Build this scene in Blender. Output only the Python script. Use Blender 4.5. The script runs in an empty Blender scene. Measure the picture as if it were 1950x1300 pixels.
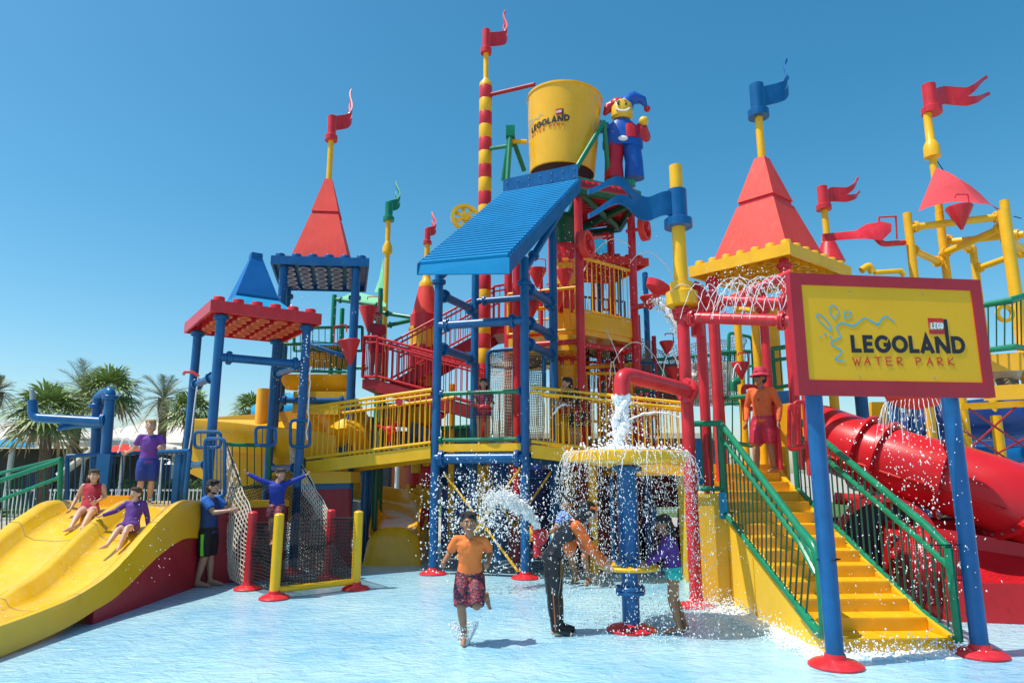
import bpy, math, random
from mathutils import Vector as V, Matrix, noise
R = random.Random(7)
PI = math.pi
S = bpy.context.scene
COL = S.collection
# ------------------------------------------------------------------ camera, world, sun, exposure
FPX, HOR, EYE = 1300.0, 900.0, 1.85
PITCH = math.atan((HOR - 650) / FPX)
cd = bpy.data.cameras.new('camera'); cam = bpy.data.objects.new('camera', cd); COL.objects.link(cam)
cam.location = (0, 0, EYE); cam.rotation_euler = (PI / 2 + PITCH, 0, 0)
cd.sensor_width = 36; cd.lens = 24.0; cd.clip_end = 3000; cd.clip_start = .05
S.camera = cam
SUN_DIR = V((-.43, -.13, .90)).normalized()          # towards the sun
w = bpy.data.worlds.new('World'); S.world = w; w.use_nodes = True
nt = w.node_tree; bg = nt.nodes['Background']
sky = nt.nodes.new('ShaderNodeTexSky'); sky.sky_type = 'NISHITA'; sky.sun_disc = False
sky.sun_elevation = math.asin(SUN_DIR.z)
sky.sun_rotation = math.atan2(SUN_DIR.x, SUN_DIR.y)
sky.air_density = 1.0; sky.dust_density = 1.1; sky.ozone_density = 2.4; sky.altitude = 0
hs_ = nt.nodes.new('ShaderNodeHueSaturation'); hs_.inputs['Hue'].default_value = .479; hs_.inputs['Saturation'].default_value = 1.36
nt.links.new(sky.outputs[0], hs_.inputs['Color']); nt.links.new(hs_.outputs[0], bg.inputs[0]); bg.inputs[1].default_value = .135
sd = bpy.data.lights.new('sun', 'SUN'); sd.energy = 4.0; sd.angle = math.radians(.5); sd.color = (1, .95, .86)
so = bpy.data.objects.new('sun', sd); COL.objects.link(so)
so.rotation_euler = SUN_DIR.to_track_quat('Z', 'Y').to_euler(); so.location = (-20, 0, 40)
S.view_settings.view_transform = 'Standard'; S.view_settings.look = 'None'
S.view_settings.exposure = .30; S.view_settings.gamma = 1
S.render.engine = 'CYCLES'; S.render.resolution_x = 1024; S.render.resolution_y = 682
# ------------------------------------------------------------------ measuring: photo pixel -> world point
_s, _c = math.sin(PITCH), math.cos(PITCH)
def ray(px, py):
    y = (650 - py) / FPX
    return (px - 975) / FPX, _c - y * _s, _s + y * _c
def P(px, py, Y):
    x, dy, dz = ray(px, py); t = Y / dy
    return V((x * t, Y, EYE + dz * t))
def Z(px, py, z):
    x, dy, dz = ray(px, py); t = (z - EYE) / dz
    return V((x * t, dy * t, z))
def G(px, py): return Z(px, py, 0)
# ------------------------------------------------------------------ materials
def mat(name, col, rough=.35, var=.12, bump=.15, scale=6, metal=0, spec=.5, coat=0, streak=0, dirt=None, trans=0, ior=1.45, sub=0, bscale=None, alpha=1):
    m = bpy.data.materials.new(name); m.use_nodes = True
    n = m.node_tree.nodes; l = m.node_tree.links; b = n['Principled BSDF']
    tc = n.new('ShaderNodeTexCoord')
    no = n.new('ShaderNodeTexNoise'); no.inputs['Scale'].default_value = scale; no.inputs['Detail'].default_value = 6; no.inputs['Roughness'].default_value = .65
    geo = n.new('ShaderNodeNewGeometry')
    l.new(geo.outputs['Position'], no.inputs['Vector'])
    r = n.new('ShaderNodeValToRGB'); r.color_ramp.elements[0].position = .3; r.color_ramp.elements[1].position = .72
    c0 = [max(0, c * (1 - var)) for c in col]; c1 = [min(1, c * (1 + var) + var * .03) for c in col]
    r.color_ramp.elements[0].color = (*c0, 1); r.color_ramp.elements[1].color = (*c1, 1)
    l.new(no.outputs['Fac'], r.inputs['Fac']); out = r.outputs[0]
    if streak:
        mp = n.new('ShaderNodeMapping'); mp.inputs['Scale'].default_value = (9, 9, .7)
        l.new(geo.outputs['Position'], mp.inputs[0])
        n2 = n.new('ShaderNodeTexNoise'); n2.inputs['Scale'].default_value = 1.6; n2.inputs['Detail'].default_value = 5
        l.new(mp.outputs[0], n2.inputs['Vector'])
        r2 = n.new('ShaderNodeValToRGB'); r2.color_ramp.elements[0].position = .5; r2.color_ramp.elements[1].position = .75
        r2.color_ramp.elements[0].color = (0, 0, 0, 1); r2.color_ramp.elements[1].color = (streak, streak, streak, 1)
        l.new(n2.outputs['Fac'], r2.inputs['Fac'])
        mx = n.new('ShaderNodeMix'); mx.data_type = 'RGBA'
        l.new(r2.outputs[0], mx.inputs[0]); l.new(out, mx.inputs[6])
        d = dirt or (.45, .42, .36); mx.inputs[7].default_value = (*d, 1); out = mx.outputs[2]
    l.new(out, b.inputs['Base Color'])
    rr = n.new('ShaderNodeMapRange'); rr.inputs[3].default_value = rough * .75; rr.inputs[4].default_value = min(1, rough * 1.3)
    l.new(no.outputs['Fac'], rr.inputs[0]); l.new(rr.outputs[0], b.inputs['Roughness'])
    b.inputs['Metallic'].default_value = metal; b.inputs['Specular IOR Level'].default_value = spec
    b.inputs['Coat Weight'].default_value = coat; b.inputs['Coat Roughness'].default_value = .12
    b.inputs['Transmission Weight'].default_value = trans; b.inputs['IOR'].default_value = ior
    if sub:
        b.inputs['Subsurface Weight'].default_value = sub; b.inputs['Subsurface Radius'].default_value = (.02, .008, .004)
    if bump:
        nb = n.new('ShaderNodeTexNoise'); nb.inputs['Scale'].default_value = bscale or scale * 4; nb.inputs['Detail'].default_value = 4
        l.new(geo.outputs['Position'], nb.inputs['Vector'])
        bp = n.new('ShaderNodeBump'); bp.inputs['Strength'].default_value = bump; bp.inputs['Distance'].default_value = .02
        l.new(nb.outputs['Fac'], bp.inputs['Height']); l.new(bp.outputs[0], b.inputs['Normal'])
    return m
RED = mat('red paint', (.62, .020, .030), .34, .16, .06, 3, streak=.25, dirt=(.62, .14, .13))
REDF = mat('faded red fibreglass', (.76, .052, .038), .55, .12, .05, 1.4, streak=.25, dirt=(.72, .17, .12), spec=.3)
DRED = mat('deep red paint', (.36, .010, .022), .4, .2, .08, 3, streak=.15, dirt=(.4, .08, .08))
YEL = mat('yellow paint', (.88, .46, .008), .34, .1, .06, 3, streak=.2, dirt=(.62, .42, .1))
YELS = mat('yellow fibreglass', (.88, .44, .006), .28, .08, .05, 1.2, coat=.3, streak=.25, dirt=(.75, .52, .12))
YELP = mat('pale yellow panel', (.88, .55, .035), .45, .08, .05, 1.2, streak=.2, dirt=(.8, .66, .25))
YELD = mat('ochre sign yellow', (.88, .43, .008), .5, .06, .02, 1.2, streak=.1, dirt=(.7, .45, .05))
BLU = mat('blue paint', (.002, .10, .28), .3, .18, .06, 3, streak=.15, dirt=(.08, .2, .4))
BLUL = mat('light blue roof paint', (.002, .235, .50), .6, .12, .05, 1.5, streak=.15, dirt=(.02, .28, .55), spec=.2)
BLUC = mat('sky blue fibreglass', (.02, .34, .62), .35, .1, .05, 2)
NAVY = mat('dark navy slide', (.01, .035, .17), .3, .2, .05, 2)
GRN = mat('green paint', (.004, .20, .095), .3, .18, .06, 3, streak=.15, dirt=(.05, .3, .2))
DGRN = mat('dark green paint', (.004, .085, .04), .35, .2, .06, 3)
GSAIL = mat('pale green sail cloth', (.2, .55, .3), .8, .1, .1, 2)
RSAIL = mat('red sail cloth', (.62, .05, .06), .75, .1, .15, 2)
STEEL = mat('galvanised steel', (.45, .45, .45), .35, .1, .05, 8, metal=.8)
BLACKR = mat('black rope', (.012, .013, .016), .8, .2, .2, 20)
ROPE = mat('pale rope', (.62, .55, .44), .85, .15, .2, 20)
ROPED = mat('brown rope', (.26, .2, .15), .85, .2, .2, 20)
INKB = mat('black lettering', (.018, .016, .03), .5, .05, 0)
INKR = mat('red lettering', (.62, .05, .02), .5, .05, 0)
INKC = mat('cyan lettering', (.02, .42, .68), .5, .05, 0)
INKW = mat('white lettering', (.85, .85, .85), .5, .02, 0)
INKY = mat('yellow lettering', (.85, .6, .05), .5, .02, 0)
SIGNR = mat('sign frame red', (.42, .018, .03), .45, .08, .03, 2)
WHITE = mat('white paint', (.78, .77, .74), .5, .06, .05, 3)
CANV = mat('cream tent canvas', (.66, .6, .5), .8, .15, .1, .5)
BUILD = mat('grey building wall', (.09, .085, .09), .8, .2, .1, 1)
BROWNW = mat('tan building wall', (.38, .32, .25), .8, .15, .1, 1)
CONC = mat('concrete paving', (.42, .39, .34), .8, .15, .2, .7)
DARK = mat('dark shade colour', (.06, .012, .018), .6, .2, .1, 3)  # shade put into the colour, for the bucket floor and a backdrop wall
RUB = mat('black rubber', (.01, .01, .012), .4, .2, .05, 8)
WAT = mat('splashing water', (.97, .98, .98), .12, .02, 0, 9, trans=.10, ior=1.25, spec=.8)
FOAM = mat('white foam', (.86, .92, .95), .5, .06, .5, 14, trans=.15)
def skin(n, c): return mat(n, c, .42, .1, .06, 12, sub=.12)
SK1 = skin('light tan skin', (.50, .27, .17)); SK2 = skin('brown skin', (.36, .165, .085)); SK3 = skin('fair skin', (.60, .36, .25))
HBLK = mat('black hair', (.012, .009, .008), .4, .3, .6, 60); HBRN = mat('brown hair', (.07, .04, .02), .5, .3, .6, 60); HBLD = mat('blond hair', (.42, .27, .12), .5, .2, .6, 60)
# ------------------------------------------------------------------ mesh builder
class MB:
    def __init__(s): s.v = []; s.f = []
    def add(s, vs, fs):
        o = len(s.v); s.v += [tuple(p) for p in vs]; s.f += [tuple(i + o for i in f) for f in fs]; return s
    def box(s, c, sz, M=None):
        x, y, z = [a / 2 for a in sz]; c = V(c)
        vs = [V((i * x, j * y, k * z)) for i in (-1, 1) for j in (-1, 1) for k in (-1, 1)]
        vs = [(M @ p if M else p) + c for p in vs]
        return s.add(vs, [(0, 1, 3, 2), (4, 6, 7, 5), (0, 4, 5, 1), (2, 3, 7, 6), (0, 2, 6, 4), (1, 5, 7, 3)])
    def hexa(s, b, t):     # two quads (lists of 4 points), same order
        return s.add(list(b) + list(t), [(3, 2, 1, 0), (4, 5, 6, 7), (0, 1, 5, 4), (1, 2, 6, 5), (2, 3, 7, 6), (3, 0, 4, 7)])
    def slab(s, q, d):     # quad thickened by vector d
        q = [V(p) for p in q]; return s.hexa(q, [p + V(d) for p in q])
    def tube(s, p, q, r, n=12, r2=None, cap=True):
        return s.path([p, q], r, n, radii=[r, r if r2 is None else r2], cap=cap)
    def path(s, pts, r, n=10, radii=None, cap=True, side=None, ry=None):
        pts = [V(p) for p in pts]; k = len(pts); rings = []
        prev = None
        for i, p in enumerate(pts):
            a = pts[min(i + 1, k - 1)] - pts[max(i - 1, 0)]
            if 0 < i < k - 1:
                a = (pts[i + 1] - p).normalized() + (p - pts[i - 1]).normalized()
            a = a.normalized() if a.length > 1e-9 else V((0, 0, 1))
            if side is not None: u = V(side) - a * a.dot(V(side))
            elif prev is not None: u = prev - a * a.dot(prev)
            else: u = a.orthogonal()
            u = u.normalized(); w_ = a.cross(u); prev = u
            rr = radii[i] if radii else r
            r1, r2 = (rr if isinstance(rr, tuple) else (rr, rr))
            sc = 1.0
            if 0 < i < k - 1:
                ca = a.dot((p - pts[i - 1]).normalized()); sc = 1 / max(.6, ca)
            rings.append([p + u * (math.cos(2 * PI * j / n) * r1 * sc) + w_ * (math.sin(2 * PI * j / n) * r2 * sc) for j in range(n)])
        vs = [p for g in rings for p in g]
        fs = [(i * n + j, i * n + (j + 1) % n, (i + 1) * n + (j + 1) % n, (i + 1) * n + j) for i in range(k - 1) for j in range(n)]
        if cap: fs += [tuple(range(n - 1, -1, -1)), tuple((k - 1) * n + j for j in range(n))]
        return s.add(vs, fs)
    def lathe(s, prof, c=(0, 0, 0), n=24, M=None, cap=True):
        c = V(c); vs = []
        for r, z in prof:
            for j in range(n):
                p = V((r * math.cos(2 * PI * j / n), r * math.sin(2 * PI * j / n), z)); vs.append((M @ p if M else p) + c)
        k = len(prof)
        fs = [(i * n + j, i * n + (j + 1) % n, (i + 1) * n + (j + 1) % n, (i + 1) * n + j) for i in range(k - 1) for j in range(n)]
        if cap: fs += [tuple(range(n - 1, -1, -1)), tuple((k - 1) * n + j for j in range(n))]
        return s.add(vs, fs)
    def ell(s, c, r, M=None, n=14, m=9):
        c = V(c); r = (r, r, r) if not hasattr(r, '__len__') else r
        vs = []
        for i in range(m + 1):
            th = PI * i / m
            for j in range(n):
                a = 2 * PI * j / n; p = V((r[0] * math.sin(th) * math.cos(a), r[1] * math.sin(th) * math.sin(a), r[2] * math.cos(th)))
                vs.append((M @ p if M else p) + c)
        fs = [(i * n + j, (i + 1) * n + j, (i + 1) * n + (j + 1) % n, i * n + (j + 1) % n) for i in range(m) for j in range(n)]
        return s.add(vs, fs)
    def grid(s, g, closed=False, thick=None):
        a = len(g); b = len(g[0]); vs = [p for row in g for p in row]
        s.add(vs, [(i * b + j, i * b + (j + 1) % b, (i + 1) * b + (j + 1) % b, (i + 1) * b + j) for i in range(a - 1) for j in range(b if closed else b - 1)])
        return s
    def sheet(s, g, d):    # grid thickened by vector or function
        a = len(g); b = len(g[0]); top = [[V(p) for p in r] for r in g]
        bot = [[p + (V(d) if not callable(d) else d(p)) for p in r] for r in top]
        vs = [p for r in top for p in r] + [p for r in bot for p in r]; o = a * b
        fs = []
        for i in range(a - 1):
            for j in range(b - 1):
                q = (i * b + j, i * b + j + 1, (i + 1) * b + j + 1, (i + 1) * b + j)
                fs += [q, tuple(o + k for k in reversed(q))]
        for i in range(a - 1):
            for j in (0, b - 1):
                q = (i * b + j, (i + 1) * b + j, o + (i + 1) * b + j, o + i * b + j); fs.append(q)
        for j in range(b - 1):
            for i in (0, a - 1):
                q = (i * b + j, i * b + j + 1, o + i * b + j + 1, o + i * b + j); fs.append(q)
        return s.add(vs, fs)
    def mesh(s, name, m, smooth=True, ang=40):
        me = bpy.data.meshes.new(name); me.from_pydata(s.v, [], s.f); me.materials.append(m)
        import bmesh
        bm = bmesh.new(); bm.from_mesh(me); bmesh.ops.recalc_face_normals(bm, faces=bm.faces[:]); bm.to_mesh(me); bm.free()
        if smooth:
            me.polygons.foreach_set('use_smooth', [True] * len(me.polygons))
            try: me.set_sharp_from_angle(angle=math.radians(ang))
            except Exception: pass
        me.update(); return me
ORG = {}
def setprops(o, label=None, cat=None, group=None, kind=None):
    if label: o['label'] = label
    if cat: o['category'] = cat
    if group: o['group'] = group
    if kind: o['kind'] = kind
def thing(name, label, cat, loc=(0, 0, 0), group=None):
    o = bpy.data.objects.new(name, None); COL.objects.link(o); o.location = loc; o.empty_display_size = .1
    ORG[o.name] = V(loc); setprops(o, label, cat, group); return o
def solo(name, mb, m, label, cat, group=None, smooth=True):
    c = V(mb.v[0]); zs = min(p[2] for p in mb.v); xs = sum(p[0] for p in mb.v) / len(mb.v); ys = sum(p[1] for p in mb.v) / len(mb.v)
    c = V((xs, ys, zs)); mb.v = [tuple(V(p) - c) for p in mb.v]
    o = bpy.data.objects.new(name, mb.mesh(name, m, smooth)); COL.objects.link(o); o.location = c; setprops(o, label, cat, group); return o
def part(name, mb, m, par, label=None, kind=None, smooth=True, ang=40):
    org = ORG[par.name]; me = mb if isinstance(mb, bpy.types.Mesh) else None
    if me is None:
        mb.v = [(p[0] - org.x, p[1] - org.y, p[2] - org.z) for p in mb.v]; me = mb.mesh(name, m, smooth, ang)
    o = bpy.data.objects.new(name, me); COL.objects.link(o); o.parent = par; ORG[o.name] = org
    setprops(o, label=label, kind=kind); return o
SH = {}
def shared(key, fn, m):
    k = (key, m.name)
    if k not in SH: SH[k] = fn().mesh(key, m)
    return SH[k]
def inst(name, me, M, par):     # M in world space; par must be unrotated
    o = bpy.data.objects.new(name, me); COL.objects.link(o); o.parent = par
    org = ORG[par.name]; o.matrix_basis = Matrix.Translation(-org) @ M; ORG[o.name] = org; return o
def struct(name, mb, m, kind='structure', smooth=False, label=None):
    o = bpy.data.objects.new(name, mb.mesh(name, m, smooth)); COL.objects.link(o); setprops(o, label, None, None, kind); return o
def align(p, q, r):
    p = V(p); q = V(q); d = q - p
    return Matrix.Translation((p + q) / 2) @ d.to_track_quat('Z', 'Y').to_matrix().to_4x4() @ Matrix.Diagonal((r, r, d.length, 1))
def unit_cyl(): return MB().lathe([(1, -.5), (1, .5)], n=8)
def rod(name, p, q, r, m, par): return inst(name, shared('rod', unit_cyl, m), align(p, q, r), par)
def flange_mb():
    b = MB().lathe([(.9, -.42), (1.55, -.42), (1.62, -.34), (1.62, -.06), (1.5, -.03), (1.5, .03), (1.62, .06), (1.62, .34), (1.55, .42), (.9, .42)], n=20)
    for k in range(6):
        a = k * PI / 3; b.lathe([(.17, -.6), (.17, .6)], c=(1.3 * math.cos(a), 1.3 * math.sin(a), 0), n=6)
    return b
def flange(p, d, r, m, par):
    me = shared('flange', flange_mb, m)
    return inst('flange', me, Matrix.Translation(V(p)) @ V(d).to_track_quat('Z', 'Y').to_matrix().to_4x4() @ Matrix.Scale(r, 4), par)
def post(par, x, y, z0, z1, r, m, foot=None, collar=None, name='post', n=16, cap=True):
    b = MB().tube((x, y, z0), (x, y, z1), r, n)
    if cap: b.lathe([(r, z1), (r * .8, z1 + r * .25), (r * .3, z1 + r * .4)], c=(x, y, 0), n=n)
    o = part(name, b, m, par)
    if foot:
        k = MB().lathe([(r * 3.0, z0 + .004), (r * 3.0, z0 + .02), (r * 2.5, z0 + .05), (r * 1.25, z0 + .075), (r * 1.1, z0 + .12), (r * .9, z0 + .12)], c=(x, y, 0), n=24)
        part('base_cover', k, foot, o)
    if collar:
        for zc in collar: flange((x, y, zc), (0, 0, 1), r, m, o)
    return o
def beam(par, p, q, r, m, fl=(.12, .88), name='beam'):
    p = V(p); q = V(q); o = part(name, MB().tube(p, q, r, 14), m, par)
    for f in fl: flange(p.lerp(q, f), q - p, r, m, o)
    return o
def along(pts, t):
    pts = [V(p) for p in pts]; L = [(pts[i + 1] - pts[i]).length for i in range(len(pts) - 1)]; d = t * sum(L)
    for i, l in enumerate(L):
        if d <= l or i == len(L) - 1: return pts[i].lerp(pts[i + 1], min(1, d / l))
        d -= l
def plen(pts): return sum((V(pts[i + 1]) - V(pts[i])).length for i in range(len(pts) - 1))
def rail(par, bot, top, m, r=.028, sp=.11, br=.009, mid=None, close=True, name='railing', balm=None):
    b = MB().path(top, r, 10)
    if close:
        b.path(bot, r * .85, 8); b.tube(bot[0], top[0], r, 8); b.tube(bot[-1], top[-1], r, 8)
    if mid:
        b.path([V(q).lerp(V(p), mid) for p, q in zip(bot, top)], r * .8, 8)
    o = part(name, b, m, par)
    if not close: part('bottom_rail', MB().path(bot, r * .85, 8), m, o)
    n = max(2, int(plen(top) / sp))
    for i in range(1, n):
        rod('baluster', along(bot, i / n), along(top, i / n), br, balm or m, o)
    return o
def rround(pts, rad=.08, k=4):
    pts = [V(p) for p in pts]; out = [pts[0]]
    for i in range(1, len(pts) - 1):
        a = pts[i] + (pts[i - 1] - pts[i]).normalized() * min(rad, (pts[i - 1] - pts[i]).length * .45)
        c = pts[i] + (pts[i + 1] - pts[i]).normalized() * min(rad, (pts[i + 1] - pts[i]).length * .45)
        for j in range(k + 1):
            t = j / k; out.append((a * (1 - t) + pts[i] * t) * (1 - t) + (pts[i] * (1 - t) + c * t) * t)
    out.append(pts[-1]); return out
def net(par, f, nu, nv, r, m, name='net', sub=2):   # f(u,v)->point ; rope mesh, one object
    b = MB()
    for i in range(nu + 1):
        b.path([f(i / nu, j / (nv * sub)) for j in range(nv * sub + 1)], r, 4, cap=False)
    for j in range(nv + 1):
        b.path([f(i / (nu * sub), j / nv) for i in range(nu * sub + 1)], r, 4, cap=False)
    return part(name, b, m, par, kind='stuff')
def quadf(a, b, c, d, sag=0, dirv=(0, 0, -1), wob=0):   # a(0,0) b(1,0) c(1,1) d(0,1)
    a, b, c, d = map(V, (a, b, c, d)); dv = V(dirv)
    def f(u, v):
        p = a.lerp(b, u).lerp(d.lerp(c, u), v)
        p = p + dv * (sag * 16 * u * (1 - u) * v * (1 - v))
        if wob: p = p + V((noise.noise(p * 3), noise.noise(p * 3 + V((5, 0, 0))), noise.noise(p * 3 + V((0, 7, 0))))) * wob
        return p
    return f
def stud_plate(par, P0, a, b, th, nx, ny, m, um=None, skip=lambda i, j: False, name='roof_plate'):
    """hollow toy-brick style roof plate: P0 near corner of underside, a and b edge vectors"""
    P0, a, b = V(P0), V(a), V(b); up = V((0, 0, th)); mb = MB(); t = .045
    mb.slab([P0 + up * .72, P0 + a + up * .72, P0 + a + b + up * .72, P0 + b + up * .72], up * .28)
    an = a.normalized() * t; bn = b.normalized() * t
    mb.slab([P0, P0 + a, P0 + a + bn, P0 + bn], up * .72); mb.slab([P0 + b - bn, P0 + a + b - bn, P0 + a + b, P0 + b], up * .72)
    mb.slab([P0 + bn, P0 + bn + an, P0 + b - bn + an, P0 + b - bn], up * .72); mb.slab([P0 + a - an + bn, P0 + a + bn, P0 + a + b - bn, P0 + a + b - an - bn], up * .72)
    o = part(name, mb, m, par, smooth=False)
    rs = min(a.length / nx, b.length / ny) * .30
    sm = shared('stud%.3f' % rs, lambda: MB().lathe([(rs, 0), (rs, .085), (rs * .93, .1), (0.01, .1)], n=20), m)
    for i in range(nx):
        for j in range(ny):
            if skip(i, j): continue
            inst('stud', sm, Matrix.Translation(P0 + up + a * ((i + .5) / nx) + b * ((j + .5) / ny)), o)
    rr = rs * 1.18
    rm = shared('ring%.3f' % rr, lambda: MB().lathe([(rr, 0), (rr, th * .7), (rr * .8, th * .7), (rr * .8, 0), (rr, 0)], n=20, cap=False), m)
    re_ = shared('ringedge%.3f' % rr, lambda: MB().lathe([(rr * 1.06, -.012), (rr * 1.06, .02), (rr * .72, .02), (rr * .72, -.012), (rr * 1.06, -.012)], n=20, cap=False), um or m)
    for i in range(1, nx):
        for j in range(1, ny):
            inst('ring_edge', re_, Matrix.Translation(P0 + up * .02 + a * (i / nx) + b * (j / ny)), inst('ring', rm, Matrix.Translation(P0 + up * .02 + a * (i / nx) + b * (j / ny)), o)) if 0 else (inst('ring', rm, Matrix.Translation(P0 + up * .02 + a * (i / nx) + b * (j / ny)), o), inst('ring_edge', re_, Matrix.Translation(P0 + up * .02 + a * (i / nx) + b * (j / ny)), o))
    return o
def frustum(par, c, a, b, z0, z1, s0, s1, m, name='roof'):
    """c centre (x,y); a,b unit axes; half sizes s0 bottom, s1 top"""
    a, b = V(a), V(b); c = V((c[0], c[1], 0))
    def q(s, z): return [c + a * (i * s) + b * (j * s) + V((0, 0, z)) for i, j in ((-1, -1), (1, -1), (1, 1), (-1, 1))]
    return part(name, MB().hexa(q(s0, z0), q(s1, z1)), m, par, smooth=False)
def banner(par, base, ang, L, h, m, rs, rise=.0, amp=.12, thick=.035, phase=0, flip=1):
    """moulded flag: sleeve, collar and swallow-tailed wavy banner. base = bottom of sleeve"""
    base = V(base); d = V((math.cos(ang), math.sin(ang), 0)); nrm = V((-math.sin(ang), math.cos(ang), 0))
    o = part('flag_sleeve', MB().lathe([(rs * .95, 0), (rs * 1.45, 0), (rs * 1.45, h * .24), (rs * 1.3, h * .27), (rs, h * .27), (rs, h * 1.18), (rs * .9, h * 1.2), (.004, h * 1.2)], c=base, n=24), m, par)
    def pt(u, v):
        w_ = math.sin(u * 2 * PI * 1.2 + phase) * amp * L * min(1, u * 4)
        return base + d * (rs * .8 + u * L) + nrm * w_ + V((0, 0, h * (.34 + v * .74) + rise * L * (u ** 1.3) + math.sin(u * 7.5 + phase) * .06 * L * min(1, u * 4)))
    mb = MB(); K = 30; split = .5; us = [i / K for i in range(K + 1)]
    mb.sheet([[pt(u, v) for v in (0, .25, .5, .75, 1)] for u in us if u <= split + 1e-6], nrm * thick)
    for sgn in (0, 1):
        g = []
        for u in [x for x in us if x >= split - .02]:
            t = (u - split) / (1 - split); wdt = .26 * (1 - t) ** 1.6 + .25 * (1 - .2 * t); wdt = min(wdt, .5)
            cen = (1 - wdt / 2) if sgn else wdt / 2
            cen += (.22 if sgn else .0) * t + .10 * math.sin(t * PI * 1.6) * (1 if sgn else .6)
            g.append([pt(u, cen - wdt / 2), pt(u, cen), pt(u, cen + wdt / 2)])
        mb.sheet(g, nrm * thick * 1.02)
    part('banner', mb, m, o, ang=50)
    return o
def funnel(par, c, r, h, m, tip=(0, 0, -1), bracket=None):
    Mx = V(tip).to_track_quat('Z', 'Y').to_matrix()
    o = part('tipping_cone', MB().lathe([(r * .93, .02), (r, 0), (r * 1.03, .03), (r * .1, h), (r * .06, h)], c=c, n=20, M=Mx), m, par)
    part('hanger', MB().path(rround([V(c) + V((r * .9, 0, 0)), V(c) + V((r * .9, 0, r * 1.1)), V(c) + V((-r * .2, 0, r * 1.1)), V(c) + V((-r * .2, 0, r * .8))], .03), .013, 6), bracket or m, par)
    return o
# ================================================================== SETTING
def flatq(x0, x1, y0, y1, z, n=1): return MB().add([(x0, y0, z), (x1, y0, z), (x1, y1, z), (x0, y1, z)], [(0, 1, 2, 3)])
PAVE = mat('sandy paving', (.40, .36, .30), .8, .18, .3, .6)
struct('ground', flatq(-900, 900, -300, 1800, -.06), PAVE)
def pool_mat():
    m = bpy.data.materials.new('shallow pool water'); m.use_nodes = True
    n = m.node_tree.nodes; l = m.node_tree.links; b = n['Principled BSDF']; geo = n.new('ShaderNodeNewGeometry')
    def noi(scale, det, vec=None, dist=0):
        q = n.new('ShaderNodeTexNoise'); q.inputs['Scale'].default_value = scale; q.inputs['Detail'].default_value = det; q.inputs['Distortion'].default_value = dist
        l.new(vec or geo.outputs['Position'], q.inputs['Vector']); return q
    mp = n.new('ShaderNodeMapping'); mp.inputs['Scale'].default_value = (.75, 1.15, 1); mp.inputs['Rotation'].default_value = (0, 0, .25); l.new(geo.outputs['Position'], mp.inputs[0])
    a = noi(.55, 3); r1 = n.new('ShaderNodeValToRGB'); e = r1.color_ramp.elements
    e[0].position = .32; e[0].color = (.10, .45, .74, 1); e[1].position = .60; e[1].color = (.40, .72, .82, 1)
    l.new(a.outputs[0], r1.inputs[0])
    # foam streaks
    f = noi(2.6, 9, mp.outputs[0], 1.2); f.inputs['Roughness'].default_value = .72
    r2 = n.new('ShaderNodeValToRGB'); e = r2.color_ramp.elements; e[0].position = .28; e[0].color = (.12, .12, .12, 1); e[1].position = .80; e[1].color = (.66, .66, .66, 1)
    l.new(f.outputs[0], r2.inputs[0])
    mx = n.new('ShaderNodeMix'); mx.data_type = 'RGBA'; mx.inputs[7].default_value = (.60, .82, .87, 1)
    l.new(r2.outputs[0], mx.inputs[0]); l.new(r1.outputs[0], mx.inputs[6])
    # deeper blue ripple bands
    g = noi(5.5, 5, mp.outputs[0], .8); r3 = n.new('ShaderNodeValToRGB'); e = r3.color_ramp.elements; e[0].position = .34; e[0].color = (.18, .18, .18, 1); e[1].position = .55; e[1].color = (0, 0, 0, 1)
    l.new(g.outputs[0], r3.inputs[0])
    m2 = n.new('ShaderNodeMix'); m2.data_type = 'RGBA'; m2.inputs[7].default_value = (.10, .42, .72, 1)
    l.new(r3.outputs[0], m2.inputs[0]); l.new(mx.outputs[2], m2.inputs[6]); l.new(m2.outputs[2], b.inputs['Base Color'])
    b.inputs['Roughness'].default_value = .12; b.inputs['Specular IOR Level'].default_value = .5
    h = noi(7, 7, mp.outputs[0], 1); h2 = noi(38, 3, mp.outputs[0], .5)
    ad = n.new('ShaderNodeMath'); ad.operation = 'MULTIPLY_ADD'; ad.inputs[1].default_value = .22; l.new(h2.outputs[0], ad.inputs[0]); l.new(h.outputs[0], ad.inputs[2])
    bp = n.new('ShaderNodeBump'); bp.inputs['Strength'].default_value = .8; bp.inputs['Distance'].default_value = .05
    l.new(ad.outputs[0], bp.inputs['Height']); l.new(bp.outputs[0], b.inputs['Normal'])
    return m
struct('pool_water', flatq(-16, 14, -2, 19, 0), pool_mat())
kb = MB(); kb.box((-1, 19.1, 0), (30.2, .2, .16)); kb.box((-16.1, 8.5, 0), (.2, 21, .16)); kb.box((14.1, 8.5, 0), (.2, 21, .16))
struct('pool_kerb', kb, CONC)
GRASS = mat('grass', (.07, .13, .025), .9, .4, .5, 4)
struct('lawn', flatq(-60, 40, 31, 46, -.03), GRASS)
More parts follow.
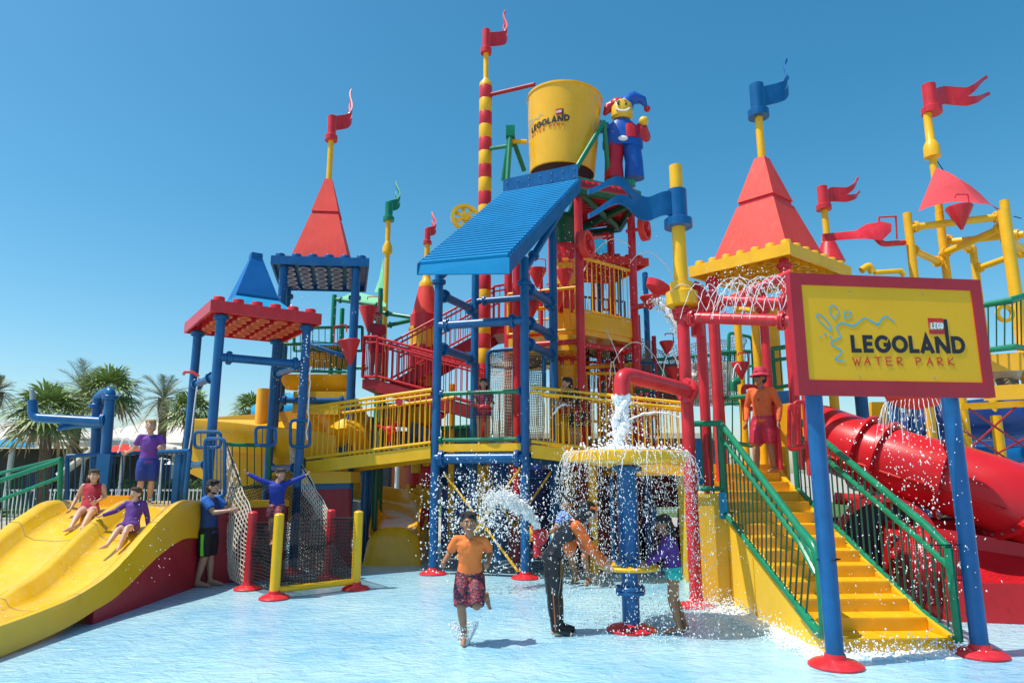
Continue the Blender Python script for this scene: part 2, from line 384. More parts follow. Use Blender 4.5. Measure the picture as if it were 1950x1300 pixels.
# ---- picket fences (white), left one nearer
def picket(x0, x1, y, h, label, sp):
    t = thing('picket_fence', label, 'fence', (x0, y, 0)); b = MB()
    b.box(((x0 + x1) / 2, y, h - .06), (x1 - x0, .05, .06)); b.box(((x0 + x1) / 2, y, .12), (x1 - x0, .05, .06))
    part('fence_rail', b, WHITE, t, smooth=False); me = shared('picket%d' % int(h * 100), lambda: MB().box((0, 0, h / 2), (.045, .022, h)), WHITE)
    n = int((x1 - x0) / sp)
    for i in range(n): inst('picket', me, Matrix.Translation((x0 + .05 + i * sp, y - .036, 0)), t)
picket(-21, -8.5, 29.2, 1.2, 'white picket fence in front of the clipped hedge at the left', .17)
picket(-2, 14, 33, 1.25, 'white picket fence far behind the middle of the play structure', .19)
# hedge: leafy mass
LEAF = mat('hedge leaves', (.055, .11, .02), .6, .5, 0, 9); LEAFD = mat('dark shrub leaves', (.03, .06, .015), .6, .4, 0, 9)
def leafy(name, label, boxes, m, n, s, seed):
    r = random.Random(seed); b = MB()
    for (c, sz) in boxes:
        b.box(c, [q * .8 for q in sz])
        for _ in range(n):
            p = V([c[i] + (r.random() - .5) * sz[i] * (1 + .12 * r.random()) for i in range(3)]); d = V([r.gauss(0, 1) for _ in range(3)]).normalized(); e = d.orthogonal().normalized() * s; f = d.cross(e).normalized() * s * .6
            b.add([p - e, p + f, p + e, p - f], [(0, 1, 2, 3)])
    o = solo(name, b, m, label, 'hedge', smooth=False); return o
leafy('hedge', 'clipped green hedge behind the white picket fence at the left', [((-16 + i * 2.2, 30.6, .8), (2.3, 1, 1.5)) for i in range(4)], LEAF, 1500, .07, 3)
leafy('hedge', 'green bush at the left edge behind the green stair railing', [((-24.5, 31, .9), (3, 1.4, 2.0))], LEAFD, 1800, .09, 4)
# ---- background buildings and canopies
tb = thing('pool_building', 'long dark grey building with sloping cream roof bands behind the left palms', 'building', (-22, 40, 0))
part('wall', MB().box((-25, 42, 1.6), (34, 6, 3.2)), BUILD, tb, smooth=False)
part('roof', MB().slab([(-44, 37, 3.4), (-6, 37, 3.1), (-6, 46, 4.1), (-44, 46, 4.4)], (0, 0, .25)), CANV, tb, smooth=False)
for i in range(12): 
    rod('column', (-42 + i * 3, 37.4, 0), (-42 + i * 3, 37.4, 3.2), .12, WHITE, tb)
for i in range(9):
    part('doorway', MB().box((-40 + i * 3.4, 38.97, 1.2), (1.6, .06, 2.3)), RUB if i % 2 else NAVY, tb, smooth=False)
c2 = thing('curved_canopy', 'low curved pale canopy roof in front of the dark building at the left edge', 'canopy', (-22, 33, 0))
g = [[V((-27 + 11 * u, 33 + 3 * v, 2.6 + .8 * math.sin(PI * min(1, u * .9 + .1)) + .25 * v)) for v in (0, .5, 1)] for u in [i / 10 for i in range(11)]]
part('roof', MB().sheet(g, (0, 0, .12)), CANV, c2)
for x in (-25.8, -21, -16.6): rod('pillar', (x, 34, 0), (x, 34, 3.1), .09, WHITE, c2)
rod('strut', P(180, 855, 32), P(112, 905, 32), .18, CANV, c2)
def tent(cx, cy, w_, h0, h1, label):
    t = thing('tensile_tent', label, 'tent', (cx, cy, 0)); g = []
    for i in range(13):
        u = i / 12; row = []
        for j in range(9):
            v = j / 8; r_ = max(abs(u - .5), abs(v - .5)) * 2
            row.append(V((cx + (u - .5) * w_, cy + (v - .5) * 9, h0 + (h1 - h0) * (1 - r_) ** 1.6)))
        g.append(row)
    part('canopy', MB().sheet(g, (0, 0, .05)), CANV, t)
    for sx in (-1, 1):
        for sy in (-1, 1): rod('mast', (cx + sx * w_ * .49, cy + sy * 4.4, 0), (cx + sx * w_ * .49, cy + sy * 4.4, h0 + 1.2), .1, STEEL, t)
    for k in range(7):    # trussed frame over the canopy edge
        x = cx - w_ * .45 + k * w_ * .15
        rod('truss_bar', (x, cy - 4.6, h0), (x + w_ * .075, cy - 4.6, h0 + 1.3), .035, WHITE, t); rod('truss_bar', (x + w_ * .075, cy - 4.6, h0 + 1.3), (x + w_ * .15, cy - 4.6, h0), .035, WHITE, t)
    rod('truss_bar', (cx - w_ / 2, cy - 4.6, h0 + 1.3), (cx + w_ / 2, cy - 4.6, h0 + 1.3), .04, WHITE, t)
tent(-38, 54, 13, 4.2, 6.4, 'cream tensile tent at the far left edge behind the palms')
tent(-25.5, 52, 12, 4.2, 6.6, 'cream tensile tent between the two left date palms')
tent(-13.5, 54, 11, 4.4, 7.0, 'cream tensile tent behind the blue left tower posts')
tent(12, 60, 12, 3.0, 5.5, 'white tensile tent far behind the spiral stairs on the right')
hb = thing('hotel_block', 'pale tan low building far behind the middle of the structure', 'building', (0, 50, 0))
part('wall', MB().box((3, 55, 2.2), (26, 6, 4.4)), BUILD, hb, smooth=False); part('parapet', MB().box((3, 55, 4.6), (26.4, 6.4, .4)), CANV, hb, smooth=False)
for i in range(8): part('window', MB().box((-8 + i * 3.1, 51.96, 2.2), (1.8, .1, 1.6)), NAVY, hb, smooth=False)
part('orange_panel', MB().box(tuple(P(768, 895, 51.8)), (1.7, .1, 3)), mat('orange wall', (.6, .16, .04), .7), hb, smooth=False)
# ---- palms
PTR = mat('palm trunk', (.13, .085, .06), .9, .35, .8, 14); PFR = mat('date palm fronds', (.22, .24, .14), .55, .4, 0, 5); PFF = mat('fan palm fronds', (.22, .30, .08), .5, .4, 0, 5); PDEAD = mat('dry palm fronds', (.3, .24, .12), .8, .3, 0, 5)
def palm(x, y, hz, cr, kind, label, seed, fan=False, n=None):
    r = random.Random(seed); t = thing('palm_tree', label, 'palm', (x, y, 0)); m = PFF if fan else PFR
    lean = r.uniform(-.3, .3); b = MB(); pts = []; rad = []
    for i in range(19):
        u = i / 18; pts.append(V((x + lean * u * u, y, hz * u))); rad.append((.22 - .05 * u) * (1 + .12 * (i % 2)) * (hz / 5) ** .3 + (.08 if i > 15 else 0))
    part('trunk', b.path(pts, .2, 10, radii=rad), PTR, t, ang=20)
    top = pts[-1]; fb = MB(); dead = MB()
    n = n or (30 if not fan else 34)
    for k in range(n):
        a = k * 2.399 + r.uniform(-.2, .2); el = 1.35 - 2.0 * (k / n) + r.uniform(-.12, .12); L = cr * r.uniform(.85, 1.1)
        d = V((math.cos(a) * math.cos(el), math.sin(a) * math.cos(el), math.sin(el)))
        B = dead if (k > n * .88) else fb
        if not fan:
            prev = top; q = []
            for s_ in range(15):
                u = s_ / 14; q.append(top + d * (L * u) + V((0, 0, -L * .42 * u * u * (1.1 - .4 * math.sin(el)))))
            B.path(q, .012, 4, radii=[.02 * (1 - u / 16) for u in range(15)])
            for s_ in range(2, 15):
                for z_ in (0, 1):
                  p = q[s_].lerp(q[s_ - 1], z_ * .5); tan = (q[s_] - q[s_ - 1]).normalized(); sd_ = tan.cross(V((0, 0, 1))).normalized(); u = s_ / 14
                  ll = L * .30 * math.sin(PI * min(1, u * .85 + .12)) * r.uniform(.8, 1.15)
                  for sg in (-1, 1):
                    e = p + (sd_ * sg * .75 + tan * .65 + V((0, 0, .28 + r.uniform(-.3, .2)))).normalized() * ll + V((0, 0, -.1 * ll))
                    B.add([p - tan * .017, p + tan * .017, e], [(0, 1, 2)])
        else:
            q = top + d * L * .45 + V((0, 0, -.05 * L)); B.path([top, q], .015, 4)
            d2 = (d + V((0, 0, -.35))).normalized(); sd_ = d.cross(V((0, 0, 1))).normalized()
            up = sd_.cross(d2)
            for j in range(23):
                an = (j / 22 - .5) * 3.9; dir_ = (d2 * math.cos(an) + sd_ * math.sin(an) + up * .12 * math.cos(j * 1.7)).normalized()
                ll = L * .62 * (.75 + .25 * math.cos(an)) * r.uniform(.9, 1.1); mid = q + dir_ * ll * .6; e = q + dir_ * ll + V((0, 0, -ll * .22))
                pr = dir_.cross(up).normalized() * L * .028
                B.add([q, mid + pr, e, mid - pr], [(0, 1, 2, 3)])
    o = part('crown', fb, m, t, kind='stuff', smooth=False)
    if dead.v: part('dry_fronds', dead, PDEAD, t, kind='stuff', smooth=False)
def palm_px(px, py, Y, rpx, label, seed, fan):
    c = P(px, py, Y); palm(c.x, Y, c.z, rpx / FPX * Y, 0, label, seed, fan)
palm_px(100, 795, 24, 88, 'bright green fan palm nearest at the left, below the blue bent pipe', 1, True)
palm_px(150, 745, 33, 88, 'tall grey-green date palm behind the left fan palm', 2, False)
palm_px(215, 752, 30, 72, 'fan palm with spread leaves directly behind the blue looped pipes', 3, True)
palm_px(318, 758, 33, 74, 'date palm with drooping grey fronds left of the blue left tower', 4, False)
palm_px(360, 785, 27, 58, 'small fan palm seen between the blue tower posts', 5, True)
palm_px(-14, 745, 29, 50, 'dark palm half out of view at the left edge', 6, False)
palm_px(484, 785, 38, 52, 'small bushy palm right of the blue left tower', 7, True)
palm_px(545, 775, 42, 44, 'distant date palm behind the yellow bowl slide', 17, False)
palm_px(1925, 705, 19, 45, 'date palm on the right behind the sign and green railing', 8, False)
palm_px(1745, 790, 30, 60, 'distant palm seen under the sign behind the blue slides', 9, False)

# ================================================================== LEFT SLIDE
X0, XR = -7.25, -5.23
prof = [(13.6, 1.30), (11.9, 1.36), (11.4, 1.42), (11.05, 1.40), (10.7, 1.27), (10.2, 1.03), (9.6, .70), (9.2, .53), (8.8, .43), (8.4, .37), (7.8, .33), (7.2, .31), (6.2, .31)]
def zpro(y, drop=0):
    for i in range(len(prof) - 1):
        a, b = prof[i], prof[i + 1]
        if b[0] <= y <= a[0]:
            t = (a[0] - y) / (a[0] - b[0]); p0 = prof[max(i - 1, 0)][1]; p3 = prof[min(i + 2, len(prof) - 1)][1]; 
            t2, t3 = t * t, t * t * t
            return .5 * ((2 * a[1]) + (-p0 + b[1]) * t + (2 * p0 - 5 * a[1] + 4 * b[1] - p3) * t2 + (-p0 + 3 * a[1] - 3 * b[1] + p3) * t3)
    return prof[-1][1]
sl = thing('double_slide', 'wide yellow two-lane water slide running down to the pool at the left', 'slide', (-6.2, 9, 0))
xs = [(-7.40, 0), (-7.28, 0), (-7.22, -.05), (-7.16, -.19), (-7.02, -.25), (-6.7, -.27), (-6.45, -.25), (-6.34, -.19), (-6.27, -.03), (-6.2, 0), (-6.13, -.03), (-6.06, -.19), (-5.95, -.25), (-5.7, -.27), (-5.5, -.25), (-5.42, -.19), (-5.37, -.03), (-5.3, 0), (-5.23, 0)]
ys = [11.9 - i * .1 for i in range(58)]
def lane(y, x, d):
    k = min(1, max(0, (y - 7.9) / 1.3)); k = .35 + .65 * k           # the channels flatten out towards the run-out
    top = min(1, max(0, (11.6 - y) / .5))
    if -7.1 < x < -5.45 and y < 8.9 and -6.4 < x < -6.0: d = d - (.25 + d) * min(1, (8.9 - y) / .8)
    return max(.06, zpro(y) + d * k * (.35 + .65 * top))
SLM = mat('wet yellow slide', (.86, .50, .008), .16, .1, .12, 1.5, coat=.6, streak=.3, dirt=(.85, .62, .25), bscale=9)
g = [[V((x, y, lane(y, x, d))) for x, d in xs] for y in ys]
part('lanes', MB().grid(g), SLM, sl, ang=70)
for yj in (10.4, 8.7):
    part('section_joint', MB().grid([[V((x, y, lane(y, x, dd) + .005)) for x, dd in xs] for y in (yj, yj - .012)]), mat('joint sealant', (.45, .30, .08), .6), sl, ang=70)
skirt = MB(); 
for xx in (XR, -7.40):
    g = [[V((xx, y, zpro(y))), V((xx, y, zpro(y) - .06)), V((xx + (.03 if xx > -6 else -.03), y, max(0, zpro(y) - .30 - .30 * max(0, min(1, (y - 9) / 2)))))] for y in ys]
    skirt.grid(g)
part('side_skirt', skirt, YELS, sl, ang=50)
low = MB(); g = [[V((XR + .012, y, max(.0, zpro(y) - .28))), V((XR + .012, y, 0))] for y in ys if y > 8.9]
part('side_panel', low.sheet(g, (-.1, 0, 0)), DRED, sl)
# warning plate on inner left wall
part('warning_plate', MB().slab([(-7.135, 9.35, zpro(9.35) - .25), (-7.135, 9.72, zpro(9.72) - .27), (-7.165, 9.72, zpro(9.72) - .1), (-7.165, 9.35, zpro(9.35) - .08)], (.012, 0, 0)), INKY, sl)
part('warning_print', MB().slab([(-7.118, 9.5, zpro(9.5) - .24), (-7.118, 9.69, zpro(9.69) - .26), (-7.145, 9.69, zpro(9.69) - .13), (-7.145, 9.5, zpro(9.5) - .11)], (.006, 0, 0)), INKB, sl)
# platform behind the slide
pf = thing('slide_platform', 'yellow slide-top platform with red side walls behind the double slide', 'platform', (-6, 12.5, 0))
part('deck', MB().box((-6.35, 13.0, 1.22), (2.3, 2.1, .16)), YELS, pf, smooth=False)
part('wall', MB().box((-6.33, 13.0, .56), (2.2, 2.0, 1.12)), DRED, pf, smooth=False, label='dark red wall below the deck')
part('wall', MB().slab([(-5.2, 12.0, 0), (-4.15, 12.75, 0), (-4.15, 12.75, 1.25), (-5.2, 12.0, 1.25)], (.05, .12, 0)), DRED, pf, smooth=False)
part('trim', MB().slab([(-5.2, 11.97, 1.25), (-4.15, 12.72, 1.25), (-4.15, 12.72, 1.37), (-5.2, 11.97, 1.37)], (.05, .17, 0)), YELS, pf, smooth=False)
part('kerb', MB().box((-6.9, 11.95, 1.38), (.8, .16, .18)), YELS, pf, smooth=False)
bl, bt = P(128, 965, 12.6), P(128, 868, 12.6)
rl = thing('platform_railing', 'blue railing along the back of the slide platform', 'railing', (bl.x, 12.6, 1.3))
rail(rl, [P(128, 972, 12.6), P(262, 975, 12.9)], [P(128, 868, 12.6), P(262, 862, 12.9)], BLU, .04, .12, .011, balm=BLU)
rail(rl, [P(262, 975, 12.9), P(350, 968, 12.2)], [P(262, 862, 12.9), P(362, 858, 12.2)], BLU, .04, .12, .011)
for x in (190, 340): 
    q = P(x, 960, 12.4); part('panel', MB().box((q.x, 12.4, 1.75), (.24, .1, .86)), BLU, rl, smooth=False)
# small hoop rails
hr = thing('hoop_rail', 'blue looped grab rails at the top of the net chute', 'railing', (-4.5, 12.6, 1.3))
def hoop(par, px0, py0, px1, py1, Y, m, bars=3, Y2=None, r=.03, rr=.09):
    Y2 = Y2 or Y
    a, b_, c_, d_ = P(px0, py1, Y), P(px0, py0, Y), P(px1, py0, Y2), P(px1, py1, Y2)
    o = part('hoop', MB().path(rround([a.lerp(d_, .5), a, b_, c_, d_, a.lerp(d_, .5)], rr), r, 8), m, par)
    for i in range(1, bars + 1): rod('baluster', a.lerp(d_, i / (bars + 1)), b_.lerp(c_, i / (bars + 1)), .01, m, o)
    return o
hoop(hr, 370, 822, 420, 852, 12.2, BLU, 3); hoop(hr, 390, 835, 428, 945, 12.1, BLU, 4); hoop(hr, 487, 813, 525, 848, 13, BLU, 2); hoop(hr, 553, 800, 590, 850, 13.2, BLU, 2)
# ---- bent blue spray pipes on the platform
sp = thing('spray_pipe', 'blue bent spray pipe with a grey nozzle above the left slide', 'water feature', (P(185, 960, 12.6).x, 12.6, 1.3))
Y = 12.6
part('pipe', MB().path(rround([P(62, 762, Y), P(62, 795, Y), P(205, 803, Y)], .14, 6), .085, 14), BLU, sp)
part('nozzle', MB().tube(P(61, 742, Y), P(62, 764, Y), .045, 12), STEEL, sp)
part('pipe', MB().path(rround([P(178, 960, Y + .3), P(186, 756, Y + .3), P(211, 743, Y), P(200, 880, Y), P(196, 965, Y)], .12, 6), .09, 14), BLU, sp)
part('pipe', MB().path([P(114, 812, Y + .1), P(150, 806, Y + .1), P(196, 808, Y + .1)], .07, 12, radii=[(.11, .03), (.1, .06), .07]), BLU, sp)
for p, d in ((P(199, 800, Y), (1, 0, .05)), (P(210, 757, Y), (.02, 0, 1)), (P(184, 773, Y + .3), (0, 0, 1))): flange(p, d, .085, BLU, sp)
# ---- left stair with green rails
ls = thing('left_stairs', 'yellow side stairs with green railing at the left edge', 'stairs', (-8.4, 11, 0))
yy = P(118, 872, 11.4); ST0 = yy.x
for i in range(7):
    part('step', MB().box((ST0 - .14 - i * .28, 11.95, 1.16 - i * .165), (.30, 1.2, .16)), YEL, ls, smooth=False)
wall = MB(); wall.slab([(ST0 + .35, 11.33, 0), (ST0 + .35, 11.33, 1.13), (ST0 - 2.4, 11.33, -.0), (ST0 - 2.4, 11.33, -.02)], (0, .06, 0)); part('side_wall', wall, mat('orange side panel', (.50, .20, .02), .5, .1), ls, smooth=False)
rail(ls, [P(-60, 1078, 11.3), P(112, 992, 11.3)], [P(-60, 935, 11.3), P(116, 876, 11.3)], GRN, .04, .12, .011, mid=.28, balm=DGRN)
rail(ls, [P(-60, 1040, 12.5), P(112, 975, 12.5)], [P(-60, 915, 12.5), P(118, 872, 12.5)], GRN, .03, .14, .01, balm=DGRN)
part('post_pad', MB().box(tuple(P(106, 986, 11.25)), (.1, .06, .36)), BLUC, ls, smooth=False)

# ================================================================== LEFT TOWER (red plate, blue roof)
def edgep(p, t): return V(p)
lt = thing('canopy_tower', 'blue-post tower with red studded roof plate and small blue roof at the left', 'tower', (-5.6, 13, 0))
zr = 4.74
A_ = Z(400, 592, zr); Bx = Z(345, 634, zr); Cx = Z(612, 618, zr)
a_ = Cx - A_; b_ = Bx - A_
bperp = V((-a_.y, a_.x, 0)).normalized(); b2 = bperp * 2.45
b2 = b2.lerp(b_, .5)
BLUM = mat('mid blue fibreglass', (.003, .13, .40), .4, .1, .05, 2)
OUND = mat('orange-red underside', (.80, .16, .06), .5, .15)
stud_plate(lt, A_, a_, b2, .22, 6, 7, RED, OUND, skip=lambda i, j: 1 <= i <= 4 and 1 <= j <= 5)
ctr = A_ + a_ * .5 + b2 * .52; ax = a_.normalized(); ay = V((-ax.y, ax.x, 0))
ctr = ctr - b2 * .02
frustum(lt, ctr, ax, ay, zr + .22, zr + .56, .78, .42, BLUC, 'roof_flare'); frustum(lt, ctr, ax, ay, zr + .56, zr + .62, .42, .41, BLU, 'roof_band'); frustum(lt, ctr, ax, ay, zr + .62, zr + 1.50, .41, .11, BLUM, 'roof_cone'); frustum(lt, ctr, ax, ay, zr + 1.50, zr + 1.60, .115, .11, BLU, 'roof_cap')
LP = []
for u, v in ((.12, .1), (.1, .85), (.9, .1), (.88, .85)): LP.append(A_ + a_ * u + b2 * v)
for i, q in enumerate(LP): post(lt, q.x, q.y, 0, zr, .085, BLU, RED if i != 0 else None, (zr - .05,))
def lev(q, z): return V((q.x, q.y, z))
beam(lt, lev(LP[0], 3.95), lev(LP[2], 3.95), .08, BLU); beam(lt, lev(LP[0], 3.6), lev(LP[1], 3.6), .07, BLU, (.2, .8)); beam(lt, lev(LP[2], 3.95), lev(LP[3], 3.95), .07, BLU); beam(lt, lev(LP[0], 2.0), lev(LP[1], 2.0), .06, BLU); beam(lt, lev(LP[2], 1.95), lev(LP[3], 1.95), .06, BLU)
part('spray_ring', MB().path(rround([P(350, 712, 13.8), P(352, 708, 13.6), P(366, 708, 13.6), P(378, 716, 13.6)], .03), .03, 8), RED, lt)
part('hose', MB().path([P(378, 716, 13.5), P(372, 760, 13.5), P(364, 830, 13.4), P(352, 900, 13.3)], .015, 6), WHITE, lt)

# ================================================================== SECOND TOWER (blue plate, red roof)
bt_ = thing('spire_tower', 'tall blue-post tower with blue studded plate and tall red roof behind the left tower', 'tower', (-4.6, 16, 0))
zb = 6.57; A2 = Z(515, 502, zb); a2 = Z(703, 507, zb) - A2; b2_ = V((-a2.y, a2.x, 0)).normalized() * 2.35 + V((-.35, 0, 0))
BUND = mat('weathered grey-blue underside', (.34, .36, .42), .6, .2)
stud_plate(bt_, A2, a2, b2_, .2, 6, 6, BLU, BUND, skip=lambda i, j: 1 <= i <= 4 and 1 <= j <= 4)
c2_ = A2 + a2 * .52 + b2_ * .5; ax = a2.normalized(); ay = V((-ax.y, ax.x, 0))
frustum(bt_, c2_, ax, ay, zb + .2, zb + 1.58, .71, .335, REDF, 'roof_lower'); frustum(bt_, c2_, ax, ay, zb + 1.58, zb + 1.66, .315, .30, RED, 'roof_band'); frustum(bt_, c2_, ax, ay, zb + 1.66, zb + 2.62, .33, .09, REDF, 'roof_upper')
fq = V((c2_.x, c2_.y, zb + 2.6)); part('pole', MB().tube(fq, fq + V((0, 0, 1.15)), .07, 12), YEL, bt_)
banner(bt_, fq + V((0, 0, 1.1)), 1.42, 1.4, .58, RED, .11, rise=1.15, amp=.10, phase=.4)
TP = [A2 + a2 * u + b2_ * v for u, v in ((.13, .08), (.87, .08), (.1, .85), (.87, .85))]
for q in TP: post(bt_, q.x, q.y, 0, zb, .10, BLU, RED, (zb - .25,) if q in TP[2:] else None)
for z in (3.45, 2.35, 1.2):
    beam(bt_, lev(TP[0], z), lev(TP[1], z), .07, BLU); beam(bt_, lev(TP[0], z), lev(TP[2], z), .07, BLU); beam(bt_, lev(TP[1], z), lev(TP[3], z), .07, BLU)
# upper deck bowl with net and green rails
bs = thing('bowl_slide', 'yellow bowl and enclosed slide chute hanging in the spire tower', 'slide', (-4.5, 16, 3))
d0 = P(530, 712, 15.6)
part('bowl_rim', MB().hexa([P(545, 742, 15.8), P(668, 752, 15.8), P(668, 752, 17.2), P(545, 742, 17.2)], [P(528, 712, 15.5), P(672, 712, 15.5), P(672, 712, 17.6), P(528, 712, 17.6)]), YELS, bs, smooth=False)
part('chute', MB().path([P(625, 735, 16.4), P(640, 775, 16.2), P(665, 815, 16), P(660, 850, 15.4)], .5, 20), YELS, bs)
part('chute_collar', MB().box(tuple(P(618, 768, 15.7)), (1.3, .5, .5)), YELS, bs, smooth=False)
part('trough', MB().sheet([[P(x, y, Yy) for (x, y, Yy) in row] for row in [
    [(368, 798, 15.0), (365, 812, 15.0), (365, 850, 15.2), (370, 800, 16.4)], [(450, 805, 14.8), (450, 825, 14.8), (450, 860, 15), (452, 800, 16.2)], [(530, 815, 14.8), (530, 835, 14.8), (530, 870, 15), (535, 802, 16.2)], [(600, 820, 14.9), (600, 838, 14.9), (600, 872, 15), (600, 806, 16.2)], [(640, 830, 15), (640, 842, 15), (640, 872, 15), (640, 812, 16)]]], (0, .05, .02)), YELS, bs)
part('trough_wall', MB().slab([P(360, 800, 15.3), P(560, 838, 15.1), P(560, 1000, 15.1), P(360, 900, 15.3)], (0, .1, 0)), YELS, bs, smooth=False)
part('trough_back', MB().slab([P(362, 798, 16.6), P(640, 775, 16.6), P(640, 840, 16.6), P(362, 835, 16.6)], (0, .1, 0)), YELS, bs, smooth=False)
q = P(502, 740, 16.2); part('chimney', MB().tube((q.x, 16.2, 2.2), tuple(q), .15, 16), YELS, bs)
part('chute_vent', MB().box(tuple(P(620, 780, 15.4)), (.6, .1, .22)), YELP, bs, smooth=False)
for (x, y, l_) in ((600, 840, 1), (655, 835, 2)):
    pass
br = thing('blue_dome_slide', 'light blue slide tube end seen behind the tower posts at the left', 'slide', tuple(P(570, 775, 20)))
part('tube', MB().ell(P(575, 785, 20), (1.5, 1.0, .55)), BLUC, br)
gr = thing('deck_railing', 'green railing and rope netting round the yellow bowl deck', 'railing', (-4.5, 15.6, 3.6))
rail(gr, [P(532, 706, 15.5), P(672, 708, 15.5)], [P(532, 655, 15.5), P(675, 655, 15.5)], GRN, .04, .13, .01, balm=DGRN)
rail(gr, [P(560, 668, 17.4), P(690, 668, 17.4)], [P(560, 625, 17.4), P(690, 622, 17.4)], GRN, .04, .15, .01, balm=DGRN)
part('back_panel', MB().slab([P(585, 700, 17.5), P(668, 700, 17.5), P(660, 652, 17.5), P(592, 655, 17.5)], (0, .06, 0)), YELS, gr, smooth=False)
net(gr, quadf(P(585, 703, 15.6), P(665, 703, 15.6), P(662, 655, 15.7), P(588, 648, 15.7), .03, (0, -1, 0), .03), 22, 13, .007, BLACKR)
tc = thing('tipping_bucket', 'red cone bucket on a blue arm beside the spire tower', 'tipping bucket', tuple(P(665, 650, 14.6)))
qq = P(664, 648, 14.6); part('cone', MB().lathe([(.18, .0), (.24, .0), (.25, .02), (.02, .56)], c=qq + V((0, 0, 0)), n=20, M=V((.12, 0, -1)).to_track_quat('Z', 'Y').to_matrix()), RED, tc)
part('arm', MB().path([P(590, 655, 14.9), P(625, 668, 14.8), P(655, 678, 14.7)], .05, 8), BLU, tc); part('spout', MB().path([P(600, 656, 14.8), P(652, 657, 14.6)], .02, 6), BLUC, tc)
part('hanger', MB().path(rround([P(636, 662, 14.6), P(636, 621, 14.6), P(660, 618, 14.6), P(660, 632, 14.6)], .03), .015, 6), RED, tc)

# ================================================================== CARGO NET CAGE
cg = thing('net_chute', 'climbing chute of pale rope nets with red and yellow posts in the pool', 'climbing net', (-3.5, 11.3, 0))
CP = {}
for nm, (fx, fy), (tx, ty), m, lb in (('R1', (472, 1122), (481, 976), RED, 'red post nearest the man'), ('Y1', (522, 1140), (536, 980), YEL, None), ('Y2', (677, 1122), (684, 975), YEL, None), ('R2', (625, 1103), (626, 972), RED, None)):
    q = G(fx, fy); zt = P(tx, ty, q.y).z; CP[nm] = V((q.x, q.y, zt)); post(cg, q.x, q.y, 0, zt, .075, m, RED, None)
def lz(n, z): return V((CP[n].x, CP[n].y, z))
T1, T2 = P(432, 846, 12.9), P(553, 846, 13.6)
B1, B2 = P(420, 1096, 12.3), P(560, 1080, 13.2)
net(cg, quadf(lz('R1', .05), lz('R1', 1.15), T1, P(420, 1096, 12.6), .15, (-.6, -.6, 0), .03), 17, 17, .0095, ROPE)
net(cg, quadf(lz('R2', .05), lz('R2', 1.1), T2, P(560, 1075, 13.4), .12, (.4, -.4, 0), .03), 17, 19, .0105, ROPE)
net(cg, quadf(lz('Y1', .12), lz('Y2', .12), lz('Y2', 1.12), lz('Y1', 1.12), .05, (0, -1, 0), .02), 26, 18, .0055, BLACKR)
net(cg, quadf(lz('R2', .1), lz('Y2', .1), lz('Y2', 1.12), lz('R2', 1.05), .03, (0, -1, 0), .02), 16, 18, .0055, BLACKR)
net(cg, quadf(lz('R1', .1), lz('Y1', .1), lz('Y1', 1.1), lz('R1', 1.05), .03, (-1, 0, 0), .02), 16, 18, .0055, BLACKR)
net(cg, quadf(lz('Y1', .12), lz('Y2', .12), T2 + V((0, 0, -.5)), T1 + V((0, 0, -.9)), .34, (0, -.2, -1), .05), 44, 52, .0065, BLACKR)
part('edge_rope', MB().path([lz('R1', 1.15), (lz('R1', 1.15) + T1) / 2 + V((0, 0, -.03)), T1], .016, 6).path([lz('R2', 1.1), (lz('R2', 1.1) + T2) / 2 + V((0, 0, -.03)), T2], .016, 6).path([lz('R2', 1.05), lz('Y2', 1.12)], .014, 6), BLACKR, cg)
part('bottom_bar', MB().tube(lz('Y1', .13), lz('Y2', .13), .05, 12), YEL, cg)
rw = thing('red_wall', 'dark red panel wall under the yellow bridge behind the net chute', 'wall', (-3.8, 13.9, 0))
part('panel', MB().slab([P(572, 930, 13.9), P(664, 928, 14.3), V((P(664, 1080, 14.3).x, 14.3, 0)), V((P(572, 1080, 13.9).x, 13.9, 0))], (.02, .1, 0)), DRED, rw, smooth=False)
part('trim', MB().slab([P(570, 920, 13.86), P(666, 918, 14.26), P(666, 930, 14.26), P(570, 932, 13.86)], (.02, .16, 0)), BLU, rw, smooth=False)
part('header', MB().slab([P(575, 895, 13.8), P(668, 898, 14.2), P(668, 919, 14.2), P(575, 921, 13.8)], (.02, .8, 0)), YEL, rw, smooth=False)
# green railing + columns under tower left
g3 = thing('ground_railing', 'green railing with thin bars behind the net chute', 'railing', (-5, 14, 1))
rail(g3, [P(428, 930, 13.6), P(512, 925, 14.0)], [P(428, 846, 13.6), P(512, 848, 14.0)], GRN, .04, .12, .011, balm=DGRN)

# ================================================================== MAIN BLUE TOWER
mt = thing('corrugated_tower', 'central blue frame tower with a steep corrugated blue roof', 'tower', (-.3, 13.5, 0))
L_ = V((-1.47, 13.28, 0)); Rr = V((.24, 12.76, 0)); bb = V((.65, 1.5, 0)); RL = L_ + bb; RRr = Rr + bb
for q, z1, ft, col in ((L_, 5.8, RED, (5.62,)), (Rr, 5.95, RED, (5.45,)), (RL, 6.9, None, None), (RRr, 7.4, None, None)):
    post(mt, q.x, q.y, 0, z1, .085, BLU, ft, col)
for z in (4.72,): beam(mt, lev(L_, z), lev(Rr, z), .085, BLU, (.1, .86)); beam(mt, lev(Rr, z - .02), lev(RRr, z - .02), .085, BLU, (.15, .85))
for z in (5.38, 4.28): 
    beam(mt, lev(L_, z), lev(RL, z), .085, BLU, (.13, .87)); beam(mt, lev(Rr, z), lev(RRr, z), .085, BLU, (.13, .87))
beam(mt, lev(L_, 2.12), lev(Rr, 2.12), .10, BLU, (.08, .92)); beam(mt, lev(RL, 2.12), lev(RRr, 2.12), .08, BLU); beam(mt, lev(L_, 2.1), lev(RL, 2.1), .08, BLU); beam(mt, lev(Rr, 2.1), lev(RRr, 2.1), .08, BLU)
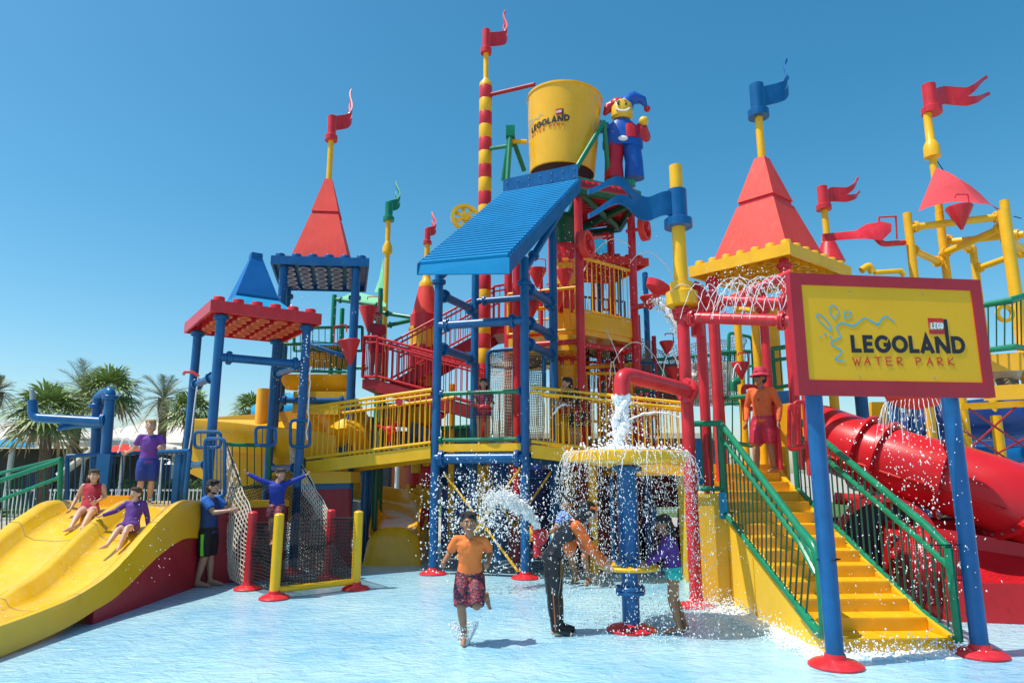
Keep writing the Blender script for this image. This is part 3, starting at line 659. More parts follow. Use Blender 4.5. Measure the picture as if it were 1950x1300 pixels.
beam(mt, lev(RL, 5.6), lev(RRr, 5.6), .07, BLU)
dk = [L_ + (Rr - L_) * .04, Rr - (Rr - L_) * .04]; 
part('deck', MB().slab([lev(dk[0], 2.27), lev(dk[1], 2.27), lev(dk[1] + bb, 2.27), lev(dk[0] + bb, 2.27)], (0, 0, .09)), YEL, mt, smooth=False)
part('deck_edge', MB().slab([lev(dk[0], 2.25) - V((0, .05, 0)), lev(dk[1], 2.25) - V((0, .05, 0)), lev(dk[1], 2.39) - V((0, .05, 0)), lev(dk[0], 2.39) - V((0, .05, 0))], (0, .04, 0)), YEL, mt, smooth=False)
f0, f1 = L_.lerp(Rr, .06), L_.lerp(Rr, .94)
ro = rail(mt, [lev(f0, 2.47), lev(f1, 2.47)], [lev(f0, 3.36), lev(f1, 3.36)], GRN, .045, .13, .011, balm=DGRN, close=False)
for q, z in ((f0, 2.47), (f1, 2.47), (f0, 3.36), (f1, 3.36)): flange(lev(q, z), Rr - L_, .05, BLU if q is f1 or z > 3 else GRN, mt)
# cross braces
def brace(par, p, q, m, r=.022):
    p, q = V(p), V(q); d = (q - p).normalized(); o = part('cross_brace', MB().tube(p, q, r, 8), m, par)
    b = MB()
    Mx = d.to_track_quat('Z', 'Y').to_matrix()
    for e in (p + d * .1, q - d * .1): b.box(e, (.1, .02, .26), Mx)
    part('brace_plate', b, m, o, smooth=False)
brace(mt, P(848, 903, 13.2), P(985, 1085, 12.8), YEL); brace(mt, P(990, 892, 12.75), P(870, 1060, 13.1), YEL)
brace(mt, P(918, 905, 14.7), P(985, 1010, 14.3), YEL); brace(mt, P(1048, 900, 14.2), P(980, 1000, 14.5), YEL)
# black ground net around the tower legs
net(mt, quadf(P(842, 1080, 13.3), P(995, 1092, 12.9), P(995, 990, 12.9), P(842, 990, 13.3), .05, (0, -1, 0), .02), 46, 30, .005, BLACKR)
net(mt, quadf(P(1003, 1092, 12.9), P(1066, 1078, 14.2), P(1066, 985, 14.2), P(1003, 990, 12.9), .05, (0, -1, 0), .02), 24, 30, .005, BLACKR)
# corrugated roof of separate slats
RE0, RE1, RT0, RT1 = P(800, 505, 11.95), P(966, 490, 11.45), P(958, 372, 14.35), P(1101, 343, 13.85)
N_ = 32
def unitslat(): return MB().hexa([(-.5, -.5, -.5), (.5, -.5, -.5), (.5, .5, -.5), (-.5, .5, -.5)], [(-.5, -.34, .5), (.5, -.34, .5), (.5, .34, .5), (-.5, .34, .5)])
rp = part('roof_sheet', MB().slab([RE0, RE1, RT1, RT0], (0, .02, -.04)), BLUL, mt, smooth=False)
nrm = (RE1 - RE0).cross(RT0 - RE0).normalized()
nrm = nrm if nrm.z > 0 else -nrm
for i in range(N_):
    t = (i + .5) / N_; p, q = RE0.lerp(RT0, t), RE1.lerp(RT1, t); d = q - p; dn = d.normalized(); s_ = nrm.cross(dn)
    pitch_ = (RT0 - RE0).length / N_
    Mx = Matrix((dn * d.length, s_ * pitch_ * .66, nrm * pitch_ * .75)).transposed().to_4x4()
    inst('roof_slat', shared('slat', unitslat, BLUL), Matrix.Translation((p + q) / 2 + nrm * .012) @ Mx, rp)
e = (RE1 - RE0).normalized(); sd = (RE0 - RT0).normalized()
part('eave_board', MB().slab([RE0 - e * .06, RE1 + e * .04, RE1 + e * .04 + V((0, -.02, -.30)), RE0 - e * .06 + V((0.0, -.02, -.17))], (0, .06, 0)), BLUL, mt, smooth=False)
part('rake_board', MB().slab([RE1 + V((0, 0, .03)), RT1 + V((0, 0, .03)), RT1 + V((0, 0, -.26)), RE1 + V((0, 0, -.28))], (.05, .02, 0)), BLU, mt, smooth=False)
part('rake_board', MB().slab([RE0 + V((0, 0, .03)), RT0 + V((0, 0, .03)), RT0 + V((0, 0, -.2)), RE0 + V((0, 0, -.17))], (-.05, -.02, 0)), BLU, mt, smooth=False)
part('ridge_board', MB().slab([RT0 + V((0, 0, .0)), RT1 + V((0, 0, .0)), RT1 + V((0, 0, .38)), RT0 + V((0, 0, .38))], (.0, .08, 0)), BLU, mt, smooth=False)
bm_ = MB()
for i in range(7):
    for k in (.1, .28): bm_.ell(RT0.lerp(RT1, .05 + i * .15) + V((0, -.012, k)), .016, n=6, m=4)
part('rivet', bm_, STEEL, mt, kind='stuff')
beam(mt, lev(Rr, 5.7), RT1 - V((.25, .1, .5)), .07, BLU, (.2,)); beam(mt, lev(L_, 5.7), RT0 + V((.1, -.1, -.5)), .07, BLU, ())

# water cannon on the front right post
wc = thing('water_cannon', 'red and blue hand-turned water cannon on the right front post of the blue tower', 'water cannon', (.5, 12.6, 1))
c0 = P(1028, 1022, 12.3)
part('pipe', MB().tube(P(1004, 1018, 12.7), c0, .055, 12), BLU, wc)
part('ring', MB().lathe([(.06, -.03), (.13, -.03), (.13, .03), (.06, .03)], c=P(1012, 1016, 12.55), M=Matrix.Rotation(PI / 2, 3, 'Y')), YEL, wc)
part('body', MB().ell(c0, (.14, .13, .15)).tube(c0 + V((-.05, 0, -.02)), c0 + V((-.05, 0, -.33)), .07, 12).tube(c0, c0 + V((-.12, -.05, .2)), .06, 12), RED, wc)
part('wheel', MB().path([P(1052, 1024, 12.1) + V((0, .16 * math.cos(a * PI / 8), .16 * math.sin(a * PI / 8))) for a in range(17)], .022, 8), WHITE, wc)
part('wheel_disc', MB().tube(P(1048, 1024, 12.1), P(1051, 1024, 12.1), .11, 14), BLUC, wc)

# ================================================================== BRIDGES
def bridge(label, p0, p1, back, m, h=.93, mid=None, underside=True, name='footbridge'):
    t = thing(name, label, 'bridge', tuple(p0)); p0, p1, back = V(p0), V(p1), V(back); dn = V((0, 0, -.24))
    part('side_beam', MB().slab([p0, p1, p1 + dn, p0 + dn], back.normalized() * .07), m, t, smooth=False)
    part('side_beam', MB().slab([p0 + back, p1 + back, p1 + back + dn, p0 + back + dn], back.normalized() * -.07), m, t, smooth=False)
    n = int((p1 - p0).length / .22)
    for i in range(n):
        a_ = p0.lerp(p1, i / n); b_ = p0.lerp(p1, (i + .93) / n); o_ = back.normalized() * .075; o2 = back - o_
        part('deck_plank', MB().slab([a_ + o_ + dn * .5, b_ + o_ + dn * .5, b_ + o2 + dn * .5, a_ + o2 + dn * .5], (0, 0, .04)), m, t, smooth=False)
    u = V((0, 0, 1))
    rail(t, [p0 + u * .06, p1 + u * .06], [p0 + u * h, p1 + u * h], m, .035, .115, .012, close=False, balm=m)
    part('handrail', MB().path([p0 + u * (h - .1) - back.normalized() * .06, p1 + u * (h - .1) - back.normalized() * .06], .025, 8), m, t)
    rail(t, [p0 + back + u * .06, p1 + back + u * .06], [p0 + back + u * h, p1 + back + u * h], m, .035, .115, .012, close=False, balm=m)
    return t
lb0, lb1 = P(583, 878, 13.9), P(833, 848, 13.2)
lb1 = V((L_.x - .09, L_.y - .05, lb1.z)); 
lbr = bridge('yellow footbridge rising from the net chute to the blue tower, left of it', lb0, lb1, (.35, 1.35, 0), YEL, h=1.08)
hbr = P(690, 762, 13.5)
part('valve', MB().lathe([(.02, -.04), (.07, -.04), (.07, .04), (.02, .04)], c=P(760, 765, 13.35), M=Matrix.Rotation(PI / 2, 3, 'X')), RED, lbr)
rb0, rb1 = P(1012, 846, 12.72), P(1318, 882, 12.3)
rbr = bridge('yellow footbridge with bars from the blue tower to the red frame, right of it', rb0, rb1, (.25, 1.4, 0), YEL, h=1.06)
# ---- water guns on bridges and tower
def gun(px, py, Y, label, m=RED, dirx=-1):
    c = P(px, py, Y); t = thing('water_gun', label, 'water gun', tuple(c))
    part('barrel', MB().tube(c + V((-.05 * dirx, 0, 0)), c + V((.26 * dirx, -.05, .08)), .035, 10, r2=.025), m, t)
    part('body', MB().ell(c, (.14, .09, .09)).tube(c, c + V((0, .05, -.25)), .035, 8), m, t)
    part('handle', MB().path([c + V((-.14 * dirx + .05 * math.cos(k * PI / 5), 0, .08 + .08 * math.sin(k * PI / 5))) for k in range(10)], .016, 6), m, t)
gun(922, 778, 13.0, 'red water gun held by the girl on the blue tower deck', RED, -1); gun(742, 818, 14.6, 'red water gun on the far rail of the left yellow footbridge', RED, -1); gun(838, 790, 15.6, 'red water gun behind the left post of the blue tower', RED, 1)
gun(1100, 778, 12.7, 'red water gun in front of the dark shirted man on the right footbridge', RED, -1); gun(1235, 790, 14.6, 'orange-red water gun behind the bars of the right footbridge', mat('orange red plastic', (.65, .1, .02), .4), -1)
nt_ = thing('gun_net', 'small black net basket below the girl on the tower deck', 'net', tuple(P(915, 790, 12.95)))
net(nt_, quadf(P(890, 795, 12.9), P(936, 795, 12.8), P(936, 742, 12.8), P(890, 745, 12.9), .1, (0, -1, 0)), 10, 10, .006, BLACKR)
nt2 = thing('gun_net', 'black net panel on the right footbridge in front of the dark shirted man', 'net', tuple(P(1097, 790, 12.55)))
net(nt2, quadf(P(1070, 800, 12.6), P(1122, 803, 12.55), P(1122, 745, 12.55), P(1070, 742, 12.6), .03, (0, -1, 0)), 10, 11, .006, BLACKR)
# rope net room behind deck
nr = thing('net_enclosure', 'blue hoop frame with pale rope netting behind the blue tower deck', 'climbing net', tuple(P(980, 850, 15.2)))
part('frame', MB().path(rround([P(929, 740, 15.4), P(929, 668, 15.4), P(1036, 660, 15.1), P(1036, 745, 15.1)], .14), .05, 10), BLU, nr)
net(nr, quadf(P(932, 850, 15.4), P(990, 850, 15.3), P(990, 672, 15.3), P(932, 674, 15.4), .12, (0, -1, 0), .04), 14, 30, .012, ROPE)
net(nr, quadf(P(990, 850, 15.5), P(1036, 850, 15.3), P(1036, 672, 15.3), P(990, 672, 15.5), .08, (0, -1, 0), .04), 14, 40, .010, ROPED)
net(nr, quadf(P(932, 700, 15.3), P(1036, 700, 15.2), P(1036, 664, 16.3), P(932, 668, 16.4), .2, (0, 0, -1), .03), 26, 14, .009, BLACKR)

for px_, py_, Y_, r_, m_, lb_ in ((22, 838, 27, .9, BLUC, 'light blue parasol at the left edge in front of the dark building'), (235, 850, 28, .95, REDF, 'faded red parasol behind the slide platform railing'), (520, 905, 30, 1.0, CANV, 'cream parasol behind the net chute')):
    c = P(px_, py_, Y_); t = thing('parasol', lb_, 'parasol', (c.x, c.y, 0)); part('pole', MB().tube((c.x, c.y, 0), (c.x, c.y, c.z + .1), .03, 8), WHITE, t); part('canopy', MB().lathe([(r_, c.z - .25), (r_ * .55, c.z - .05), (.02, c.z + .12)], c=(c.x, c.y, 0), n=8, cap=False), m_, t)
# ================================================================== STRIPED POLE, BUCKET, CENTRAL TOWER
sc = thing('striped_pole', 'tall red and yellow striped pole with a red flag left of the giant bucket', 'pole', tuple(P(924, 1000, 16).xy) + (0,))
sx, sy = P(924, 300, 16).x, 16.0
zt = P(924, 166, 16).z; seg = .36; k = 0; z = zt
while z > 2.5:
    m = RED if k % 2 == 0 else YEL; r_ = .165
    part('band', MB().lathe([(r_ * .985, z - seg), (r_, z - seg + .006), (r_, z - .006), (r_ * .985, z)], c=(sx, sy, 0), n=24), m, sc); z -= seg; k += 1
part('base', MB().tube((sx, sy, 0), (sx, sy, z), .165, 16), YEL, sc)
part('pole_cap', MB().lathe([(.165, zt), (.16, zt + .1), (.08, zt + .2), (.065, zt + .25), (.065, zt + 1.0), (.01, zt + 1.0)], c=(sx, sy, 0), n=20), YEL, sc)
banner(sc, (sx, sy, zt + .95), 1.2, 1.7, .58, RED, .10, rise=1.05, amp=.10, phase=.6)
part('link_bar', MB().tube((sx, sy, zt - .25), P(1018, 161, 15.2), .05, 8), DRED, sc); part('link_bar', MB().tube((sx, sy, P(924, 285, 16).z), P(975, 277, 15.5), .05, 8), GRN, sc)
wz = P(886, 414, 14.6)
wh = thing('spoked_wheel', 'yellow spoked wheel beside the striped pole above the corrugated roof', 'wheel', tuple(wz))
Mw = V((.25, -1, .12)).to_track_quat('Z', 'Y').to_matrix()
part('rim', MB().lathe([(.25, -.03), (.33, -.03), (.33, .03), (.25, .03), (.25, -.03)], c=wz, n=28, M=Mw, cap=False), YEL, wh)
part('hub', MB().lathe([(.09, -.04), (.09, .04)], c=wz, n=16, M=Mw), YEL, wh)
for i in range(7):
    a = i * 2 * PI / 7; d = Mw @ V((math.cos(a), math.sin(a), 0)); s_ = Mw @ V((-math.sin(a), math.cos(a), 0)); nz = Mw @ V((0, 0, 1))
    q = [wz + d * .07 - s_ * .03, wz + d * .27 - s_ * .055, wz + d * .27 + s_ * .055, wz + d * .07 + s_ * .03]; part('spoke', MB().slab([p - nz * .018 for p in q], nz * .036), YEL, wh, smooth=False)
part('axle', MB().tube(wz, (sx, sy, wz.z), .04, 8), YEL, wh)

bk = thing('giant_bucket', 'giant yellow tipping bucket with the park lettering at the top of the structure', 'bucket', tuple(P(1065, 325, 15.6)))
BC = V((P(1069, 240, 15.6).x, 15.6, 0)); zb0, zb1 = P(1065, 306, 14.8).z, P(1069, 151, 14.65).z
TILT = Matrix.Rotation(.045, 3, 'Y')
def brad(z): 
    t = (z - zb0) / (zb1 - zb0); return .80 + .12 * t
def bm(p): q = V(p) - V((BC.x, BC.y, zb0)); return TILT @ q + V((BC.x, BC.y, zb0))
b = MB(); H_ = zb1 - zb0
b.lathe([(.78, -.02), (.80, .0), (.92, H_ - .06), (.945, H_ - .05), (.945, H_), (.90, H_), (.88, H_ - .06), (.76, .25), (.76, .05), (.78, -.02)], c=(BC.x, BC.y, zb0), n=56, M=TILT, cap=False)
part('shell', b, YELS, bk, ang=35)
part('floor', MB().lathe([(.778, .03), (.778, .07)], c=(BC.x, BC.y, zb0), n=40, M=TILT), DARK, bk)  # dark floor colour stands for the shade under the bucket
ql = bm((BC.x - .9, BC.y, zb0 + H_ * .42)); part('axle', MB().tube(ql, ql + V((-.38, .0, .03)), .06, 12), YEL, bk)
# bucket cradle
cr = thing('bucket_cradle', 'green steel cradle holding the giant bucket', 'frame', (BC.x, BC.y, zb0 - .9))
for sgx in (-1,):
    hx = P(972, 252, 15.5); 
    for (qx, qy, Yq) in ((966, 345, 15.2), (958, 345, 15.8), (998, 325, 16.2)): part('strut', MB().tube(hx, P(qx, qy, Yq), .06, 10), GRN, cr)
    part('bearing', MB().box(tuple(hx), (.22, .2, .28)), GRN, cr)
part('strut', MB().tube(P(1096, 322, 14.6), P(1150, 232, 15.0), .06, 10), GRN, cr)
part('strut', MB().tube(P(1150, 232, 15.0), P(1160, 345, 15.6), .06, 10), GRN, cr)
part('beam', MB().slab([P(985, 342, 14.8), P(1100, 322, 14.2), P(1100, 332, 14.2), P(985, 352, 14.8)], (0, .15, 0)), GRN, cr, smooth=False)
part('beam', MB().slab([P(1100, 336, 14.2), P(1215, 362, 16.6), P(1215, 374, 16.6), P(1100, 352, 14.2)], (.1, .1, 0)), GRN, cr, smooth=False)
part('beam', MB().slab([P(1150, 350, 15.2), P(1205, 340, 15.2), P(1205, 350, 15.2), P(1150, 362, 15.2)], (.1, .2, 0)), GRN, cr, smooth=False)
part('strut', MB().tube(P(1175, 362, 15.6), P(1190, 340, 15.4), .06, 8), GRN, cr)
# top deck
td = thing('bucket_deck', 'red ribbed platform with green beams under the giant bucket', 'platform', (1.6, 16, 7.5))
pts = [P(1100, 352, 14.2), P(1212, 368, 16.4), P(1205, 420, 19), P(1085, 425, 17.5)]
zd = pts[0].z
dq = [lev(P(1100, 352, 14.2), zd), lev(Z(1212, 372, zd), zd), Z(1180, 425, zd), Z(1075, 440, zd)]
part('deck', MB().slab(dq, (0, 0, .08)), DRED, td, smooth=False)
n = 18
for i in range(n):
    a_ = dq[0].lerp(dq[3], i / n); b_ = dq[1].lerp(dq[2], i / n); part('rib', MB().slab([a_ + V((0, 0, -.05)), b_ + V((0, 0, -.05)), b_ + V((0, .07, -.05)), a_ + V((0, .07, -.05))], (0, 0, .045)), RED, td, smooth=False)
for i, j, u, v in ((0, 1, 0, 0), (3, 2, 0, 0), (0, 3, 0, 0), (1, 2, 0, 0), (0, 2, 0, 0), (1, 3, 0, 0)):
    part('girder', MB().tube(dq[i] - V((0, 0, .15)), dq[j] - V((0, 0, .15)), .09, 6), DGRN, td, smooth=False)
for i in range(9):
    q = dq[0].lerp(dq[1], (i + .5) / 9); part('edge_stud', MB().lathe([(.09, 0), (.09, .1), (.01, .1)], c=q + V((0, .15, .08)), n=14), RED, td)
ccx = P(1075, 500, 16); col = thing('brick_column', 'thick red and yellow brick column with a green cone in the middle of the structure', 'column', (ccx.x, 16, 0))
part('cone', MB().lathe([(.30, P(1070, 468, 16).z), (.26, P(1070, 455, 16).z), (.34, 7.3), (.5, 8.0)], c=(ccx.x, 16, 0), n=24), DGRN, col)
def bricks(par, cx, cy, r, z0, z1, h, m0, m1, kk=0):
    z = z0; i = kk
    while z < z1 - .02:
        h2 = min(h, z1 - z); part('brick_course', MB().lathe([(r * .93, z), (r, z + .012), (r, z + h2 - .02), (r * .93, z + h2 - .005)], c=(cx, cy, 0), n=22), m1 if i % 2 else m0, par)
        n_ = 8
        sb = MB()
        for a in range(n_):
            an = a * 2 * PI / n_; sb.box((cx + r * math.cos(an), cy + r * math.sin(an), z + h2 + .03), (.14, .06, .09), Matrix.Rotation(an + PI / 2, 3, 'Z'))
        if z + h2 + .1 < z1: part('notch_block', sb, m1 if i % 2 else m0, par, smooth=False)
        z += h2; i += 1
bricks(col, ccx.x, 16, .31, .0, P(1070, 462, 16).z, .62, YEL, RED)
# left brick turret
tq = P(808, 700, 17.5); tur = thing('brick_turret', 'red and yellow brick turret with a red flag behind the red stairs', 'turret', (tq.x, 17.5, 0))
bricks(tur, tq.x, 17.5, .40, 0, P(812, 600, 17.5).z, .5, RED, YEL, 1)
z0 = P(812, 600, 17.5).z; part('cone', MB().lathe([(.36, z0), (.20, z0 + .75), (.01, z0 + .75)], c=(tq.x, 17.5, 0), n=20), REDF, tur)
part('neck', MB().lathe([(.19, z0 + .75), (.19, z0 + .86), (.12, z0 + .95), (.075, z0 + 1.2), (.07, z0 + 2.0), (.01, z0 + 2.0)], c=(tq.x, 17.5, 0), n=18), YEL, tur)
banner(tur, (tq.x, 17.5, z0 + 1.95), 1.45, .8, .36, RED, .08, rise=1.0)
# green flagpole
gq = P(737, 500, 20); gp = thing('flag_pole', 'yellow flagpole with a green flag and green sails left of the red stairs', 'flagpole', (gq.x, 20, 0))
zt = P(738, 418, 20).z
part('pole', MB().tube((gq.x, 20, 0), (gq.x, 20, zt), .075, 12).lathe([(.07, P(0, 480, 20).z - .1), (.15, P(0, 480, 20).z - .02), (.15, P(0, 480, 20).z + .14), (.07, P(0, 480, 20).z + .35)], c=(gq.x, 20, 0), n=18), YEL, gp)
banner(gp, (gq.x, 20, zt - .05), 1.48, 1.1, .5, GRN, .12, rise=1.1)
part('sail', MB().sheet([[P(730, 490, 20.2), P(722, 530, 20.5), P(713, 556, 20.8)], [P(731, 510, 20.2), P(727, 540, 20.3), P(722, 556, 20.4)], [P(730, 545, 20.2), P(730, 550, 20.2), P(729, 556, 20.2)]], (.0, .02, 0)), GSAIL, gp)
part('sail', MB().sheet([[P(640, 572, 20), P(675, 556, 20.5)], [P(665, 578, 19.6), P(700, 562, 20.5)], [P(735, 585, 19.5), P(735, 570, 20.5)]], (0, .0, .02)), GSAIL, gp)
gf = thing('green_frame', 'green post frame with slim beams behind the spire tower', 'frame', (gq.x - .5, 20, 0))
for x, y, Yq in ((637, 562, 19.5), (652, 588, 20.5), (725, 550, 19.2), (731, 560, 20.2)): q = P(x, y, Yq); post(gf, q.x, Yq, 0, q.z, .07, GRN)
for a_, b_ in (((640, 570, 19.5), (725, 583, 19.2)), ((731, 596, 19.4), (797, 606, 19)), ((737, 620, 19.4), (800, 606, 19.6)), ((640, 700, 19.5), (700, 700, 19.3))): beam(gf, P(*a_), P(*b_), .06, GRN, (.1, .9))
funnel(gf, P(703, 585, 18.6), .28, .7, RED)

# ================================================================== RED STAIRS
rs_ = thing('red_stairs', 'red double flight of stairs with bar railings left of the corrugated tower', 'stairs', (-2.8, 16.5, 0))
def flight(par, a, b, back, n, m=DRED, h=.95):
    a, b, back = V(a), V(b), V(back); u = V((0, 0, 1))
    part('stringer', MB().slab([a, b, b - u * .28, a - u * .28], (0, .06, 0)), m, par, smooth=False); part('stringer', MB().slab([a + back, b + back, b + back - u * .28, a + back - u * .28], (0, -.06, 0)), m, par, smooth=False)
    for i in range(n):
        c = a.lerp(b, (i + .5) / n); d = (b - a) / n; part('step', MB().slab([c - d * .5 - u * .05 + V((0, .07, 0)), c + V((d.x, d.y, 0)) * .5 + V((0, .07, -.05)), c + V((d.x, d.y, 0)) * .5 + back + V((0, -.07, -.05)), c - V((d.x, d.y, 0)) * .5 + back + V((0, -.07, -.05))], (0, 0, -.05)), m, par, smooth=False)
    for o_ in (V((0, 0, 0)), back):
        rail(par, [a + o_ + u * .08, b + o_ + u * .08], [a + o_ + u * h, b + o_ + u * h], RED, .03, .13, .011, mid=.14)
flight(rs_, P(735, 732, 16), P(940, 618, 16.4), (.1, 1.1, 0), 14)
flight(rs_, P(716, 722, 15.2), P(910, 775, 14.9), (.1, .75, 0), 13)
la, lb_ = P(690, 722, 15.2), P(716, 722, 15.2)
part('landing', MB().slab([la, lb_, lb_ + V((.1, 1.9, 0)), la + V((.1, 1.9, 0))], (0, 0, -.2)), DRED, rs_, smooth=False)
rail(rs_, [la + V((0, 0, .06)), lb_ + V((0, 0, .06))], [la + V((0, 0, .97)), lb_ + V((0, 0, .97))], RED, .035, .11, .011, mid=.14)
rail(rs_, [la + V((0, 0, .06)), la + V((.1, 1.9, .06))], [la + V((0, 0, .97)), la + V((.1, 1.9, .97))], RED, .035, .13, .011)
ua, ub = P(940, 618, 16.4), P(975, 612, 16.4)
part('upper_landing', MB().slab([ua, ub, ub + V((.1, 1.3, 0)), ua + V((.1, 1.3, 0))], (0, 0, -.25)), DRED, rs_, smooth=False)
rail(rs_, [ua + V((0, 0, .06)), ub + V((0, 0, .06))], [ua + V((0, 0, .97)), ub + V((0, 0, .97))], RED, .03, .12, .011, mid=.14)
for x, Yq in ((730, 16.2), (905, 16.5), (862, 16)): q = P(x, 730, Yq); part('support', MB().tube((q.x, Yq, 0), (q.x, Yq, 3.9 if x < 900 else 5), .07, 10), YEL if x == 862 else DGRN, rs_)
# ================================================================== CENTRAL RED/YELLOW TOWER
ct = thing('central_tower', 'red-post central tower with yellow decks and bar railings under the bucket', 'tower', (1.8, 16, 0))
for x, y, Yq, m, x2 in ((968, 500, 15.6, RED, 0), (984, 480, 15.0, RED, 0), (1050, 440, 17.5, RED, 0), (1100, 340, 14.4, RED, 0), (1162, 430, 16.8, RED, 0), (1200, 365, 15.6, RED, 0), (1228, 520, 18.5, BLU, 0), (1140, 500, 18.5, BLU, 0), (1158, 690, 16, RED, 0), (1180, 640, 15.8, RED, 0)):
    q = P(x, y, Yq); post(ct, q.x, Yq, 0, q.z, .095 if m is RED else .08, m)
def deckq(par, pts, z, th, m, name='deck'):
    q = [Z(x, y, z) for x, y in pts]; part(name, MB().slab(q, (0, 0, -th)), m, par, smooth=False); return q
def deckw(par, pts, z, th, m, name='deck'):
    q = [V((P(x, 600, Yq).x, Yq, z)) for x, Yq in pts]; part(name, MB().slab(q, (0, 0, -th)), m, par, smooth=False); return q
zA = P(1100, 640, 15).z
qa = deckw(ct, [(968, 15.3), (1098, 14.7), (1100, 17.4), (985, 18)], zA, .35, YELS)
qb = deckw(ct, [(1102, 14.5), (1204, 15.6), (1190, 18), (1104, 17.4)], zA + .35, .4, YELS)
part('deck_rim', MB().slab([qb[0] + V((0, -.04, .1)), qb[1] + V((0, -.04, .1)), qb[1] + V((0, -.04, -.28)), qb[0] + V((0, -.04, -.28))], (0, .04, 0)), YEL, ct, smooth=False)
u = V((0, 0, 1))
rail(ct, [qa[0] + u * .1, qa[1] + u * .1], [qa[0] + u * 1.05, qa[1] + u * 1.05], YEL, .035, .14, .012); rail(ct, [qb[0] + u * .15, qb[1] + u * .15], [qb[0] + u * 1.35, qb[1] + u * 1.35], YEL, .04, .14, .012)
rail(ct, [qa[3] + u * .1, qa[2] + u * .1], [qa[3] + u * 1.0, qa[2] + u * 1.0], YEL, .03, .14, .011); rail(ct, [qb[3] + u * .1, qb[2] + u * .1], [qb[3] + u * 1.2, qb[2] + u * 1.2], BLU, .03, .16, .011)
beam(ct, P(985, 658, 15), P(1100, 650, 14.5), .06, RED, ()); beam(ct, P(1100, 655, 14.5), P(1200, 668, 15.6), .06, RED, (.1, .9)); beam(ct, P(1100, 455, 14.5), P(1160, 448, 16.6), .06, RED, (.1, .85))
zM = P(1100, 782, 15).z
qm = deckw(ct, [(1040, 15), (1260, 15.2), (1250, 18), (1040, 18)], 2.5, .3, DRED, 'lower_deck')
rail(ct, [V((P(1105, 700, 15.6).x, 15.6, 3.0)), V((P(1202, 700, 15.6).x, 15.6, 3.0))], [V((P(1105, 700, 15.6).x, 15.6, 4.1)), V((P(1202, 700, 15.6).x, 15.6, 4.1))], YEL, .04, .14, .012)
for i in range(3):
    hoop(ct, 1148 - i * 2, 525 + i * 12, 1170, 590, 16.2 - i, RED, 1) if i == 0 else None
hoop(ct, 1073, 500, 1102, 548, 16.8, RED, 2)
part('wall_panel', MB().slab([P(1062, 690, 16.6), P(1105, 690, 16.6), P(1105, 830, 16.6), P(1062, 830, 16.6)], (0, .1, 0)), mat('orange panel', (.6, .2, .03), .5, .15), ct, smooth=False)
for i in range(7): part('fabric_strip', MB().box(tuple(P(1180 + i * 9, 775, 17.2)), (.09, .05, 2.1)), [RED, YEL, DRED][i % 3], ct, smooth=False)
# funnels on central tower
fz = thing('cone_cluster', 'red cone water buckets hanging round the central tower decks', 'tipping buckets', tuple(P(1000, 560, 14.9)))
for x, y, Yq, r_ in ((1023, 512, 15.6, .22), (1010, 566, 14.9, .26), (1045, 558, 15.1, .2), (1060, 560, 15.6, .22), (1075, 515, 15.2, .22)): funnel(fz, P(x, y, Yq), r_, r_ * 2.1, RED)
for (px, py, Yq, lb) in ((1117, 465, 14.2, 'pink-red pulley wheel with a bright glint on the central tower post'), (1227, 435, 15.4, 'pink-red pulley wheel hanging right of the central tower')):
    c = P(px, py, Yq); t = thing('pulley_wheel', lb, 'wheel', tuple(c)); Mx = V((.85, -.5, 0)).to_track_quat('Z', 'Y').to_matrix()
    part('rim', MB().lathe([(.22, -.07), (.3, -.07), (.3, .07), (.22, .07), (.22, -.07)], c=c, n=22, M=Mx, cap=False), REDF, t); part('hub', MB().lathe([(.08, -.12), (.08, .12)], c=c, n=12, M=Mx), RED, t)
    for i in range(5):
        a = i * 2 * PI / 5; part('spoke', MB().tube(c, c + Mx @ V((math.cos(a) * .25, math.sin(a) * .25, 0)), .035, 6), REDF, t)
    part('axle', MB().tube(c, c + V((-.4, .2, 0)), .045, 8), RED, t)
# right canopy (red plate with blue roof)
rc = thing('small_canopy', 'red studded roof plate with a pale blue cone roof behind the central tower', 'canopy', tuple(P(1175, 560, 18)))
zc = P(1235, 512, 17).z; A3 = Z(1128, 500, zc); a3 = Z(1236, 507, zc) - A3; b3 = V((-a3.y, a3.x, 0)).normalized() * 1.8 + V((-.3, 0, 0))
stud_plate(rc, A3 + V((0, 0, .02)), a3, b3, .2, 5, 5, REDF, RED, skip=lambda i, j: 1 <= i <= 3 and 1 <= j <= 3)
cc = A3 + a3 * .3 + b3 * .6; ax = a3.normalized(); ay = V((-ax.y, ax.x, 0)); frustum(rc, cc, ax, ay, zc + .2, zc + .45, .9, .55, BLUC, 'roof_flare'); frustum(rc, cc, ax, ay, zc + .45, zc + 1.5, .5, .12, BLUC, 'roof_cone')
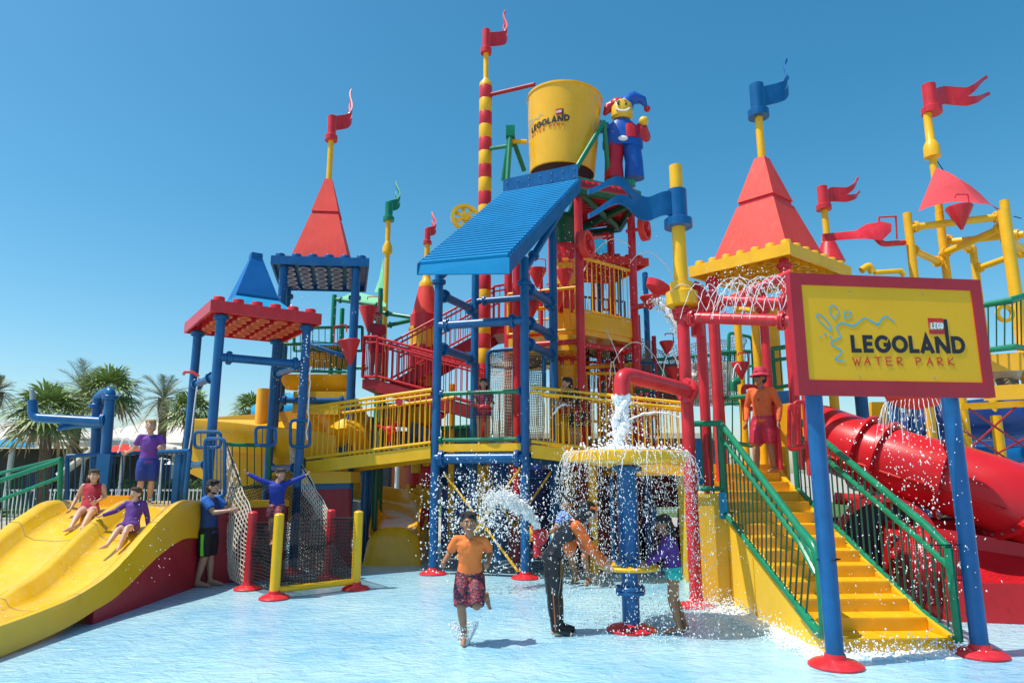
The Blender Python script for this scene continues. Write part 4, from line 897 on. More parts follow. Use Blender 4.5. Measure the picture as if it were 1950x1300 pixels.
# wavy net walk behind
nw = thing('net_walkway', 'long sagging rope net walkway on green posts behind the red frame', 'net bridge', tuple(P(1300, 700, 18)))
Yn = 18
net(nw, quadf(P(1222, 770, Yn), P(1418, 770, Yn), P(1418, 640, Yn), P(1222, 672, Yn), .0, (0, 0, -1), .12), 54, 24, .009, ROPED)
part('frame', MB().path(rround([P(1388, 760, Yn - .2), P(1388, 633, Yn - .2), P(1432, 642, Yn), P(1438, 770, Yn)], .12), .045, 8), GRN, nw)
rail(nw, [P(1180, 770, 17.4), P(1450, 760, 17.4)], [P(1180, 690, 17.4), P(1450, 668, 17.4)], GRN, .045, .16, .012, mid=.3, balm=DGRN)
part('panel', MB().slab([P(1215, 770, 18.6), P(1335, 770, 18.6), P(1335, 692, 18.6), P(1215, 692, 18.6)], (0, .1, 0)), DRED, nw, smooth=False)
net(nw, quadf(P(1300, 775, 17), P(1395, 770, 17), P(1395, 690, 17), P(1300, 692, 17), .06, (0, -1, 0), .04), 24, 22, .013, ROPE)
net(nw, quadf(P(1108, 740, 16.4), P(1205, 740, 16.6), P(1205, 640, 16.6), P(1108, 650, 16.4), .15, (0, -1, 0), .06), 30, 26, .008, BLACKR)
# lower maroon walls
lw = thing('play_wall', 'maroon play wall with a window opening and arch behind the tray fountain', 'wall', (2.6, 14.6, 0))
Yw = 14.6
def wq(x0, y0, x1, y1, m=DRED, th=.1, name='panel', Yq=None):
    Yq = Yq or Yw; part(name, MB().slab([P(x0, y0, Yq), P(x1, y0, Yq), P(x1, y1, Yq), P(x0, y1, Yq)], (0, th, 0)), m, lw, smooth=False)
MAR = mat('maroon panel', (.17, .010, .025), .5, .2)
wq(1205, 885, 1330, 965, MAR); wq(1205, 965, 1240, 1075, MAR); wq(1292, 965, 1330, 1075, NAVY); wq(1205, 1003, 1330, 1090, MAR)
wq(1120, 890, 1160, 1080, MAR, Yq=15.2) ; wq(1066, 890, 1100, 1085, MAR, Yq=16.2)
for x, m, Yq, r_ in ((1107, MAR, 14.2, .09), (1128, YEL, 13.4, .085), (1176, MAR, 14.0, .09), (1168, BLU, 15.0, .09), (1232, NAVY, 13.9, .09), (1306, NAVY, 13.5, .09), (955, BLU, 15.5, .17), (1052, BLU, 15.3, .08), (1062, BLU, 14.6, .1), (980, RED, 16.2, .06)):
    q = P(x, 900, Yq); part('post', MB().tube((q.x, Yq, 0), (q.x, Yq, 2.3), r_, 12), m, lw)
net(lw, quadf(P(1075, 1085, 14.7), P(1160, 1085, 14.7), P(1160, 945, 14.7), P(1075, 945, 14.7), .04, (0, -1, 0), .02), 26, 30, .008, BLACKR)
# ground level: small slide behind/left of the blue tower
ss = thing('curved_slide', 'yellow curved open slide ending in a rounded lip under the left footbridge', 'slide', tuple(G(752, 1075)))
pth = [(1.30, P(640, 900, 16.5).x, 16.6), (1.22, P(680, 915, 16.8).x, 16.9), (1.12, P(722, 930, 16.9).x, 16.95), (1.0, P(752, 930, 16.7).x, 16.75), (.88, P(765, 945, 16.3).x, 16.35), (.76, P(762, 960, 16).x, 16.0), (.62, P(755, 985, 15.5).x, 15.4), (.48, P(752, 1005, 15.1).x, 15.0), (.44, P(752, 1030, 14.8).x, 14.75)]
C_ = [V((x, y, z)) for z, x, y in pth]
C_ = rround(C_, .35, 3); g = []
for i, p in enumerate(C_):
    t = (C_[min(i + 1, len(C_) - 1)] - C_[max(0, i - 1)]); t.z = 0; t.normalize(); s_ = t.cross(V((0, 0, 1))); row = []
    f_ = i / (len(C_) - 1); hw = .50; w0_ = .42 if f_ < .75 else .42 - (f_ - .75) * 1.1
    w1_ = .40 if f_ < .75 else w0_
    for u_, h_ in ((-1.06, 1), (-1, 1), (-.98, .55), (-.88, .2), (-.6, .04), (0, 0), (.6, .04), (.88, .2), (.98, .55), (1, 1), (1.06, 1)):
        row.append(p + s_ * (u_ * hw) + V((0, 0, h_ * (w0_ if u_ > 0 else w1_))))
    g.append(row)
part('trough', MB().sheet(g, (0, 0, -.05)), YELS, ss, ang=60)
bas = MB(); n = 24; e_ = C_[-1]; tops = []; mids = []; bots = []
for k in range(n + 1):
    a = PI * k / n; cs, sn = math.cos(a), math.sin(a); tops.append(V((e_.x - cs * .50, e_.y - .02, .40 + .34 * sn ** .32 - .06 * abs(cs) ** 3))); mids.append(V((e_.x - cs * .55, e_.y - .12 - .05 * sn, .26 + .32 * sn ** .3))); bots.append(V((e_.x - cs * .60, e_.y - .22 - .10 * sn, .0)))
bas.grid([[t + V((0, .35, -.12)) for t in tops], tops, mids, bots])
LIPM = mat('orange fibreglass', (.80, .40, .008), .3, .1, coat=.2)
part('lip', bas, LIPM, ss, ang=60)
for sg_ in (-1, 1): part('side_cheek', MB().slab([V((e_.x + sg_ * .56, e_.y - .2, 0)), V((e_.x + sg_ * .52, e_.y + 1.2, 0)), V((e_.x + sg_ * .50, e_.y + 1.2, .9)), V((e_.x + sg_ * .50, e_.y - .02, .40))], (.03 * sg_, 0, 0)), LIPM, ss, smooth=False)
for x, Yq, m in ((716, 15.2, DGRN), (705, 15.8, BLU), (695, 15.2, BLU), (668, 15, BLU)): q = P(x, 900, Yq); part('support', MB().tube((q.x, Yq, 0), (q.x, Yq, 2.2), .07, 10), m, ss)
tf = thing('low_railing', 'dark low railing posts behind the curved slide lip', 'railing', tuple(G(700, 1040)))
rail(tf, [P(655, 1045, 17), P(720, 1050, 16.5)], [P(655, 985, 17), P(720, 985, 16.5)], NAVY, .03, .2, .014)
# street lamp far behind
la_ = thing('lamp_post', 'white twin-arm lamp post far behind the left footbridge', 'lamp', tuple(P(755, 925, 28).xy) + (0,))
q = P(755, 880, 28); part('pole', MB().tube((q.x, 28, 0), (q.x, 28, q.z + .3), .05, 8), WHITE, la_)
for s_ in (-1, 1):
    part('arm', MB().tube((q.x, 28, q.z + .25), (q.x + s_ * .35, 28, q.z + .2), .02, 6), WHITE, la_); part('lamp_shade', MB().lathe([(.18, -.08), (.06, .02), (.02, .06)], c=(q.x + s_ * .35, 28, q.z + .1), n=14), WHITE, la_)
lc = thing('lamp_post', 'white twin-arm lamp post behind the slide platform railing at the left', 'lamp', tuple(P(308, 900, 27).xy) + (0,))
q = P(308, 885, 27); part('pole', MB().tube((q.x, 27, 0), (q.x, 27, q.z + .3), .05, 8), WHITE, lc)
for s_ in (-1, 1):
    part('arm', MB().tube((q.x, 27, q.z + .25), (q.x + s_ * .3, 27, q.z + .2), .02, 6), WHITE, lc); part('lamp_shade', MB().lathe([(.18, -.08), (.06, .02), (.02, .06)], c=(q.x + s_ * .3, 27, q.z + .1), n=14), WHITE, lc)

# ================================================================== RED FRAME WITH BLUE FLAG + WATER PIPE
rf = thing('red_pipe_frame', 'red post and pipe frame with sprinkler pipes between the tray fountain and stairs', 'frame', (2.62, 10.14, 0))
RX, RY = 2.60, 10.14
zj = P(1293, 582, RY).z
post(rf, RX, RY, 0, zj, .092, RED, RED, (zj - .1,))
def pk(x, y, Yq): return P(x, y, Yq)
for x, y, Yq, m, r_ in ((1331, 560, 10.5, RED, .078), (1354, 556, 11.2, RED, .078), (1451, 560, 12.2, RED, .078)):
    q = P(x, y, Yq); post(rf, q.x, Yq, 0, q.z, r_, m, None, (q.z - .3,))
part('elbow', MB().path(rround([P(1329, 640, 10.3), P(1326, 545, 10.3), P(1345, 575, 10.3)], .1), .1, 12), RED, rf)
s1 = beam(rf, P(1303, 604, 10.1), P(1504, 611, 9.2), .085, RED, (.08, .93)); s2 = beam(rf, P(1330, 570, 10.4), P(1506, 578, 9.6), .085, RED, (.12, .92))
beam(rf, P(1352, 588, 11.2), P(1506, 520, 11.0), .07, RED, (.1,))
for i in range(9): rod('spray_nozzle', P(1345 + i * 18, 600, 10 - i * .08), P(1345 + i * 18, 593, 10 - i * .08), .012, RED, s1)
wp = thing('water_pipe', 'big red elbow pipe pouring water onto the yellow tray', 'water pipe', tuple(P(1184, 750, 9.0)))
part('pipe', MB().path(rround([P(1184, 752, 8.75), P(1184, 712, 8.75), P(1316, 745, 10.0)], .2, 8), .105, 18), RED, wp)
flange(P(1308, 743, 9.95), V((1, .9, -.1)), .11, RED, wp)
fp = thing('blue_flag', 'yellow pole with a large blue moulded flag above the red frame', 'flag', (RX, RY, zj))
za = P(1291, 430, RY).z
part('pole', MB().lathe([(.16, zj - .02), (.24, zj), (.24, zj + .2), (.17, zj + .24), (.17, zj + .36), (.105, zj + .38), (.10, za + 1.0), (.06, za + 1.02), (.005, za + 1.03)], c=(RX, RY, 0), n=28), YEL, fp)
banner(fp, (RX, RY, za - .03), PI + .35, 1.42, .52, BLU, .15, rise=-.10, amp=.06, thick=.05, phase=2.6)
scn = thing('scoop', 'red scoop bucket left of the yellow flag pole', 'tipping bucket', tuple(P(1262, 545, 12)))
part('bowl', MB().lathe([(.2, 0), (.24, .0), (.2, -.12), (.05, -.2)], c=P(1255, 541, 12), n=18, M=Matrix.Rotation(.5, 3, 'Y')), RED, scn); part('arm', MB().tube(P(1262, 548, 12), P(1290, 556, 12), .06, 8), RED, scn)
part('panel', MB().slab([P(1278, 558, 11.6), P(1300, 575, 11.6), P(1302, 608, 11.6)] + [P(1290, 604, 11.6)], (0, .25, 0)), RED, scn, smooth=False)
sc2 = thing('scoop', 'red cone bucket pouring water right of the central tower', 'tipping bucket', tuple(P(1235, 570, 14.5)))
funnel(sc2, P(1238, 564, 14.5), .22, .3, RED); beam(sc2, P(1205, 586, 15.4), P(1235, 580, 14.6), .06, RED, ())
# ================================================================== BIG RED SPIRE ON YELLOW PLATE
yt = thing('yellow_plate_tower', 'large red pyramid spire with a blue flag on a yellow studded plate', 'tower', (4.9, 12.4, 0))
zy = 5.5; N0 = Z(1505, 483, zy); W0 = Z(1312, 528, zy); E0 = Z(1640, 524, zy)
aw = W0 - N0; ae = E0 - N0; ln = (aw.length + ae.length) / 2
d1 = aw.normalized(); d2 = V((d1.y, -d1.x, 0)) if V((d1.y, -d1.x, 0)).dot(ae) > 0 else V((-d1.y, d1.x, 0)); d2 = (d2 + ae.normalized()).normalized()
YUN = mat('yellow underside', (.75, .40, .012), .5, .12)
stud_plate(yt, N0, d1 * aw.length, d2 * ae.length, .21, 7, 7, YEL, YUN, skip=lambda i, j: 1 <= i <= 5 and 1 <= j <= 5)
cy_ = N0 + d1 * aw.length * .5 + d2 * ae.length * .5
frustum(yt, cy_, d1, d2, zy + .21, zy + 1.42, .76, .37, REDF, 'roof_lower'); frustum(yt, cy_, d1, d2, zy + 1.42, zy + 1.51, .345, .335, RED, 'roof_band'); frustum(yt, cy_, d1, d2, zy + 1.51, zy + 2.42, .365, .10, REDF, 'roof_upper')
zp = zy + 2.4; part('pole', MB().tube((cy_.x, cy_.y, zp), (cy_.x, cy_.y, zp + .98), .075, 14), YEL, yt)
banner(yt, (cy_.x, cy_.y, zp + .9), .68, 1.5, .60, BLU, .14, rise=.85, amp=.09, phase=.5, thick=.045)
for p, m in ((N0 + d1 * .25 + d2 * .25, RED), (N0 + d1 * (aw.length - .3) + d2 * .3, RED), (N0 + d1 * aw.length * .9 + d2 * (ae.length - .4), YEL), (N0 + d1 * .35 + d2 * (ae.length - .4), YEL)): post(yt, p.x, p.y, 1.9, zy, .082, m, None, (zy - .12,))
q = P(1401, 560, 14.5); post(yt, q.x, 14.5, 1.5, q.z, .08, YEL); q = P(1468, 585, 13.5); post(yt, q.x, 13.5, 1.5, q.z, .13, YEL)
beam(yt, P(1400, 585, 14.4), P(1470, 600, 13.5), .06, YEL)
# small red cone + flag to the right
kq = P(1578, 470, 15.5); kt = thing('small_spire', 'small red cone with a yellow pole and red flag right of the big spire', 'flag', tuple(kq))
part('cone', MB().lathe([(.33, P(0, 500, 15.5).z), (.16, P(0, 462, 15.5).z), (.01, P(0, 462, 15.5).z)], c=(kq.x, 15.5, 0), n=22), RED, kt)
part('pole', MB().lathe([(.12, P(0, 466, 15.5).z), (.12, P(0, 452, 15.5).z), (.075, P(0, 448, 15.5).z), (.075, P(0, 395, 15.5).z)], c=(kq.x - .02, 15.5, 0), n=16), YEL, kt)
banner(kt, (kq.x - .03, 15.5, P(0, 400, 15.5).z), .45, 1.4, .50, RED, .12, rise=.38, amp=.07, thick=.04)
# ladle slide
ld = thing('ladle_chute', 'long red ladle chute pouring toward the big spire', 'chute', tuple(P(1680, 440, 13.5)))
part('spoon', MB().sheet([[P(1567, 446, 13.2), P(1567, 460, 13.2), P(1567, 450, 13.5)], [P(1630, 440, 13.3), P(1630, 455, 13.2), P(1630, 444, 13.6)], [P(1650, 428, 13.3), P(1650, 455, 13.1), P(1650, 430, 13.8)], [P(1680, 422, 13.4), P(1680, 458, 13.2), P(1680, 423, 14)], [P(1698, 426, 13.5), P(1698, 440, 13.4), P(1698, 427, 13.9)]], (0, .03, .02)), RED, ld)
part('pipe', MB().path(rround([P(1668, 452, 13.5), P(1680, 465, 13.5), P(1722, 462, 13.6)], .1), .06, 10), RED, ld); part('hanger', MB().path([P(1674, 424, 13.6), P(1674, 414, 13.6), P(1706, 412, 13.6), P(1708, 455, 13.6)], .018, 6), RED, ld)
# ================================================================== YELLOW FRAME TOP RIGHT
yf = thing('yellow_scaffold', 'yellow post and beam frame at the upper right behind the sign', 'frame', tuple(P(1800, 520, 14).xy) + (0,))
YP = [((1727, 406), 13.6), ((1788, 405), 14.6), ((1912, 382), 13.2), ((1852, 470), 16)]
for (x, y), Yq in YP:
    q = P(x, y, Yq)
    xb = q.x; part('post', MB().tube((xb, Yq, 2), (xb, Yq, q.z), .085, 12), YEL, yf)
for a_, b_ in (((1730, 434, 13.6), (1912, 412, 13.2)), ((1735, 475, 13.6), (1790, 500, 14.6)), ((1792, 485, 14.6), (1912, 432, 13.2)), ((1792, 462, 14.8), (1950, 446, 13.6)), ((1860, 512, 16), (1950, 480, 15)), ((1915, 455, 13.2), (1955, 478, 14)), ((1800, 455, 15), (1850, 475, 16))): beam(yf, P(*a_), P(*b_), .075, YEL, (.08, .92))
part('pipe', MB().path(rround([P(1640, 515, 13), P(1655, 505, 13), P(1662, 520, 13)], .06), .07, 10).path([P(1665, 519, 13), P(1715, 516, 13), P(1722, 525, 13)], .05, 10), YEL, yf)
part('pole', MB().lathe([(.08, 4), (.08, P(0, 303, 14.6).z), (.17, P(0, 300, 14.6).z), (.17, P(0, 280, 14.6).z), (.11, P(0, 270, 14.6).z), (.095, P(0, 268, 14.6).z), (.085, P(0, 212, 14.6).z)], c=(P(1776, 300, 14.6).x, 14.6, 0), n=18), YEL, yf)
bf = thing('red_flag', 'large red moulded flag with two long tails at the upper right', 'flag', tuple(P(1770, 217, 14.6)))
banner(bf, (P(1775, 217, 14.6).x, 14.6, P(1766, 217, 14.6).z), .28, 1.9, .62, RED, .15, rise=.30, amp=.05, thick=.05, phase=.3)
sl_ = thing('shade_sail', 'red triangular shade sail hung from the yellow pole at the upper right', 'shade sail', tuple(P(1820, 400, 14)))
def tri(a, b, c, n, sag):
    a, b, c = V(a), V(b), V(c); g = []
    for i in range(n + 1):
        u_ = i / n; row = []
        for j in range(n + 1):
            v_ = j / n; p = a.lerp(b.lerp(c, v_), u_); k_ = 4 * v_ * (1 - v_) * u_; row.append(p + V((0, 0, sag * k_)) + V((0, -.12 * math.sin(u_ * 5) * v_, 0)))
        g.append(row)
    return MB().sheet(g, (0, .02, .01))
part('sail', tri(P(1783, 320, 14.5), P(1750, 402, 13.4), P(1880, 385, 13), 10, .12), RSAIL, sl_); part('sail', tri(P(1790, 325, 14.5), P(1868, 388, 13.2), P(1930, 412, 14.5), 8, .1), RSAIL, sl_)
part('rope', MB().tube(P(1783, 305, 14.6), P(1800, 330, 14.6), .01, 4).tube(P(1930, 412, 14.5), P(1945, 416, 14.5), .01, 4), BLACKR, sl_)
fn = thing('tipping_bucket', 'dark red cone bucket in front of the red shade sail', 'tipping bucket', tuple(P(1825, 400, 12.9)))
funnel(fn, P(1826, 394, 12.9), .24, .48, RED)
# green railed balcony right
gb = thing('balcony', 'yellow balcony with green bar railing right of the sign', 'balcony', tuple(P(1900, 660, 11.5)))
rail(gb, [P(1868, 668, 11.6), P(1932, 660, 11.2), P(1960, 664, 11.4)], [P(1866, 582, 11.6), P(1925, 572, 11.2), P(1960, 560, 11.4)], GRN, .05, .12, .012, balm=DGRN)
part('deck', MB().slab([P(1862, 676, 11.7), P(1960, 670, 11.3), P(1960, 672, 13), P(1862, 676, 13)], (0, 0, -.3)), YELS, gb, smooth=False)
part('deck', MB().slab([P(1870, 735, 11.6), P(1960, 730, 11.3), P(1960, 735, 13), P(1870, 735, 13)], (0, 0, -.25)), YELS, gb, smooth=False)
q = P(1937, 400, 12); part('post', MB().tube((P(1925, 500, 12).x, 12, 0), (P(1925, 500, 12).x, 12, q.z), .1, 12), YEL, gb)
part('tyre', MB().lathe([(.1, -.02), (.16, -.02), (.16, .03), (.1, .03), (.1, -.02)], c=P(1913, 597, 11.6), n=18, M=Matrix.Rotation(PI / 2, 3, 'X'), cap=False), YEL, gb)
# ================================================================== TRAY FOUNTAIN
tr = thing('tray_fountain', 'blue post fountain with a yellow spill tray on top and a yellow hand wheel', 'fountain', (1.43, 8.67, 0))
TX, TY = 1.43, 8.67
part('column', MB().lathe([(.105, 0), (.105, .74), (.17, .76), (.19, .80), (.125, .83), (.125, 1.86), (.19, 1.88), (.19, 1.93), (.1, 1.94)], c=(TX, TY, 0), n=28), BLU, tr)
part('base_cover', MB().lathe([(.30, .004), (.30, .02), (.25, .05), (.13, .07), (.1, .09)], c=(TX, TY, 0), n=28), RED, tr)
flange((TX, TY, .46), (0, 0, 1), .11, BLU, tr)
part('tray', MB().lathe([(.1, 1.94), (.72, 1.98), (.745, 2.0), (.75, 2.10), (.73, 2.115), (.70, 2.10), (.69, 2.04), (.01, 2.02)], c=(TX, TY, 0), n=56), YELS, tr)
hw = part('hand_wheel', MB().path([(TX + .345 * math.cos(a * PI / 24), TY + .345 * math.sin(a * PI / 24), .73) for a in range(49)], .026, 10), YEL, tr)
for i in range(3):
    a = i * 2 * PI / 3 + .4; rod('wheel_spoke', (TX, TY, .73), (TX + .33 * math.cos(a), TY + .33 * math.sin(a), .73), .03, YEL, hw)
# ================================================================== GRAND STAIR RIGHT
gs = thing('grand_stairs', 'bright yellow staircase with green bar railings at the right', 'stairs', (4, 8, 0))
SL0 = V((3.27, 7.60, 0)); SU = V((-.045, .999, 0)).normalized(); SW = V((.999, .045, 0)).normalized(); WID = 1.40; NS = 14; RI, RU = .142, .32
for i in range(NS):
    o_ = SL0 + SU * (RU * i) + SW * .07; zt_ = RI * (i + 1)
    me = shared('step_block', lambda: MB().path([(0, 0, 0), (1, 0, 0)], 1, 4) if 0 else MB().box((.5, .5, .5), (1, 1, 1)), YEL)
    dep = RU + .04 if i < NS - 1 else .9
    b = MB(); w_ = SW * (WID - .14)
    b.hexa([o_ + V((0, 0, zt_ - RI)), o_ + w_ + V((0, 0, zt_ - RI)), o_ + w_ + SU * dep + V((0, 0, zt_ - RI)), o_ + SU * dep + V((0, 0, zt_ - RI))],
           [o_ + V((0, 0, zt_ - .012)), o_ + w_ + V((0, 0, zt_ - .012)), o_ + w_ + SU * dep + V((0, 0, zt_ - .012)), o_ + SU * dep + V((0, 0, zt_ - .012))])
    st = part('step', b, YEL, gs, smooth=False)
    # slightly overhanging non-slip tread in two halves
    for h0, h1 in ((0.01, .495), (.505, .99)):
        p = o_ - SU * .018 + V((0, 0, zt_ - .010)); t_ = MB(); t_.slab([p + w_ * h0, p + w_ * h1, p + w_ * h1 + SU * (dep + .0), p + w_ * h0 + SU * (dep + .0)], (0, 0, .018)); part('tread', t_, YEL, st, smooth=False)
def sidewall(off, side):
    A = SL0 + SW * off; n_ = 2.55
    pts_top = [(0.0, .17), (.45, .30), (2.70, 1.24), (4.2, 2.0), (5.2, 2.0)]
    b = MB()
    for (s0, z0), (s1, z1) in zip(pts_top[:-1], pts_top[1:]):
        p, q = A + SU * s0, A + SU * s1
        b.hexa([p, q, q + SW * .07, p + SW * .07], [p + V((0, 0, z0)), q + V((0, 0, z1)), q + SW * .07 + V((0, 0, z1)), p + SW * .07 + V((0, 0, z0))])
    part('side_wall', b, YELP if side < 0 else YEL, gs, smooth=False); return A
AL = sidewall(-.0, -1); AR = sidewall(WID - .07, 1)
LB = MB(); lbk = SL0 + SU * 2.72
c0_ = V((2.63, 10.42, 0)); 
LB.hexa([c0_, lbk, lbk + SU * 1.6, c0_ + V((.5, 1.6, 0))], [c0_ + V((0, 0, 1.50)), lbk + V((0, 0, 1.50)), lbk + SU * 1.6 + V((0, 0, 1.5)), c0_ + V((.5, 1.6, 1.5))]); part('landing_block', LB, YELP, gs, smooth=False)
part('landing_trim', MB().slab([c0_ + V((-.02, -.03, 1.50)), lbk + V((.02, -.03, 1.50)), lbk + SU * 1.6 + V((0, 0, 1.50)), c0_ + V((.5, 1.6, 1.50))], (0, 0, .05)), YELP, gs, smooth=False)
for k in (1.25, .02): part('seam', MB().slab([SL0 + SU * (2.70 - k * 0 - (.9 if k > 1 else 0)) + V((-.004, -.002, .02))] + [SL0 + SU * (2.70 - (.9 if k > 1 else 0)) + SU * .012 + V((-.004, 0, .02)), SL0 + SU * (2.70 - (.9 if k > 1 else 0)) + SU * .012 + V((-.004, 0, .75)), SL0 + SU * (2.70 - (.9 if k > 1 else 0)) + V((-.004, 0, .75))], (-.004, 0, 0)), YEL, gs, smooth=False)
def sp_(A, s, z): return A + SU * s + V((0, 0, z))
A0 = AL + SW * (-.02)
rail(gs, rround([sp_(A0, .22, .27), sp_(A0, .50, .36), sp_(A0, 2.70, 1.26)], .08), rround([sp_(A0, -.02, .27 + .62), sp_(A0, .35, 1.24), sp_(A0, 2.72, 2.60)], .05), GRN, .045, .16, .012, mid=.17, close=False, balm=DGRN)
part('newel', MB().path(rround([sp_(A0, .50, .36), sp_(A0, .02, .16), sp_(A0, -.06, .3), sp_(A0, -.06, .9), sp_(A0, .02, 1.08), sp_(A0, .35, 1.24)], .09), .05, 12), GRN, gs)
part('newel', MB().path([sp_(A0, 2.73, 1.22), sp_(A0, 2.74, 2.60)], .05, 12), GRN, gs)
pt_ = sp_(A0, 2.72, 1.38) - SW * .03; part('post_pad', MB().box(tuple(pt_ + V((0, -.02, .0))), (.10, .05, .38)), BLUC, gs, smooth=False)
# landing panel (left of the newel)
a0_ = lbk + V((-.04, -.02, 0)); b0_ = V((2.72, 10.40, 0))
rail(gs, [lev(b0_, 1.62), lev(a0_, 1.62)], rround([lev(b0_, 2.58), lev(a0_, 2.58)], .05), GRN, .045, .12, .012, balm=DGRN)
part('blue_panel', MB().slab([lev(b0_, 1.66) + V((.02, .12, 0)), lev(b0_, 1.66) + V((.22, .10, 0)), lev(b0_, 2.35) + V((.22, .10, 0)), lev(b0_, 2.35) + V((.02, .12, 0))], (0, .05, 0)), BLU, gs, smooth=False)
# right railing
B0 = AR + SW * (.08)
rail(gs, rround([sp_(B0, -.05, .12), sp_(B0, .6, .33), sp_(B0, 3.4, 1.60)], .08), rround([sp_(B0, -.05, 1.06), sp_(B0, .3, 1.28), sp_(B0, 3.4, 2.78)], .05), GRN, .045, .15, .012, mid=.22, close=True, balm=DGRN)
part('cable_tie', MB().path([G(1592, 1268) + V((0.02, -.1, 1.0)), G(1592, 1268) + V((0.14, 0.02, 1.0)), G(1592, 1268) + V((0.02, .1, 1.0)), G(1592, 1268) + V((-.1, 0, 1.0)), G(1592, 1268) + V((0.02, -.1, 1.0))], .006, 4), BLACKR, gs)
part('upper_rail', MB().path(rround([sp_(AR, 3.8, 1.9), sp_(AR, 3.8, 3.0), sp_(AR, 4.9, 3.0)], .1), .045, 10), RED, gs)
hoop(gs, 1512, 765, 1536, 850, 9.9, RED, 1, r=.03); hoop(gs, 1503, 770, 1520, 855, 10.1, RED, 1, r=.03)
part('post', MB().tube(P(1545, 905, 10.4), P(1530, 700, 10.4), .06, 10), RED, gs)
# upper platform behind stair
up_ = thing('stair_platform', 'platform with green bar railings at the top of the yellow staircase', 'platform', (3.5, 12.5, 0))
TPf = SL0 + SU * 4.0
pq = [TPf + SU * .85 + V((-1.0, .0, 0)), TPf + SU * .85 + SW * WID + V((.5, 0, 0)), TPf + SU * 3.2 + SW * WID + V((.5, 0, 0)), TPf + SU * 3.2 + V((-1, 0, 0))]
part('deck', MB().slab([lev(p, 1.98) for p in pq], (0, 0, -.18)), YEL, up_, smooth=False)
part('side_block', MB().slab([P(1485, 770, 11.9), P(1540, 760, 11.7), P(1540, 850, 11.7), P(1485, 850, 11.9)], (0, .1, 0)), YELS, up_, smooth=False)
part('blue_panel', MB().slab([P(1482, 745, 12.1), P(1512, 742, 12.1), P(1512, 790, 12.1), P(1482, 792, 12.1)], (0, .1, 0)), BLU, up_, smooth=False)
rail(up_, [P(1362, 838, 12.6), P(1445, 850, 12.3)], [P(1362, 760, 12.6), P(1445, 752, 12.3)], GRN, .045, .13, .012, balm=DGRN)
rail(up_, [P(1476, 738, 13), P(1560, 725, 12.4)], [P(1470, 664, 13), P(1560, 652, 12.4)], GRN, .045, .13, .012, mid=.3, balm=DGRN)
rail(up_, [P(1360, 770, 14.5), P(1450, 765, 14.5)], [P(1360, 672, 14.5), P(1450, 668, 14.5)], GRN, .04, .13, .012, balm=DGRN)
part('green_elbow', MB().path(rround([P(1395, 745, 12.5), P(1395, 728, 12.5), P(1408, 724, 12.5)], .07), .07, 10), GRN, up_)
part('orange_slide_gate', MB().path(rround([P(1420, 800, 12.7), P(1415, 735, 12.7), P(1450, 738, 12.7)], .1), .05, 8), RED, up_)
# ================================================================== SIGN
sg = thing('park_sign', 'large yellow sign board with red frame and park lettering on two blue posts', 'sign', (4.0, 7.3, 0))
STL, STR, SBL, SBR = P(1503, 520, 7.0), P(1866, 533, 7.27), P(1520, 755, 7.0), P(1893, 753, 7.27)
xl = (STL.x + SBL.x) / 2; xr = (STR.x + SBR.x) / 2; zt2 = (STL.z + STR.z) / 2; zb2 = (SBL.z + SBR.z) / 2
O_ = V((xl, 7.0, zb2)); U_ = V((xr - xl, .27, 0)); W_ = U_.length; Un = U_.normalized(); Hh = zt2 - zb2; Nn = V((Un.y, -Un.x, 0))
def sp3(u, v, d=0): return O_ + Un * u + V((0, 0, v)) + Nn * d
def px2uv(px, py):
    x, dy, dz = ray(px, py); d = V((x, dy, dz)); c = V((0, 0, EYE)); t = (O_ - c).dot(Nn) / d.dot(Nn); p = c + d * t - O_; return p.dot(Un), p.z
part('board', MB().slab([sp3(.08, .08), sp3(W_ - .08, .08), sp3(W_ - .08, Hh - .08), sp3(.08, Hh - .08)], -Nn * .05), YELD, sg, smooth=False)
fw = .125
for q in ([(0, 0), (W_, 0), (W_, fw * 1.25), (0, fw * 1.25)], [(0, Hh - fw), (W_, Hh - fw), (W_, Hh), (0, Hh)], [(0, fw * 1.25), (fw, fw * 1.25), (fw, Hh - fw), (0, Hh - fw)], [(W_ - fw, fw * 1.25), (W_, fw * 1.25), (W_, Hh - fw), (W_ - fw, Hh - fw)]):
    part('frame_board', MB().slab([sp3(u_, v_, .012) for u_, v_ in q], -Nn * .09), SIGNR, sg, smooth=False)
for px, Yq, top in ((1592, 7.13, 2.65), (1868, 7.5, 2.66)):
    q = G(px, 1268 if px < 1700 else 1248); post(sg, q.x, q.y, 0, 3.6, .086, BLU, RED)
bl_ = MB()
for px, py in ((1619, 556), (1757, 560), (1637, 717), (1779, 718)): bl_.lathe([(.008, 0), (.008, .006)], c=sp3(*px2uv(px, py), .0), n=8, M=Nn.to_track_quat('Z', 'Y').to_matrix())
part('bolt', bl_, STEEL, sg)
part('brace_strap', MB().tube(G(1868, 1248) + V((-.4, 0, 1.1)), G(1868, 1248) + V((.1, 0, 1.1)), .008, 6), BLACKR, sg)
